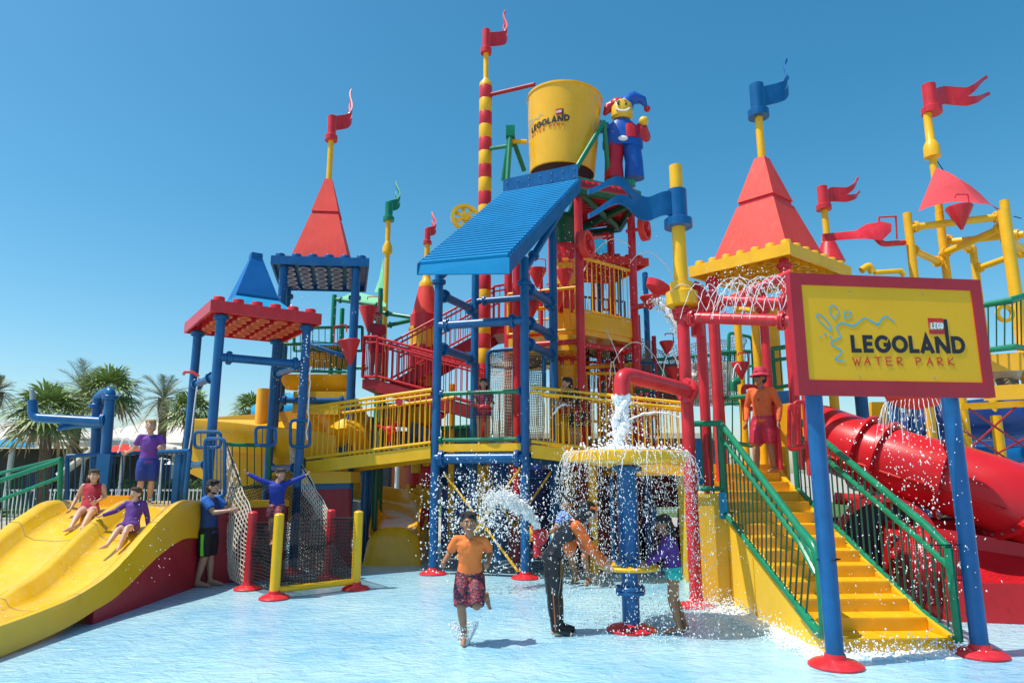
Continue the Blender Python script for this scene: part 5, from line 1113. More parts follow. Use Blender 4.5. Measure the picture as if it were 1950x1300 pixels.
# stroke lettering --------------------------------------------------
def ribbon(mb, pts, w_, f, d, closed=False, d0=.0, ws=None):
    pts = [V((p[0], p[1], 0)) for p in pts]
    if closed: pts = pts[:-1] if (pts[0] - pts[-1]).length < 1e-6 else pts
    n = len(pts); Lp = []; Rp = []
    for i, p in enumerate(pts):
        a = pts[(i - 1) % n] if (closed or i > 0) else None; b = pts[(i + 1) % n] if (closed or i < n - 1) else None
        t1 = (p - a).normalized() if a is not None else None; t2 = (b - p).normalized() if b is not None else None
        t1 = t1 if t1 is not None else t2; t2 = t2 if t2 is not None else t1
        n1 = V((-t1.y, t1.x, 0)); n2 = V((-t2.y, t2.x, 0)); m_ = (n1 + n2); m_ = m_.normalized() if m_.length > .01 else n1
        k_ = 1 / max(.35, m_.dot(n1)); ww = (ws[i] if ws else w_) / 2
        Lp.append(p + m_ * ww * k_); Rp.append(p - m_ * ww * k_)
    m2 = n if closed else n - 1
    for i in range(m2):
        j = (i + 1) % n; q = [Lp[i], Rp[i], Rp[j], Lp[j]]
        vs = [f(p.x, p.y, d0) for p in q] + [f(p.x, p.y, d0 + d) for p in q]
        mb.add(vs, [(4, 5, 6, 7), (0, 1, 5, 4), (1, 2, 6, 5), (2, 3, 7, 6), (3, 0, 4, 7)])
def arc(cx, cy, rx, ry, a0, a1, n=22): return [(cx + rx * math.cos(math.radians(a0 + (a1 - a0) * i / n)), cy + ry * math.sin(math.radians(a0 + (a1 - a0) * i / n))) for i in range(n + 1)]
h = .11
BOLD = {'L': (.66, [[(h, 1), (h, h), (.62, h)]]), 'E': (.66, [[(.62, 1 - h), (h, 1 - h), (h, h), (.62, h)], [(h, .5), (.56, .5)]]),
        'G': (.98, [arc(.5, .5, .39, .40, 42, 360) + [(.89, .47)], [(.93, .46), (.54, .46)]]), 'O': (1.0, [arc(.5, .5, .39, .39, 0, 360, 28) + ['c']]),
        'A': (.92, [[(.1, 0), (.46, .93), (.82, 0)], [(.24, .27), (.68, .27)]]), 'D': (.86, [[(h, h), (h, 1 - h), (.38, 1 - h)] + arc(.38, .5, .37, .39, 85, -85, 16) + [(.38, h)] + ['c']])}
def logo(par, F, mats, red=True):
    """F(x,y,d) maps logo space (word width ~5.9, cap height 1) to the surface"""
    K, Rm, C, W, Yl = mats; mb = MB(); x = 0; lay = 0
    for ch in 'LEGOLA':
        adv, st = BOLD[ch]; mb = MB()
        for s_ in st:
            cl = s_[-1] == 'c'; s2 = s_[:-1] if cl else s_; s2 = [(x + p[0], p[1]) for p in s2]
            # subdivide
            o_ = []
            for i in range(len(s2) - 1 + (1 if cl else 0)):
                p, q = s2[i], s2[(i + 1) % len(s2)]; o_.append(p)
                if math.hypot(q[0] - p[0], q[1] - p[1]) > .3: o_.append(((p[0] + q[0]) / 2, (p[1] + q[1]) / 2))
            if not cl: o_.append(s2[-1])
            ribbon(mb, o_, .23, F, .004, cl, .001 + .0006 * (lay % 3)); lay += 1
        part('letter', mb, K, par, smooth=False)
        x += adv + (.02 if ch in 'L' and x > 1 else .09)
    mb = MB()
    # N with the tall right stem
    ribbon(mb, [(x + h, 0), (x + h, .5), (x + h, .96)], .23, F, .004, False, .001); ribbon(mb, [(x + .1, .93), (x + .45, .47), (x + .80, .04)], .25, F, .004, False, .0016)
    ribbon(mb, [(x + .82, 0), (x + .82, .6), (x + .82, 1.3), (x + .82, 2.0)], .22, F, .004, False, .0022); xn = x; x += 1.05; part('letter', mb, K, par, smooth=False); mb = MB()
    adv, st = BOLD['D']; s2 = [(x + p[0], p[1]) for p in st[0][:-1]]; ribbon(mb, s2, .23, F, .004, True, .001)
    part('letter', mb, K, par, smooth=False)
    # red square with the four white letters
    sq = MB(); a = xn - .30; n_ = 4
    for i in range(n_):
        q = [(a + .98 * i / n_, 1.12), (a + .98 * (i + 1) / n_, 1.12), (a + .98 * (i + 1) / n_, 2.06), (a + .98 * i / n_, 2.06)]
        sq.add([F(u_, v_, .001) for u_, v_ in q] + [F(u_, v_, .004) for u_, v_ in q], [(4, 5, 6, 7), (0, 1, 5, 4), (2, 3, 7, 6), (1, 2, 6, 5), (3, 0, 4, 7)])
    part('red_square', sq, RED, par, smooth=False)
    for wd, mm, dd in ((.17, INKY, .005), (.135, K, .0065), (.085, W, .008)):
        lb = MB(); xx = a + .10
        for ch in 'LEGO':
            adv, st = BOLD[ch]; wch = .17
            for s_ in st:
                cl = s_[-1] == 'c'; s2 = s_[:-1] if cl else s_; s2 = [(xx + p[0] / adv * wch + .05 * p[1], 1.42 + p[1] * .36) for p in s2]
                ribbon(lb, s2, wd, F, .002, cl, dd + .0002 * (0 if cl else 1))
            xx += wch + .035
        part('small_lettering', lb, mm, par, smooth=False)
    # thin hand-drawn words
    TH = {'W': (.62, [[(0, 1), (.17, 0), (.33, .7), (.48, 0), (.68, .98)]]), 'A': (.5, [[(0, 0), (.3, 1), (.52, 0)], [(.1, .4), (.44, .38)]]), 'T': (.55, [[(-.02, .97), (.6, 1)], [(.3, .98), (.27, 0)]]), 'E': (.5, [[(.5, 1), (.02, .97), (.04, 0), (.52, .03)], [(.03, .5), (.42, .52)]]),
          'R': (.5, [[(.05, 0), (.02, .97), (.3, 1), (.46, .78), (.3, .52), (.04, .48), (.5, 0)]]), 'P': (.5, [[(.05, 0), (.02, .97), (.3, 1), (.48, .76), (.3, .5), (.04, .46)]]), 'K': (.5, [[(.05, 0), (.03, 1)], [(.48, .98), (.05, .45), (.55, .02)]])}
    tb_ = MB(); xx = .02
    for ch in 'WATER PARK':
        if ch == ' ': xx += .50; continue
        adv, st = TH[ch]; tb_ = MB()
        for k_, s_ in enumerate(st): ribbon(tb_, [(xx + p[0] * .72, -.72 + p[1] * .46) for p in s_], .06, F, .003, False, .001 + .0007 * k_)
        xx += .69; part('thin_letter', tb_, Rm, par, smooth=False)
    sw = MB()
    def cr_(pts, ws, n=7):
        out = []; wo = []
        for i in range(len(pts) - 1):
            p0 = pts[max(0, i - 1)]; p1 = pts[i]; p2 = pts[i + 1]; p3 = pts[min(len(pts) - 1, i + 2)]
            for j in range(n):
                t = j / n; f_ = lambda a, b, c, d: .5 * (2 * b + (c - a) * t + (2 * a - 5 * b + 4 * c - d) * t * t + (3 * b - a - 3 * c + d) * t ** 3)
                out.append((f_(p0[0], p1[0], p2[0], p3[0]), f_(p0[1], p1[1], p2[1], p3[1]))); wo.append(ws[i] * (1 - t) + ws[i + 1] * t)
        out.append(pts[-1]); wo.append(ws[-1]); return out, wo
    o_, wo = cr_([(2.95, 1.72), (2.5, 2.08), (2.2, 2.05), (1.85, 1.68), (1.75, 1.66), (1.1, 1.98), (.85, 1.92), (.25, 1.55), (-.35, 1.68), (-.68, 1.6), (-.80, 1.35), (-.62, .95), (-.75, .8), (-1.2, .6), (-1.15, .38), (-.68, .15), (-.72, -.1), (-1.08, -.38), (-.75, -.5), (-.48, -.5)], [.015, .07, .07, .09, .09, .06, .07, .09, .08, .08, .07, .06, .09, .07, .06, .07, .06, .06, .06, .02]); ribbon(sw, o_, .06, F, .003, False, .001, wo); part('splash_stroke', sw, C, par, smooth=False)
    for lp in ([(-.9, 1.9), (-1.15, 2.35), (-1.0, 2.7), (-.72, 2.62), (-.62, 2.3), (-.9, 1.9)], [(-.28, 2.0), (-.2, 2.35), (.2, 2.3), (.05, 2.05), (-.28, 2.0)], [(-1.18, 1.2), (-1.75, 1.7), (-2.0, 2.05), (-1.85, 2.2), (-1.55, 2.0), (-1.2, 1.55), (-1.18, 1.2)]):
        o_, wo = cr_(lp, [.05] * len(lp)); sw = MB(); ribbon(sw, o_[:-1], .05, F, .003, True, .001); part('splash_stroke', sw, C, par, smooth=False)
    for x_, y_, r_ in ((-1.55, 1.02, .07), (-1.25, .88, .06), (-1.88, .88, .04)): sw = MB(); ribbon(sw, arc(x_, y_, r_ * .5, r_ * .5, 0, 360, 8), r_, F, .003, True, .001); part('splash_stroke', sw, C, par, smooth=False)
# map: word from px (1622..1838, baseline 670..674, cap height 34px)
u0, v0 = px2uv(1622, 671); u1, v1 = px2uv(1838, 673); xw = 7.22
def Fs(x, y, d): 
    k_ = (u1 - u0) / xw; return sp3(u0 + x * k_, v0 + (v1 - v0) * x / xw + y * k_ * 1.03, d)
logo(sg, Fs, (INKB, INKR, INKC, INKW, INKY))
# bucket: wrap around cylinder
def pz(py): return P(1040, py, 14.7).z
a0b = math.asin(max(-1, min(1, (P(1006, 230, 14.95).x - BC.x) / .90))); a0b += .05; a1b = math.asin((P(1080, 212, 14.75).x - BC.x) / .90); zb_ = pz(236)
def Fb(x, y, d):
    a = a0b + (a1b - a0b) * (x / xw); z = zb_ + x * .0 + y * .155 + (x / xw) * .10; r_ = brad(z) + .012 + d
    return bm((BC.x + math.sin(a) * r_, BC.y - math.cos(a) * r_, z))
logo(bk, Fb, (INKB, INKR, INKC, INKW, INKY))
# ================================================================== RED TUBE SLIDES, RIGHT
ts = thing('red_tube_slide', 'fat glossy red tube slide with flanged joints behind the right railing', 'slide', tuple(P(1800, 900, 9.8)))
GRED = mat('glossy red fibreglass', (.56, .012, .018), .32, .1, .04, 1.5, coat=.12, spec=.35, streak=.04, dirt=(.6, .06, .06))
tp = [P(1560, 828, 12.2), P(1640, 860, 11.4), P(1740, 893, 10.8), P(1830, 917, 10.4), P(1925, 950, 10.0), P(1990, 990, 10.0), P(2040, 1040, 10.6)]
part('tube', MB().path(rround(tp, .5, 5), .54, 40, cap=False), GRED, ts)
for x, y, Yq, dx in ((1650, 855, 11.3, 1), (1690, 866, 11.05, 1), (1806, 898, 10.5, 1), (1930, 948, 10.0, 1)):
    c = P(x, y, Yq); i = min(range(len(tp) - 1), key=lambda k_: (tp[k_] - c).length + (tp[k_ + 1] - c).length); d = tp[i + 1] - tp[i]; Mx = d.to_track_quat('Z', 'Y').to_matrix()
    t = (c - tp[i]).dot(d) / d.length_squared; c = tp[i].lerp(tp[i + 1], t); o = part('joint_flange', MB().lathe([(.52, -.03), (.635, -.025), (.635, .025), (.52, .03)], c=c, n=44, M=Mx, cap=False), GRED, ts)
    bo = MB()
    for k_ in range(20): bo.lathe([(.016, -.05), (.016, .05)], c=c + Mx @ V((.59 * math.cos(k_ * PI / 10), .59 * math.sin(k_ * PI / 10), 0)), n=6, M=Mx)
    part('bolt', bo, STEEL, o, kind='stuff')
sd_ = MB()
for i in range(len(tp) - 1):
    a_, b_ = tp[i], tp[i + 1]; d = (b_ - a_).normalized(); s2 = d.cross(V((0, 0, 1))).normalized()
    if s2.y > 0: s2 = -s2
    s2 = (s2 * .96 + V((0, 0, -.25))).normalized()
    sd_.tube(a_ + s2 * .535, b_ + s2 * .535, .02, 6)
part('seam_rib', sd_, GRED, ts, kind='stuff')
rs2 = thing('red_slide_exit', 'red open slide end with high curved sides at the right edge', 'slide', tuple(G(1900, 1180)))
e0 = G(1862, 1172); 
part('front_wall', MB().slab([V((5.62, 9.15, 0)), V((8.4, 8.6, 0)), V((8.4, 8.6, .48)), V((5.62, 9.15, .48))], (.03, .1, 0)), GRED, rs2, smooth=False)
g = []
for i in range(15):
    u_ = i / 14; row = []
    for j in range(8):
        v_ = j / 7; a = V((5.62 + 2.8 * u_, 9.2 - .55 * u_, .48)); b_ = V((5.62 + 2.8 * u_, 10.6 - .4 * u_, 1.12 - .10 * u_)); p = a.lerp(b_, v_); p.z = .48 + (b_.z - .48) * (v_ ** 1.8); row.append(p)
    g.append(row)
part('inner_wall', MB().sheet(g, (0, 0, -.05)), GRED, rs2)
part('back_rim', MB().path([(5.62, 10.6, 1.12), (6.6, 10.5, 1.10), (8.4, 10.2, 1.0)], .05, 8), GRED, rs2)
part('side_wall', MB().slab([V((5.6, 9.15, 0)), V((5.6, 10.7, 0)), V((5.6, 10.7, 1.12)), V((5.6, 9.15, .48))], (-.06, 0, 0)), GRED, rs2, smooth=False)
gcurve = []
for i in range(12):
    u_ = i / 11; q0 = V((5.7 + 2.6 * u_, 10.4 - 1.1 * u_, 1.1 - .55 * u_ ** 1.5)); gcurve.append([q0, q0 + V((0, -.05, -.5 + .3 * u_))])
part('divider', MB().sheet(gcurve, (.04, .05, 0)), GRED, rs2)
tt = thing('dark_tunnel', 'round dark tunnel mouth with a red rim behind the right railing', 'tunnel', tuple(P(1690, 1030, 10.6)))
c = P(1690, 1035, 10.4); Mx = V((-.3, -1, .05)).to_track_quat('Z', 'Y').to_matrix()
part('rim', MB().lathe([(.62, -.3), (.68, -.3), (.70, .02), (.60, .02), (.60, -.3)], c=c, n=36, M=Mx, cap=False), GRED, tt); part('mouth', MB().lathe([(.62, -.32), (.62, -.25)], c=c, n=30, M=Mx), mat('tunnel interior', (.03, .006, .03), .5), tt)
part('lower_slide', MB().ell(P(1770, 1085, 9.9), (.50, .5, .55)), GRED, tt); part('back_wall', MB().slab([P(1560, 985, 11.2), P(1835, 985, 11.2), V((P(1835, 1140, 11.2).x, 11.2, 0)), V((P(1560, 1140, 11.2).x, 11.2, 0))], (0, .1, 0)), MAR, tt, smooth=False)
part('pipe', MB().path([P(1590, 948, 10.9), P(1680, 955, 10.7), P(1700, 965, 10.6)], .09, 10), GRED, tt)
net(tt, quadf(P(1705, 1150, 9.4), P(1830, 1150, 9.2), P(1830, 1030, 9.2), P(1705, 1020, 9.4), .05, (0, -1, 0), .02), 26, 26, .004, BLACKR)
# red spill bowl under sign
sb_ = thing('spill_bowl', 'red round bowl dripping water below the sign on a yellow post', 'fountain', tuple(P(1765, 760, 9.2).xy) + (1,))
c = P(1745, 752, 9.4); part('bowl', MB().lathe([(.42, .16), (.44, .1), (.36, -.07), (.22, -.16), (.02, -.2)], c=c, n=30), REDF, sb_)
q = P(1768, 790, 11.8); part('post', MB().tube((q.x, 11.8, .0), (q.x, 11.8, 3.2), .06, 12), YEL, sb_); part('arm', MB().tube(c + V((0, 0, .1)), (q.x, 11.8, 3.1), .05, 8), YEL, sb_)
# blue slides behind right
bsl = thing('blue_tube_slide', 'dark blue tube slides crossing behind the right side of the sign', 'slide', tuple(P(1850, 800, 17)))
part('tube', MB().path(rround([P(1640, 870, 17), P(1740, 815, 17), P(1850, 800, 16.5), P(1990, 790, 16)], .6), .5, 24), NAVY, bsl)
part('tube', MB().path(rround([P(1800, 842, 18), P(1870, 840, 18), P(1990, 830, 18)], .6), .42, 24), mat('mid blue slide', (.01, .1, .42), .2, .1, coat=.4), bsl)
part('tube', MB().path([P(1850, 872, 15), P(2000, 880, 15)], .3, 20), BLU, bsl)
part('beam', MB().slab([P(1830, 768, 13.5), P(1990, 760, 13.3), P(1990, 772, 13.3), P(1830, 780, 13.5)], (0, .2, 0)), YEL, bsl, smooth=False)
for x in (1640, 1700, 1735): q = P(x, 760, 13.5); part('post', MB().tube((q.x, 13.5, 0), (q.x, 13.5, P(0, 740, 13.5).z), .12, 12), BLU, bsl)
q = P(1897, 800, 14); part('post', MB().tube((q.x, 14, 0), (q.x, 14, 3), .1, 10), YEL, bsl)
part('panel', MB().slab([P(1660, 765, 13.9), P(1700, 765, 13.9), P(1700, 835, 13.9), P(1660, 835, 13.9)], (0, .1, 0)), YELS, bsl, smooth=False)
for a_, b_ in (((1845, 778, 13.4), (1950, 850, 13.4)), ((1945, 765, 13.4), (1850, 850, 13.4)), ((1835, 820, 13.4), (1960, 900, 13.4)), ((1960, 830, 13.4), (1850, 890, 13.4))): part('tie_rod', MB().tube(P(*a_), P(*b_), .02, 6), DRED, bsl)
fb = thing('fabric_bundle', 'patterned grey net bundle under the right balcony', 'net', tuple(P(1915, 700, 12)))
net(fb, quadf(P(1885, 722, 12), P(1960, 718, 12), P(1960, 690, 12), P(1885, 694, 12), .06, (0, -1, 0), .06), 40, 16, .012, ROPE)

eq = thing('dark_backdrop', 'added dark navy backdrop with blue pipes behind the blue tower legs', 'backdrop', tuple(P(910, 960, 19).xy) + (0,))  # dark walls and pipes added to darken the view behind the legs
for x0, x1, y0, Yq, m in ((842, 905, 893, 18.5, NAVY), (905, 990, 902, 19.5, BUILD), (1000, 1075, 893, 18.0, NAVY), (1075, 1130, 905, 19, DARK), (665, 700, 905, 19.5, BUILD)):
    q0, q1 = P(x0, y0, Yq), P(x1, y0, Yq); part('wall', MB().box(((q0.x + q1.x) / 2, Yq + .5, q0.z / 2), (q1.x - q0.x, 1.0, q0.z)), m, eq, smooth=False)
part('tank', MB().ell(P(885, 900, 17.6), (.7, .5, .55)), BLU, eq); part('tank', MB().lathe([(.5, 0), (.5, 1.1), (.3, 1.3), (.01, 1.35)], c=(P(940, 900, 17.8).x, 17.8, 0)), NAVY, eq)
part('pipe', MB().tube(P(845, 925, 17.4), P(985, 930, 17.2), .06, 10), BLU, eq); part('pipe', MB().tube(P(1000, 915, 17.0), P(1110, 912, 17.2), .06, 10), BLU, eq)

gsx = thing('play_console', 'cluster of green rails, blue boxes and red rings seen behind the left footbridge bars', 'play panel', tuple(P(780, 820, 16.8)))
part('box', MB().box(tuple(P(770, 835, 16.9)), (1.2, .4, .35)), NAVY, gsx, smooth=False); part('box', MB().box(tuple(P(800, 822, 16.6)), (.5, .3, .3), Matrix.Rotation(.4, 3, 'Y')), BLU, gsx, smooth=False); part('box', MB().box(tuple(P(690, 825, 16.9)), (.5, .3, .8)), BUILD, gsx, smooth=False)
part('rail', MB().tube(P(735, 838, 16.4), P(830, 845, 16.2), .04, 8), GRN, gsx); part('rail', MB().tube(P(840, 815, 16.0), P(900, 812, 15.9), .05, 8), GRN, gsx); part('box', MB().box(tuple(P(870, 828, 16.2)), (.7, .3, .3)), DGRN, gsx, smooth=False)
part('ring', MB().path([P(735, 812, 16.2) + V((.16 * math.cos(k_ * PI / 8), 0, .16 * math.sin(k_ * PI / 8))) for k_ in range(17)], .05, 8), RED, gsx); part('panel', MB().box(tuple(P(765, 790, 17.4)), (1.1, .1, .6)), mat('faded orange panel', (.65, .22, .08), .6, .2), gsx, smooth=False)
part('panel', MB().box(tuple(P(650, 835, 16.6)), (.8, .1, .55)), YELS, gsx, smooth=False); part('pole', MB().tube(P(792, 900, 16.9), P(790, 775, 16.9), .12, 12), YEL, gsx)

pc = thing('pipe_cluster', 'thin red pipes, hoops and yellow rails above the right footbridge in the middle tower', 'pipes', tuple(P(1140, 780, 15.8)))
for x, y0, y1, Yq, m_ in ((1118, 640, 830, 16.5, RED), (1140, 655, 830, 15.9, RED), (1215, 600, 830, 16.8, RED), (1245, 640, 830, 16.2, DRED), (1168, 655, 830, 17.2, BLU), (1128, 500, 640, 16.8, RED), (1178, 510, 630, 17.4, BLU), (1005, 500, 660, 16.6, RED), (1030, 520, 660, 17.4, RED)):
    p, q = P(x, y0, Yq), P(x, y1, Yq); q = V((p.x, p.y, q.z)); part('pipe', MB().tube(p, q, .055, 10), m_, pc)
for a_, b_, m_ in (((1105, 700, 15.6), (1205, 694, 16.2), YEL), ((1118, 650, 16.5), (1215, 655, 16.8), RED), ((1140, 720, 15.9), (1245, 712, 16.2), RED), ((1000, 590, 15.9), (1060, 585, 16.4), YEL), ((1005, 640, 16.2), (1060, 632, 16.6), RED), ((1210, 745, 15.5), (1290, 735, 15.0), GRN)): beam(pc, P(*a_), P(*b_), .045, m_, (.06, .94))
hoop(pc, 1150, 600, 1180, 655, 15.9, RED, 2); hoop(pc, 1210, 690, 1245, 760, 16, BLU, 3); hoop(pc, 1112, 690, 1142, 765, 16.1, RED, 2)
for x, y, Yq in ((1270, 650, 15.5), (1283, 700, 15.0), (1410, 690, 13.2)): funnel(pc, P(x, y, Yq), .17, .34, RED)
nb = thing('net_tube', 'sagging black net tube under the yellow deck of the central tower', 'climbing net', tuple(P(1165, 680, 17)))
net(nb, quadf(P(1090, 670, 16.9), P(1240, 705, 17), P(1240, 650, 17), P(1090, 622, 16.9), .18, (0, -.3, -1), .08), 46, 14, .010, ROPED)
net(nb, quadf(P(1000, 690, 16.2), P(1100, 700, 16.2), P(1100, 660, 16.2), P(1000, 655, 16.2), .12, (0, -.3, -1), .05), 30, 10, .008, BLACKR)
# ================================================================== PEOPLE
def baked(name, mb, m, par, vox, smooth_it=4, label=None, keep=None):
    org = ORG[par.name]; mb.v = [(p[0] - org.x, p[1] - org.y, p[2] - org.z) for p in mb.v]
    me = mb.mesh(name + '_raw', m); o = bpy.data.objects.new(name + '_raw', me); COL.objects.link(o)
    r = o.modifiers.new('r', 'REMESH'); r.mode = 'VOXEL'; r.voxel_size = vox; r.use_smooth_shade = True
    s = o.modifiers.new('s', 'SMOOTH'); s.iterations = smooth_it; s.factor = .5
    dg = bpy.context.evaluated_depsgraph_get(); ev = o.evaluated_get(dg); me2 = bpy.data.meshes.new_from_object(ev); me2.name = name
    bpy.data.objects.remove(o); bpy.data.meshes.remove(me)
    me2.materials.clear(); me2.materials.append(m); me2.polygons.foreach_set('use_smooth', [True] * len(me2.polygons))
    q = bpy.data.objects.new(name, me2); COL.objects.link(q); q.parent = par; ORG[q.name] = org
    if label: q['label'] = label
    return q
def pattern_mat(name, cols, scale, rough=.6):
    m = bpy.data.materials.new(name); m.use_nodes = True; n = m.node_tree.nodes; l = m.node_tree.links; b = n['Principled BSDF']
    g = n.new('ShaderNodeTexCoord'); mp = n.new('ShaderNodeMapping'); mp.inputs['Scale'].default_value = (1, 1, 2.2); l.new(g.outputs['Object'], mp.inputs[0])
    t = n.new('ShaderNodeTexNoise'); t.inputs['Scale'].default_value = scale; t.inputs['Detail'].default_value = 3; t.inputs['Distortion'].default_value = 1.5; l.new(mp.outputs[0], t.inputs[0])
    r = n.new('ShaderNodeValToRGB'); r.color_ramp.interpolation = 'CONSTANT'; l.new(t.outputs[0], r.inputs[0])
    e = r.color_ramp.elements; e[0].color = (*cols[0], 1); e[1].position = .44; e[1].color = (*cols[1], 1)
    for i, c in enumerate(cols[2:]): x = e.new(.52 + i * .06); x.color = (*c, 1)
    l.new(r.outputs[0], b.inputs['Base Color']); b.inputs['Roughness'].default_value = rough; return m
def cloth(n, c, rough=.7, bump=.7): return mat(n, c, rough, .14, bump, 5, bscale=15)
ORAN = cloth('orange rash shirt', (.95, .20, .035)); PURP = cloth('purple rash shirt', (.10, .03, .22)); BLK = mat('wet black swimsuit', (.012, .012, .016), .25, .2, .25, 8, bscale=22)
ORD = cloth('orange swimsuit panels', (.75, .14, .02), .4); NAV = cloth('navy shirt', (.02, .05, .17)); ROY = cloth('royal blue rash shirt', (.015, .035, .32)); TEAL = cloth('turquoise shorts', (.03, .5, .42)); CRI = cloth('crimson swimwear', (.42, .02, .04)); GUARD = cloth('lifeguard orange shirt', (.72, .13, .03)); GSH = cloth('lifeguard red shorts', (.50, .02, .05), .4)
PUR2 = cloth('violet shirt', (.17, .05, .33)); BLUEP = cloth('blue shorts', (.02, .05, .3)); BLKSH = cloth('black shorts', (.012, .012, .014)); NEON = cloth('neon green stripe', (.25, .85, .05)); MAG = cloth('magenta shirt', (.42, .03, .13)); DARKT = cloth('dark tee shirt', (.02, .02, .025)); BLUT = cloth('bright blue sleeves', (.02, .14, .5))
PATT = pattern_mat('printed board shorts', [(.015, .012, .03), (.02, .015, .05), (.6, .035, .03), (.015, .012, .03), (.7, .3, .25)], 22); WETB = pattern_mat('blue patterned rash shirt', [(.01, .04, .3), (.02, .08, .5), (.25, .45, .8)], 10)
EYEW = mat('eye white', (.7, .7, .68), .3, .02, 0); EYED = mat('dark iris', (.02, .012, .01), .2, .02, 0); LIP = mat('lips', (.42, .13, .10), .5, .05, 0); TEETH = mat('teeth', (.8, .78, .72), .3, .02, 0)
STD = dict(pel=(0, 0, .52), che=(0, 0, .71), nec=(0, .008, .825), hea=(0, -.012, .925), sh=(.105, 0, .80), el=(.135, .02, .63), wr=(.14, -.03, .485), hip=(.052, 0, .50), kn=(.055, -.01, .28), an=(.055, .02, .045), to=(.062, -.10, .018), hd=None)
def person(label, loc, rz, H, sk, hair, top, bot, pose={}, hr='short', top_len='short', bot_len='short', vox=None, yaw=0, pit=0, child=False, smile=False, extra=None, fat=1.0, hand='relax', group=None, fitted=False):
    t = thing('person', label, 'person', loc, group)
    loc = V(loc); Rz = Matrix.Rotation(rz, 3, 'Z'); vox = vox or .011
    J = {}
    for k, v in STD.items():
        if v is None: continue
        if k in ('pel', 'che', 'nec', 'hea'): J[k] = V(pose.get(k, v))
        else:
            J[k + 'L'] = V(pose.get(k + 'L', pose.get(k, v))); m_ = pose.get(k + 'R')
            if m_ is None: b_ = pose.get(k, v); m_ = (-b_[0], b_[1], b_[2])
            J[k + 'R'] = V(m_)
    W = lambda p: loc + Rz @ (V(p) * H)
    hs = H * pose.get('hs', 1.15 if child else 1.04); F = H * fat * (1.05 if child else 1)
    side = (J['shL'] - J['shR']).normalized(); sideW = (Rz @ side).normalized()
    body = MB(); up = (J['nec'] - J['pel']).normalized(); fw = side.cross(up).normalized()
    wid = (J['shL'] - J['shR']).length / 2
    def torso(mb, o=0, z0=0, z1=1):
        P_ = [(J['pel'] - up * .055, .082, .058), (J['pel'], .090, .064), (J['pel'].lerp(J['che'], .45), .074, .054), (J['che'], .086, .062), (J['che'].lerp(J['nec'], .55), wid * .98, .052), (J['che'].lerp(J['nec'], .86), .06, .036)]
        mb.path([W(p) for p, a, b in P_], 1, 18, radii=[(a * F + o, b * F + o) for p, a, b in P_], side=sideW)
    torso(body); [body.path([W(J['che'].lerp(J['nec'], .80)), W(J['sh' + s])], 1, 12, radii=[.030 * F, .028 * F]) for s in 'LR']; body.path([W(J['che'].lerp(J['nec'], .7)), W(J['nec']), W(J['nec'].lerp(J['hea'], .5))], 1, 12, radii=[.036 * F, .031 * F, .030 * F])
    def seg(mb, a, b, r0, r1, n=12, o=0):
        a_, b_ = W(a), W(b); mb.tube(a_, b_, r0 * F + o, n, r2=r1 * F + o); mb.ell(a_, r0 * F + o, n=10, m=7); mb.ell(b_, r1 * F + o, n=10, m=7)
    def limb3(mb, a, b, r0, rm, r1, at=.35):
        c = a.lerp(b, at); seg(mb, a, c, r0, rm); seg(mb, c, b, rm, r1)
    for s in 'LR':
        limb3(body, J['sh' + s], J['el' + s], .031, .029, .0225); limb3(body, J['el' + s], J['wr' + s], .023, .0225, .0145, .25)
        limb3(body, J['hip' + s], J['kn' + s], .054, .05, .034); limb3(body, J['kn' + s], J['an' + s], .033, .035, .0205, .28)
        # foot
        a, b = J['an' + s], J['to' + s]; heel = a + (a - b) * .22; heel.z = min(heel.z, a.z); 
        kneev = (J['an' + s] - J['kn' + s]).normalized()
        seg(body, a, a.lerp(b, .5) , .023, .02); seg(body, a + kneev * .022 + (a - b) * .15, b, .018, .014)
        seg(body, a.lerp(b, .5), b, .02, .013)
        tside = (b - a).cross(V((0, 0, 1))); tside = tside.normalized() if tside.length > .01 else V((1, 0, 0))
        for k in range(5):
            q = b + tside * ((k - 2) * .0085) ; body.ell(W(q + (b - a).normalized() * (.012 - abs(k - 1.5) * .002)), .0075 * H, n=8, m=6)
        # hand
        d = (J['wr' + s] - J['el' + s]).normalized(); hdv = V(pose.get('hd' + s, pose.get('hd', tuple(d)))).normalized(); w0 = J['wr' + s]
        sg = 1 if s == 'L' else -1
        pn = hdv.cross(V((0, 1, 0)) if abs(hdv.y) < .8 else V((0, 0, 1))).normalized()
        acr = hdv.cross(pn).normalized()           # across knuckles
        palm = w0 + hdv * .032
        body.path([W(w0), W(w0 + hdv * .02), W(w0 + hdv * .052)], 1, 10, radii=[(.0135 * F, .0125 * F), (.021 * F, .0125 * F), (.023 * F, .0115 * F)], side=Rz @ acr)
        curl = {'relax': .5, 'fist': 1.5, 'grip': 1.15, 'open': .12}[pose.get('hand' + s, hand)]
        for k in range(4):
            base = w0 + hdv * .05 + acr * ((k - 1.5) * .0118); L_f = (.042, .047, .043, .034)[k]; p = base; an = 0; pts = [base - hdv * .012, base]
            for q in range(3):
                an += curl * (.8 if q == 0 else .75); dr = hdv * math.cos(an) + pn * (-sg) * math.sin(an) * -1 + acr * ((k - 1.5) * .05); p = p + dr.normalized() * L_f * (.42, .33, .28)[q]; pts.append(p)
            body.path([W(x) for x in pts], 1, 7, radii=[.0062 * F, .006 * F, .0057 * F, .0053 * F, .0045 * F])
        th = w0 + hdv * .014 + acr * -.016; p2 = th + (hdv * .8 - acr * .7 + pn * sg * .3 * curl).normalized() * .026; p3 = p2 + (hdv - acr * .15 + pn * sg * .5 * curl).normalized() * .022
        body.path([W(th), W(p2), W(p3)], 1, 7, radii=[.008 * F, .0068 * F, .0052 * F])
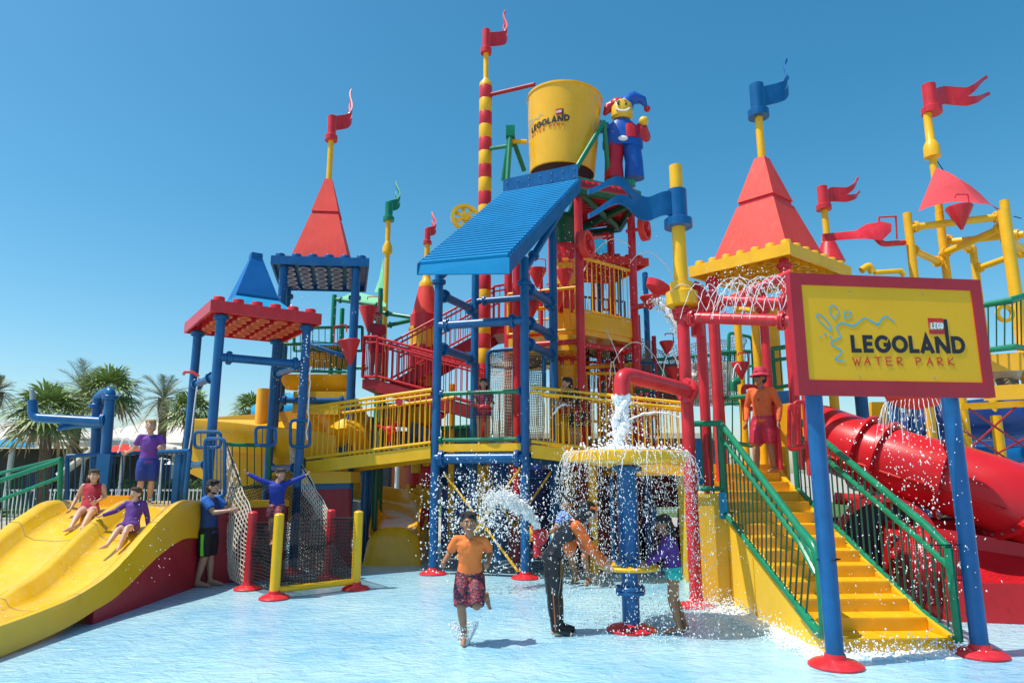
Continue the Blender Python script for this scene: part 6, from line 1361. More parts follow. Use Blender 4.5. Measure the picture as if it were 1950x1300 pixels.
    # head
    Mh = Rz @ Matrix.Rotation(yaw, 3, 'Z') @ Matrix.Rotation(pit, 3, 'X'); hc = W(J['hea'])
    def hp(x, y, z): return hc + Mh @ (V((x, y, z)) * hs)
    body.ell(hp(0, .006, .012), (.047 * hs, .058 * hs, .056 * hs), Mh, 20, 14); body.ell(hp(0, -.018, -.026), (.034 * hs, .036 * hs, .040 * hs), Mh, 16, 10); body.ell(hp(0, -.040, -.052), (.016 * hs, .014 * hs, .013 * hs), Mh, 10, 8)
    body.path([hp(0, -.050, .012), hp(0, -.062, -.008), hp(0, -.060, -.016)], 1, 8, radii=[.006 * hs, .009 * hs, .008 * hs])
    for s_ in (-1, 1):
        body.ell(hp(s_ * .049, .006, -.004), (.007 * hs, .012 * hs, .018 * hs), Mh, 10, 8); body.ell(hp(s_ * .024, -.036, -.014), (.014 * hs, .012 * hs, .012 * hs), Mh, 10, 8)
        body.ell(hp(s_ * .019, -.047, .020), (.013 * hs, .008 * hs, .005 * hs), Mh, 10, 8)
    bo = baked('body', body, sk, t, min(vox, .0085 if vox < .011 else vox), 3)
    for s_ in (-1, 1):
        e = part('eye', MB().ell(hp(s_ * .019, -.0500, .006), (.0085 * hs, .005 * hs, .005 * hs), Mh, 12, 8), EYEW, t); part('iris', MB().ell(hp(s_ * .019, -.0540, .006), (.0042 * hs, .0022 * hs, .0042 * hs), Mh, 10, 6), EYED, e)
        part('eyebrow', MB().path([hp(s_ * .009, -.0535, .019), hp(s_ * .019, -.0545, .0215), hp(s_ * .030, -.0485, .019)], .0021 * hs, 6), hair, t)
    mo = part('mouth', MB().path([hp(-.018, -.0495, -.0275), hp(-.009, -.056, -.031), hp(0, -.058, -.032), hp(.009, -.056, -.031), hp(.018, -.0495, -.0275)], .0042 * hs, 8), LIP, t)
    if smile: part('teeth', MB().path([hp(-.013, -.0545, -.0285), hp(0, -.061, -.0315), hp(.013, -.0545, -.0285)], .0030 * hs, 6), TEETH, mo)
    # hair
    if hr:
        hm = MB(); r_ = random.Random(len(label)); hm.ell(hp(0, .012, .022), (.0515 * hs, .060 * hs, .055 * hs), Mh, 18, 12); hm.ell(hp(0, .028, -.008), (.050 * hs, .043 * hs, .052 * hs), Mh, 16, 10)
        for k in range(16 if hr != 'bald' else 0):
            a = r_.uniform(-1.9, 1.9); hm.path([hp(math.sin(a) * .026, -math.cos(a) * .026, .0645 + r_.uniform(-.003, .003)), hp(math.sin(a) * .047, -math.cos(a) * .05, .055), hp(math.sin(a) * .052, -math.cos(a) * .054, .044 + r_.uniform(-.005, .006))], 1, 6, radii=[.012 * hs, .010 * hs, .004 * hs])
        if hr in ('long', 'pony', 'braid', 'bob'):
            dn = {'bob': .10, 'long': .16, 'pony': .16, 'braid': .22}[hr]; wv = .03 if hr == 'long' else .018
            for k in (range(-2, 3) if hr in ('long', 'bob') else (0,)):
                hm.path([hp(k * .018, .045, .01), hp(k * .021, .058, -.04), W(J['nec'] + V((k * .014, .045, .0))), W(J['nec'] + V((k * .014, .05, -dn * .5)))], 1, 9, radii=[.018 * hs, .020 * hs, .018 * hs, .008 * hs])
        baked('hair', hm, hair, t, .010 if vox < .012 else .014, 1)
    # clothes
    o_ = .006 * H + (0 if fitted else .004)
    if top:
        s_m = MB(); b0 = -.03 if not fitted else 0
        P_ = [(J['pel'] - up * (.035 if not fitted else .0), .090, .068), (J['pel'] + up * .03, .088, .066), (J['pel'].lerp(J['che'], .5), .079, .060), (J['che'], .088, .066), (J['che'].lerp(J['nec'], .55), wid * 1.0, .056), (J['che'].lerp(J['nec'], .84), .055, .040)]
        s_m.path([W(p) for p, a, b in P_], 1, 20, radii=[(a * F + o_, b * F + o_) for p, a, b in P_], side=sideW)
        for s in 'LR':
            a, b, c = J['sh' + s], J['el' + s], J['wr' + s]
            s_m.path([W(J['che'].lerp(J['nec'], .78)), W(a)], 1, 12, radii=[.030 * F + o_ * .5, .028 * F + o_ * .5])
            if top_len == 'short': e_ = a.lerp(b, .66); s_m.path([W(a), W(a.lerp(b, .3)), W(e_)], 1, 12, radii=[.0295 * F + o_ * .5, .031 * F + o_ * .6, .031 * F + o_ * .9]); s_m.ell(W(a), .0300 * F + o_ * .5, n=12, m=8)
            elif top_len == 'long': s_m.path([W(a), W(a.lerp(b, .5)), W(b)], 1, 12, radii=[.030 * F + o_ * .5, .029 * F + o_ * .6, .024 * F + o_ * .6]); s_m.path([W(b), W(b.lerp(c, .4)), W(c)], 1, 12, radii=[.024 * F + o_ * .6, .024 * F + o_ * .5, .016 * F + o_ * .6]); s_m.ell(W(a), .030 * F + o_ * .5, n=12, m=8); s_m.ell(W(b), .024 * F + o_ * .6, n=10, m=8)
        baked('shirt', s_m, top, t, max(.009, vox), 2)
    if bot:
        b_m = MB(); n_ = {'short': .62, 'brief': .22, 'long': 1.0, 'full': 2}[bot_len]
        b_m.path([W(J['pel'] + up * .045), W(J['pel'] + up * .01), W(J['pel'] - up * .05)], 1, 18, radii=[(.084 * F + o_, .064 * F + o_), (.093 * F + o_, .068 * F + o_), (.088 * F + o_, .064 * F + o_)], side=sideW)
        for s in 'LR':
            a, b, c = J['hip' + s], J['kn' + s], J['an' + s]; e_ = a.lerp(b, min(1, n_)); fl = o_ * 1.8 if not fitted else o_
            b_m.path([W(a + (a - b) * .08), W(a.lerp(e_, .5)), W(e_)], 1, 14, radii=[.055 * F + o_, .055 * F + fl, (.055 - .018 * min(1, n_)) * F + fl * 1.3])
            if bot_len == 'full': b_m.path([W(c), W(c.lerp(J['to' + s], .5)), W(J['to' + s])], 1, 10, radii=[.024 * F + .004, .022 * F + .005, .018 * F + .005]); b_m.ell(W(c), .026 * F + .005, n=10, m=8); b_m.path([W(b), W(b.lerp(c, .35)), W(c)], 1, 12, radii=[.034 * F + o_, .036 * F + o_, .021 * F + o_]); b_m.ell(W(b), .035 * F + o_, n=10, m=8)
        baked('leggings' if bot_len == 'full' else 'shorts', b_m, bot, t, max(.009, vox), 2)
    if extra: extra(t, W, J, F, hp, Mh, hs, Rz)
    return t
def at(px, py, z): return Z(px, py, z)
# boy running
pb = G(893, 1226)
person('boy in an orange shirt and printed shorts running through the pool toward the camera', (pb.x, pb.y, 0), .0, 1.40, SK2, HBLK, ORAN, PATT,
       dict(hs=1.26, pel=(.0, .0, .53), che=(.005, -.045, .71), nec=(.005, -.07, .825), hea=(-.005, -.10, .925), shL=(.112, -.05, .79), shR=(-.105, -.06, .80), elL=(.165, .08, .68), wrL=(.15, -.04, .62), elR=(-.175, .03, .67), wrR=(-.20, -.12, .63), hipL=(.055, 0, .50), hipR=(-.05, 0, .51),
            knR=(-.058, -.10, .30), anR=(-.035, .0, .06), toR=(-.04, -.10, .02), knL=(.065, -.13, .31), anL=(.13, .10, .34), toL=(.155, .13, .25)), bot_len='long', yaw=.12, smile=True, hand='fist', vox=.0085, child=True)
# bending woman
def wom(t, W, J, F, hp, Mh, hs, Rz):
    b = MB(); b.ell(hp(0, .012, .016), (.055 * hs, .064 * hs, .062 * hs), Mh, 18, 12); b.ell(hp(0, .03, -.03), (.05 * hs, .045 * hs, .05 * hs), Mh, 14, 10); b.path([hp(0, .03, -.02), W(J['nec'])], 1, 12, radii=[.042 * hs, .048 * hs]); baked('swim_hood', b, BLK, t, .010, 1)
    part('headband', MB().path([hp(-.056, .0, .034), hp(-.045, -.045, .034), hp(0, -.062, .036), hp(.045, -.045, .034), hp(.056, .0, .034)], 1, 8, radii=[(.010, .016)] * 5, side=Mh @ V((0, 1, 0))), ORD, t)
    c = J['pel'].lerp(J['che'], .62); part('chest_panel', MB().ell(W(c + V((.0, -.028, .0))), (.15, .155, .14)), ORD, t)
    for s in 'LR': part('side_stripe', MB().path([W(J['hip' + s] + V((.052 if s == 'L' else -.052, .01, 0))), W(J['kn' + s] + V((.044 if s == 'L' else -.044, .0, 0))), W(J['an' + s] + V((.03 if s == 'L' else -.03, 0, 0)))], .006, 5), ORD, t)
    sl = MB()
    for s in 'LR':
        a, b_, c_ = J['sh' + s], J['el' + s], J['wr' + s]; sl.path([W(a), W(a.lerp(b_, .5)), W(b_)], 1, 12, radii=[.042 * F, .040 * F, .034 * F]).path([W(b_), W(b_.lerp(c_, .4)), W(c_)], 1, 12, radii=[.034 * F, .033 * F, .024 * F]); sl.ell(W(b_), .034 * F).ell(W(a), .042 * F)
    baked('sleeves', sl, ORD, t, .010, 2)
pw = G(1068, 1207)
person('woman in a black and orange full swimsuit and hood bending over the yellow hand wheel', (pw.x, pw.y, 0), PI / 2 + .05, 1.72, SK3, HBLK, BLK, BLK,
       dict(pel=(0, .05, .50), che=(0, -.04, .645), nec=(0, -.12, .745), hea=(0, -.205, .805), sh=(.10, -.105, .715), elL=(.115, -.19, .56), elR=(.115 * -1, -.20, .57), wrL=(.05, -.315, .49), wrR=(-.07, -.30, .465), hipL=(.05, .04, .485), hipR=(-.05, .055, .485), knL=(.05, .02, .27), knR=(-.055, .06, .27), anL=(.05, .0, .045), anR=(-.06, .045, .045), toL=(.055, -.10, .018), toR=(-.06, -.055, .018)),
       hr=None, top_len='none', bot_len='full', hand='grip', vox=.0085, fitted=True, pit=.25, extra=wom)
# girl at wheel
pg = G(1287, 1204)
person('girl in a purple long sleeved shirt and turquoise shorts pushing the yellow hand wheel', (pg.x, pg.y, 0), -PI / 2 - .1, 1.36, SK2, HBLK, PURP, TEAL,
       dict(che=(0, -.02, .70), nec=(0, -.035, .82), hea=(0, -.065, .91), sh=(.10, -.03, .79), elL=(.12, -.11, .66), elR=(-.12, -.10, .66), wrL=(.07, -.235, .575), wrR=(-.08, -.225, .57), hd=(0, -1, -.25), knL=(.055, -.03, .28), anL=(.055, .03, .045), knR=(-.055, .01, .28), anR=(-.055, .09, .045), toR=(-.06, -.02, .018)),
       hr='braid', top_len='long', bot_len='brief', hand='grip', child=True, vox=.0085, pit=.25)
# crouching man at the water cannon
pm = G(1100, 1108)
person('man in a blue patterned shirt crouching behind the bending woman at the water cannon', (pm.x - .05, 12.0, 0), -.45, 1.72, SK2, HBLK, WETB, BLKSH,
       dict(pel=(0, .16, .46), che=(0, .0, .60), nec=(0, -.10, .70), hea=(-.02, -.17, .77), sh=(.11, -.07, .68), elL=(.13, -.16, .55), elR=(-.16, -.14, .54), wrL=(.0, -.27, .52), wrR=(-.17, -.26, .5), hipL=(.06, .16, .44), hipR=(-.06, .16, .44), knL=(.08, .02, .26), knR=(-.08, .06, .26), anL=(.08, .12, .045), anR=(-.06, .16, .045), toL=(.09, .0, .018), toR=(-.07, .05, .018)), hr='short', vox=.012, pit=-.1, smile=True)
# man left
def stripe(t, W, J, F, hp, Mh, hs, Rz):
    b = MB(); a = J['hipR'].lerp(J['knR'], .05); c = J['hipR'].lerp(J['knR'], .95); o_ = V((-.076, -.006, 0)); b.slab([W(a + o_ + V((0, .008, 0))), W(a + o_ + V((0, -.018, 0))), W(c + o_ + V((.010, -.018, 0))), W(c + o_ + V((.010, .008, 0)))], Rz @ V((.03, 0, 0))); part('neon_stripe', b, NEON, t, smooth=False)
    part('beard', MB().ell(hp(0, -.016, -.048), (.032 * hs, .032 * hs, .017 * hs), Mh, 12, 8), HBLK, t)
    sm = MB()
    for s in 'LR': a_, b_ = J['sh' + s], J['el' + s]; sm.path([W(a_), W(a_.lerp(b_, .64))], 1, 12, radii=[.040 * F + .008, .036 * F + .012]); sm.ell(W(a_), .041 * F + .008)
    baked('sleeves', sm, BLUT, t, .012, 2)
ml = G(388, 1116)
person('bearded man in a blue shirt and black shorts with a green stripe beside net', (ml.x, ml.y, 0), PI / 2 - .1, 1.74, SK1, HBLK, NAV, BLKSH,
       dict(sh=(.108, -.01, .80), elL=(.13, -.12, .70), wrL=(.11, -.26, .68), elR=(-.12, -.11, .69), wrR=(-.10, -.25, .71), hd=(0, -1, .08), anL=(.05, -.03, .045), toL=(.055, -.15, .018), anR=(-.06, .04, .045), toR=(-.06, -.08, .018)), hr='short', top_len='short', bot_len='long', yaw=.1, pit=.05, vox=.011, hand='open', fat=1.06, extra=stripe, smile=True)
# boy in the net
bnl = P(522, 1042, 12.0)
person('boy in a royal blue long sleeved shirt holding both rope nets with spread arms', (bnl.x, 12.0, bnl.z), .25, 1.33, SK1, HBRN, ROY, PATT,
       dict(pel=(0, .03, .50), che=(-.01, .0, .70), nec=(0, -.01, .82), hea=(.03, -.03, .91), shL=(.11, 0, .80), shR=(-.11, 0, .80), elL=(.22, -.02, .845), wrL=(.335, -.03, .90), elR=(-.24, -.02, .85), wrR=(-.37, -.02, .92), knL=(.02, -.08, .30), knR=(-.05, -.02, .28), anL=(.0, -.04, .07), anR=(-.03, .05, .08), toL=(-.01, -.13, .06), toR=(-.04, -.03, .04)), hr='short', top_len='long', bot_len='short', hand='grip', child=True, vox=.011, yaw=.5, pit=.1, smile=True)
# girl above slide
ga = P(274, 958, 12.1)
person('girl in a purple shirt and blue shorts standing at the platform rail above the slide', (ga.x, 12.1, 1.30), .55, 1.46, SK3, HBLD, PUR2, BLUEP,
       dict(elL=(.16, .0, .68), wrL=(.12, -.14, .67), elR=(-.16, .06, .66), wrR=(-.22, .16, .62), hea=(-.01, -.02, .925)), hr='pony', top_len='short', bot_len='long', vox=.012, child=True, yaw=-.3, hand='grip')
# slide kids
def seat(dy=0): return dict(pel=(0, .0, .09), che=(0, .07, .27), nec=(0, .085, .385), hea=(0, .06, .475), sh=(.10, .08, .36), elL=(.16, .12, .22), wrL=(.15, -.02, .14), elR=(-.15, .12, .22), wrR=(-.10, -.03, .16), hip=(.05, .0, .085), knL=(.07, -.22, .05), knR=(-.05, -.21, .06), anL=(.05, -.42, -.09), anR=(-.07, -.41, -.10), toL=(.08, -.50, -.10), toR=(-.11, -.48, -.12))
def seated(label, px, py, xl_, H, **k):
    x, dy, dz = ray(px, py); t = xl_ / x; y = dy * t; zz = EYE + dz * t; s_ = max(zpro(y) - .25, .1); return (xl_, y, s_ - .01)
l1 = seated('', 162, 1035, -6.75, 1.3); l2 = seated('', 243, 1052, -5.72, 1.2)
p1 = seat(); p1.update(elL=(.14, .07, .23), wrL=(.09, -.08, .18), elR=(-.17, .12, .22), wrR=(-.19, .02, .11))
person('girl in a red swim shirt and pink shorts sliding down the left lane', l1, .32, 1.34, SK3, HBRN, CRI, MAG, p1, hr='bob', top_len='none', bot_len='brief', fitted=True, child=True, vox=.011, smile=True, yaw=.4)
p2 = seat(); p2.update(elR=(-.21, .05, .27), wrR=(-.33, -.02, .22), elL=(.15, .10, .2), wrL=(.19, .05, .08), knL=(.05, -.20, .08), anL=(.05, -.36, -.12), toL=(.05, -.40, -.15))
person('small child in a purple long sleeved shirt sliding down the right lane', l2, .1, 1.22, SK3, HBRN, PURP, PURP, p2, hr='pony', top_len='long', bot_len='short', child=True, vox=.011, yaw=-.35)
# girl on deck, man on bridge, lifeguard, person on red landing
gd = P(920, 840, 13.75)
person('girl in a magenta shirt standing on the blue tower deck behind the green rail', (gd.x, 13.75, 2.36), .0, 1.36, SK1, HBLK, MAG, PURP, dict(elL=(.13, -.06, .66), wrL=(.05, -.17, .62), elR=(-.13, -.06, .66), wrR=(-.06, -.18, .60)), hr='long', top_len='short', bot_len='brief', child=True, vox=.013, smile=True)
bm2 = P(1098, 850, 13.2)
person('dark haired man in a black tee shirt leaning over the yellow footbridge rail', (bm2.x, 13.25, 2.12), -1.0, 1.64, SK1, HBLK, DARKT, BLKSH, dict(pel=(0, .04, .52), che=(0, -.03, .69), nec=(0, -.08, .79), hea=(0, -.12, .87), sh=(.11, -.06, .77), el=(.14, -.14, .64), wr=(.07, -.26, .60)), hr='short', vox=.013, yaw=-.3)
def guard(t, W, J, F, hp, Mh, hs, Rz):
    part('sun_hat', MB().lathe([(.10, -.012), (.098, -.018), (.062, .012), (.060, .045), (.045, .072), (.005, .078)], c=hp(0, .006, .032), n=24, M=Mh @ Matrix.Scale(hs, 3)), mat('pink hat', (.62, .04, .08), .7), t)
    part('sunglasses', MB().path([hp(-.042, -.03, .008), hp(-.02, -.056, .006), hp(.02, -.056, .006), hp(.042, -.03, .008)], 1, 8, radii=[(.008, .011)] * 4), INKB, t)
    part('whistle_cord', MB().path([W(J['nec'] + V((.03, -.03, 0))), W(J['che'] + V((.0, -.085, -.02))), W(J['nec'] + V((-.03, -.03, 0)))], .006, 5), INKB, t)
lg = P(1462, 905, 10.75)
zst = RI * 13
person('lifeguard in an orange shirt, red shorts and pink hat standing on the yellow staircase', (P(1460, 900, 11.55).x, 11.55, zst), -.75, 1.72, SK2, HBLK, GUARD, GSH, dict(elL=(.16, .03, .64), wrL=(.16, -.02, .49), elR=(-.17, .03, .64), wrR=(-.15, -.05, .50), knR=(-.06, -.06, .27), anR=(-.05, -.12, -.04), toR=(-.06, -.24, -.055), anL=(.07, .02, .045)), hr='short', top_len='long', bot_len='long', vox=.011, extra=guard, fat=1.05, yaw=-.35)
def cap_(t, W, J, F, hp, Mh, hs, Rz):
    part('cap', MB().ell(hp(0, .01, .04), (.058 * hs, .066 * hs, .05 * hs), Mh, 14, 8), RED, t)
pr_ = P(715, 720, 16.2)
person('person in a red cap and red shirt on the red stairs landing behind the bars', (pr_.x, 16.2, pr_.z + .05), .6, 1.55, SK2, HBLK, CRI, CRI, {}, hr='short', vox=.015, extra=cap_)
# generic jester statue on the bucket platform
jb = P(1188, 342, 15.6)
JRED = mat('jester red plastic', (.5, .012, .03), .35); JBLU = mat('jester blue plastic', (.01, .09, .42), .35); JYEL = mat('jester yellow plastic', (.8, .48, .03), .35)
def jester():
    t = thing('jester_statue', 'red and blue jester statue with a floppy hat standing beside the giant bucket', 'statue', tuple(jb)); c = jb
    def w(x, y, z): return V((c.x + x * 1.18, c.y + y, c.z + z * 1.02))
    part('leg', MB().path([w(-.20, 0, .0), w(-.20, 0, .42), w(-.16, 0, .86)], 1, 16, radii=[(.25, .24), (.23, .21), (.25, .22)]), JRED, t); part('leg', MB().path([w(.22, 0, .02), w(.22, -.03, .42), w(.18, 0, .86)], 1, 16, radii=[(.25, .24), (.23, .21), (.25, .22)]), JBLU, t)
    part('torso', MB().path([w(0, 0, .8), w(0, 0, .95), w(0, 0, 1.35), w(0, 0, 1.52)], 1, 20, radii=[(.50, .27), (.50, .27), (.38, .24), (.20, .16)], side=(1, 0, 0)), JBLU, t)
    part('tunic_panel', MB().path([w(.12, -.09, .98), w(.10, -.09, 1.3), w(.05, -.06, 1.46)], 1, 14, radii=[(.26, .19), (.2, .16), (.1, .09)], side=(1, 0, 0)), JRED, t)
    part('belt', MB().lathe([(.36, -.03), (.365, 0), (.36, .03)], c=w(0, 0, .93), n=24, M=Matrix.Diagonal((1.13, .74, 1))), mat('belt orange', (.65, .2, .03), .4), t)
    part('buckle', MB().ell(w(-.03, -.27, .93), (.12, .03, .07)), INKW, t)
    part('arm', MB().path([w(-.30, 0, 1.36), w(-.47, -.05, 1.28), w(-.56, -.08, 1.52)], .10, 12, radii=[.12, .11, .09]), JBLU, t); part('arm', MB().path([w(.30, 0, 1.36), w(.46, -.05, 1.12), w(.42, -.18, 1.28)], .10, 12, radii=[.12, .11, .09]), JRED, t)
    part('hand', MB().ell(w(-.58, -.10, 1.68), (.11, .09, .14)), JYEL, t); part('hand', MB().ell(w(.42, -.22, 1.40), (.12, .10, .12)), JYEL, t)
    h = part('head', MB().path([w(0, -.02, 1.54), w(0, -.02, 1.60), w(0, -.02, 1.92), w(0, -.02, 2.0)], 1, 22, radii=[(.2, .18), (.27, .23), (.27, .23), (.2, .18)], side=(1, 0, 0)), JYEL, t)
    for s in (-1, 1): part('eye', MB().ell(w(s * .08 - .02, -.24, 1.84), (.028, .02, .045)), INKB, h); part('eyebrow', MB().path([w(s * .12 - .02, -.22, 1.90), w(s * .05 - .02, -.245, 1.925)], .012, 6), INKB, h)
    part('smile', MB().path([w(-.14, -.215, 1.72), w(-.08, -.245, 1.66), w(0, -.255, 1.645), w(.08, -.245, 1.67), w(.13, -.215, 1.74)], .026, 8), INKW, h)
    part('hat', MB().ell(w(-.09, .03, 1.93), (.21, .24, .20)).path([w(-.12, .03, 1.95), w(-.28, .03, 1.88), w(-.36, .02, 1.70)], .1, 12, radii=[.16, .12, .05]), JRED, t)
    part('hat', MB().ell(w(.10, .03, 1.95), (.20, .24, .20)).path([w(.08, .03, 2.0), w(.28, .0, 2.14), w(.46, .0, 2.06), w(.52, .0, 1.90)], .1, 12, radii=[.18, .15, .10, .04]), JBLU, t)
    part('pompom', MB().ell(w(.54, .0, 1.84), .085), JRED, t)
    for k in range(5): part('bell', MB().ell(w(-.22 + k * .11, -.22 + abs(k - 2) * .02, 1.14 + (k % 2) * .08), .03), STEEL, t)
jester()
# ================================================================== WATER
rw_ = random.Random(11)
ICO = None
def drops(name, pts, label=None):
    """many small faceted drops joined in one stuff object"""
    t_ = (1 + 5 ** .5) / 2; base = [V(v).normalized() for v in ((-1, t_, 0), (1, t_, 0), (-1, -t_, 0), (1, -t_, 0), (0, -1, t_), (0, 1, t_), (0, -1, -t_), (0, 1, -t_), (t_, 0, -1), (t_, 0, 1), (-t_, 0, -1), (-t_, 0, 1))]
    fs = [(0, 11, 5), (0, 5, 1), (0, 1, 7), (0, 7, 10), (0, 10, 11), (1, 5, 9), (5, 11, 4), (11, 10, 2), (10, 7, 6), (7, 1, 8), (3, 9, 4), (3, 4, 2), (3, 2, 6), (3, 6, 8), (3, 8, 9), (4, 9, 5), (2, 4, 11), (6, 2, 10), (8, 6, 7), (9, 8, 1)]
    vs = []; fa = []
    for p, r, st in pts:
        o = len(vs); d = V((rw_.gauss(0, 1), rw_.gauss(0, 1), rw_.gauss(0, 1))) * .35 + V((0, 0, 1)); d.normalize()
        for b in base:
            q = b * r * (1 + .3 * rw_.random()); q += d * (q.dot(d)) * (st - 1); vs.append(tuple(V(p) + q))
        fa += [tuple(i + o for i in f) for f in fs]
    me = bpy.data.meshes.new(name); me.from_pydata(vs, [], fa); me.materials.append(WAT); me.polygons.foreach_set('use_smooth', [True] * len(me.polygons)); me.update()
    o = bpy.data.objects.new(name, me); COL.objects.link(o); o['kind'] = 'stuff'
    if label: o['label'] = label
def G_(s): return rw_.gauss(0, s)
def jet(mb, p0, v0, T, r0, r1, n=26, wob=.01, g=9.8):
    pts = []; rad = []
    for i in range(n + 1):
        t = T * i / n; p = V(p0) + V(v0) * t + V((0, 0, -.5 * g * t * t)); pts.append(p + V((G_(wob), G_(wob), G_(wob)))); rad.append((r0 + (r1 - r0) * i / n) * rw_.uniform(.6, 1.35))
    mb.path(pts, r0, 6, radii=rad); return pts
# pouring column out of the big red pipe
dp = []; colm = MB()
p0 = P(1184, 752, 8.75)
for k in range(9):
    a = k * .7; off = V((.055 * math.cos(a), .055 * math.sin(a), 0)); n = 22
    pts = [p0 + off * (1 - .2 * i / n) + V((-.10 * (i / n) ** 2 + .03 * math.sin(i * .6 + k), .03 * math.sin(i * .8 + k * 2), -(p0.z - 2.08) * i / n)) + V((G_(.008), G_(.008), 0)) for i in range(n + 1)]
    colm.path(pts, .03, 7, radii=[.034 * rw_.uniform(.6, 1.3) for _ in pts])
struct('water_stream', colm, WAT, kind='stuff', smooth=True)
for _ in range(500):
    u = rw_.random(); dp.append((p0 + V((G_(.07 + .06 * u) - .1 * u * u, G_(.07), -(p0.z - 2.1) * u)), rw_.uniform(.004, .012), 1.5))
for _ in range(700):   # splashes on tray
    a = rw_.uniform(0, 2 * PI); r_ = rw_.uniform(0, .75); dp.append((V((TX + r_ * math.cos(a), TY + r_ * math.sin(a), 2.1 + abs(G_(.05)))), rw_.uniform(.004, .012), 1.2))
tl = MB()
for k in range(60):
    a = rw_.uniform(0, 2 * PI); tl.ell((TX + .5 * rw_.random() * math.cos(a), TY + .5 * rw_.random() * math.sin(a), 2.06), (.12, .12, .03), n=10, m=5)
solo('tray_water', MB().lathe([(.7, 2.06), (.7, 2.09), (.735, 2.12), (.5, 2.1), (.01, 2.11)], c=(TX, TY, 0), n=40), WAT, 'sheet of water brimming over the yellow tray', 'water')
st = MB()
for k in range(110):
    a = 2 * PI * k / 110 + G_(.02); d = V((math.cos(a), math.sin(a), 0)); v = d * rw_.uniform(.08, .55) + V((G_(.15), G_(.15), rw_.uniform(-.1, .3))); T = rw_.uniform(.08, .28)
    pts = jet(st, V((TX, TY, 2.1)) + d * .74, v, T, rw_.uniform(.003, .006), .002, 10, .005)
    e = pts[-1]; vv = v + V((0, 0, -9.8 * T))
    for _ in range(34):
        t = rw_.uniform(0, .45); q = e + v * t + V((0, 0, -9.8 * T * t - 4.9 * t * t)) + V((G_(.06), G_(.06), G_(.06)))
        if q.z > 0: dp.append((q, rw_.uniform(.0018, .0048), rw_.uniform(1.5, 4.5)))
struct('tray_spill', st, WAT, kind='stuff', smooth=True)
for _ in range(2700):
    x = TX + G_(.55); y = TY + .15 + G_(.42); z = rw_.uniform(.02, 1.95); dp.append((V((x, y, z)), rw_.uniform(.0018, .0048), rw_.uniform(1.4, 4.2)))
drops('falling_drops', dp)
# cannon jet arcing left with breakup
dp = []; cj = MB(); c0_j = P(1024, 1005, 12.25)
P1, P2, P3 = P(1000, 950, 12.0), P(940, 938, 11.7), P(870, 985, 11.2)
def bez(t): a = c0_j; return a * (1 - t) ** 3 + P1 * 3 * t * (1 - t) ** 2 + (P2 + V((0, 0, .15))) * 3 * t * t * (1 - t) + P3 * t ** 3
for k in range(9):
    n = 22; cj.path([bez(i / n * .52) + V((G_(.02 + .03 * i / n), G_(.02), G_(.02 + .03 * i / n))) for i in range(n + 1)], .02, 6, radii=[(.030 + .02 * i / n) * rw_.uniform(.4, 1.3) for i in range(n + 1)])
struct('cannon_jet', cj, WAT, kind='stuff', smooth=True)
for _ in range(1500): t = rw_.random() ** .8 * .75; s = .02 + .11 * t; dp.append((bez(t) + V((G_(s), G_(s), G_(s))), rw_.uniform(.004, .013), 1.3))
for _ in range(2300):
    t = rw_.uniform(.40, 1.0); c = bez(t); dp.append((c + V((G_(.34), G_(.35), G_(.34) - .12)), rw_.choice((.002, .003, .004, .006, .011)) * rw_.uniform(.7, 1.3), rw_.uniform(1, 2.6)))
for _ in range(600): dp.append((P(rw_.uniform(800, 1000), rw_.uniform(900, 1090), rw_.uniform(9, 12.5)), rw_.uniform(.004, .011), 1.2))
dp = [d for d in dp if d[0].z > .01]
drops('cannon_spray', dp)
# sprinkler arcs over the red frame
sj = MB(); dp = []
for k in range(9):
    q = P(1345 + k * 18, 592, 10 - k * .08); s_ = -1 if k % 2 else 1
    jet(sj, q, V((rw_.uniform(.6, 1.3), -.3, 3.1)), .55, .006, .004, 22, .006); jet(sj, q, V((-rw_.uniform(.5, 1.4), -.2, 2.8)), .62, .006, .004, 22, .006)
for k in range(260): dp.append((P(rw_.uniform(1345, 1500), rw_.gauss(545, 20), 9.8), rw_.uniform(.004, .010), 1.3))
for a_, b_, hh, Yq in (((1168, 690), (1275, 735), 1.4, 15), ((1100, 628), (1180, 690), 1.2, 15), ((1260, 730), (1292, 700), 1, 14.5), ((1110, 520), (1200, 470), .9, 15.5), ((1200, 500), (1290, 545), 1.0, 15), ((1160, 738), (1175, 745), 1.2, 14.5), ((1395, 720), (1412, 705), .4, 13)):
    p, q = P(*a_, Yq), P(*b_, Yq); n = 20; sj.path([p.lerp(q, i / n) + V((G_(.006), 0, hh * .5 * 4 * (i / n) * (1 - i / n) + G_(.006))) for i in range(n + 1)], .01, 5, radii=[.011 * rw_.uniform(.6, 1.3) for _ in range(n + 1)])
q = P(1238, 572, 14.4); jt = jet(sj, q, V((1.3, -.3, .3)), .62, .05, .07, 24, .015)
for p in jt:
    for _ in range(14): dp.append((p + V((G_(.07), G_(.07), G_(.07))), rw_.uniform(.006, .016), 1.3))
for Yq, (x0, y0), n in ((12, (1215, 800), 500), (14.5, (1130, 500), 260), (14.5, (1120, 690), 260), (12, (1100, 790), 200), (14.5, (565, 600), 120), (13.2, (575, 700), 90)):
    for _ in range(n): dp.append((P(x0 + G_(50), y0 + G_(34), Yq), rw_.uniform(.004, .009), 1.3))
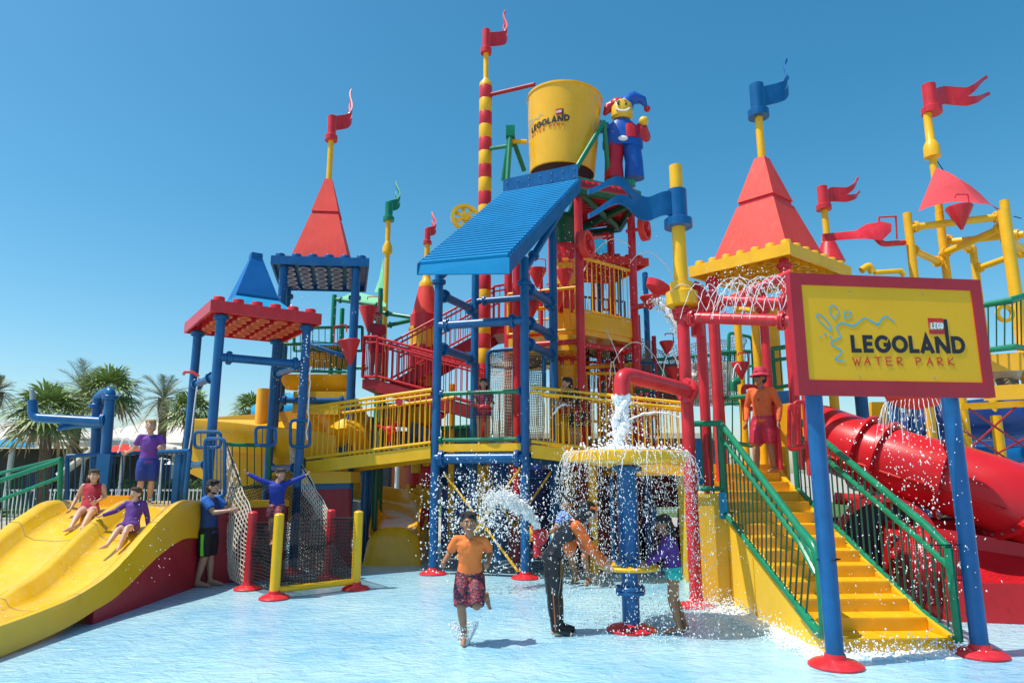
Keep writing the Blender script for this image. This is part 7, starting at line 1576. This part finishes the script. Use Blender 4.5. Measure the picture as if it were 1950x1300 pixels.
# small jets at bridge guns
jet(sj, P(1090, 776, 12.6), V((-1.2, -.2, 1.1)), .3, .012, .02, 12, .01); jet(sj, P(925, 772, 12.9), V((.15, -.3, 1.6)), .2, .012, .01, 8, .008); jet(sj, P(1296, 796, 12.0), V((-3.0, 0, 1.4)), .32, .012, .03, 14, .01); jet(sj, P(225, 862, 12.5), V((.5, 0, 2.3)), .42, .014, .014, 14, .004)
for y in range(640, 760, 6): dp.append((P(586 - (y - 640) * .14 + G_(2), y, 13), .012, 1.6))
jet(sj, P(592, 700, 13.1), V((0, 0, .2)), .55, .012, .012, 20, .01); jet(sj, P(548, 600, 14.0), V((.25, 0, 2.0)), .40, .012, .012, 14, .006)
struct('fountain_jets', sj, WAT, kind='stuff', smooth=True)
drops('sprinkler_drops', dp)
# drips below red bowl, in front of tube slide and railing
dp = []; dj = MB()
cb_ = P(1745, 760, 9.4)
for k in range(46):
    a = k * PI / 23; d = V((math.cos(a), math.sin(a), 0)); jet(dj, cb_ + d * .38 + V((0, 0, -.03)), d * rw_.uniform(.2, .6) + V((0, 0, -.3)), rw_.uniform(.15, .33), .004, .003, 8, .004)
struct('bowl_drips', dj, WAT, kind='stuff', smooth=True)
for _ in range(420): dp.append((P(rw_.gauss(1750, 50), rw_.uniform(780, 1150), rw_.uniform(8.2, 9.2)), rw_.uniform(.003, .008), rw_.uniform(1.2, 3.5)))
for _ in range(260): dp.append((P(rw_.uniform(1600, 1860), rw_.uniform(800, 1150), rw_.uniform(6.6, 8.0)), rw_.uniform(.002, .005), rw_.uniform(1, 3)))
for _ in range(200): dp.append((P(rw_.uniform(60, 330), rw_.uniform(940, 1110), 9.6), rw_.uniform(.003, .006), 1.3))
dp = [d for d in dp if d[0].z > .02]
drops('bowl_drops', dp)
# splash foam where the stair base meets the pool, around the fountain and runner
fo = []; fm = MB()
def foam_patch(mb, pts, sx, sy, n, h):
    for (x, y) in pts:
        for _ in range(n):
            a, b = x + G_(sx), y + G_(sy); r_ = rw_.uniform(.012, .05); mb.ell((a, b, .0), (r_ * 1.6, r_ * 1.2, r_ * h * rw_.uniform(.2, 1)), n=8, m=5)
line = [tuple((SL0 + SU * (s * .24)).xy - V((.10, .0)).xy) for s in range(0, 11)] + [(2.9 - i * .06, 9.9) for i in range(5)]
foam_patch(fm, line, .10, .14, 46, .5)
foam_patch(fm, [tuple((SL0 + SW * (i * .16) - SU * .06).xy) for i in range(10)], .09, .07, 40, .7)

o = struct('foam', fm, FOAM, kind='stuff', smooth=True)
dp = []
for (x, y) in line:
    for _ in range(90): z = abs(G_(.10)); dp.append((V((x - .12 + G_(.14), y + G_(.14), z)), rw_.uniform(.003, .010), 1.2))
for i in range(10):
    q = SL0 + SW * (i * .16) - SU * .1
    for _ in range(70): dp.append((V((q.x + G_(.1), q.y + G_(.08), abs(G_(.09)))), rw_.uniform(.003, .010), 1.3))
for _ in range(700): a = rw_.uniform(0, PI * 2); h_ = rw_.random() ** 1.6; dp.append((V((pb.x - .06 + (.05 + .12 * h_) * math.cos(a), pb.y + .08 * math.sin(a), .22 * h_)), rw_.uniform(.003, .008), 1.8))
for _ in range(500): dp.append((V((pg.x + G_(.4), pg.y + G_(.3), abs(G_(.12)))), rw_.uniform(.003, .009), 1.3))
for _ in range(250): dp.append((V((rw_.uniform(-1.2, 3.4), rw_.uniform(7.2, 9.8), abs(G_(.12)))), rw_.uniform(.003, .006), 1.2))
for _ in range(250): q = P(rw_.uniform(0, 330), rw_.uniform(1080, 1150), 8.6); dp.append((V((rw_.uniform(-7, -5.4), rw_.uniform(7.4, 9), .16 + abs(G_(.05)))), rw_.uniform(.004, .010), 1.2))
drops('pool_splash', dp)
sw_ = MB(); g = []
for i in range(30):
    u_ = i / 29; y = 8.9 - u_ * 2.6; g.append([(x, y, .10 + .02 * noise.noise(V((x * 3, y * 3, 0)))) for x in [-7.1 + j * .11 for j in range(16)]])

# ================================================================== groups of repeats
GROUPS = {'palm_tree': 'palm trees behind the water park', 'water_gun': 'water guns on the bridge and tower rails', 'tensile_tent': 'tensile tents on the horizon', 'parasol': 'parasols behind the pool', 'footbridge': 'yellow footbridges either side of the blue tower',
          'person': 'people playing in the water park', 'picket_fence': 'white picket fences behind the pool', 'lamp_post': 'twin-arm lamp posts', 'pulley_wheel': 'pulley wheels on the central tower', 'hedge': 'hedges behind the fence', 'tipping_bucket': 'red cone tipping buckets', 'scoop': 'red scoop buckets', 'gun_net': 'small nets behind the water guns'}
for o in COL.objects:
    if o.parent is None and 'label' in o:
        k = o.name.split('.')[0]
        if k in GROUPS: o['group'] = GROUPS[k]
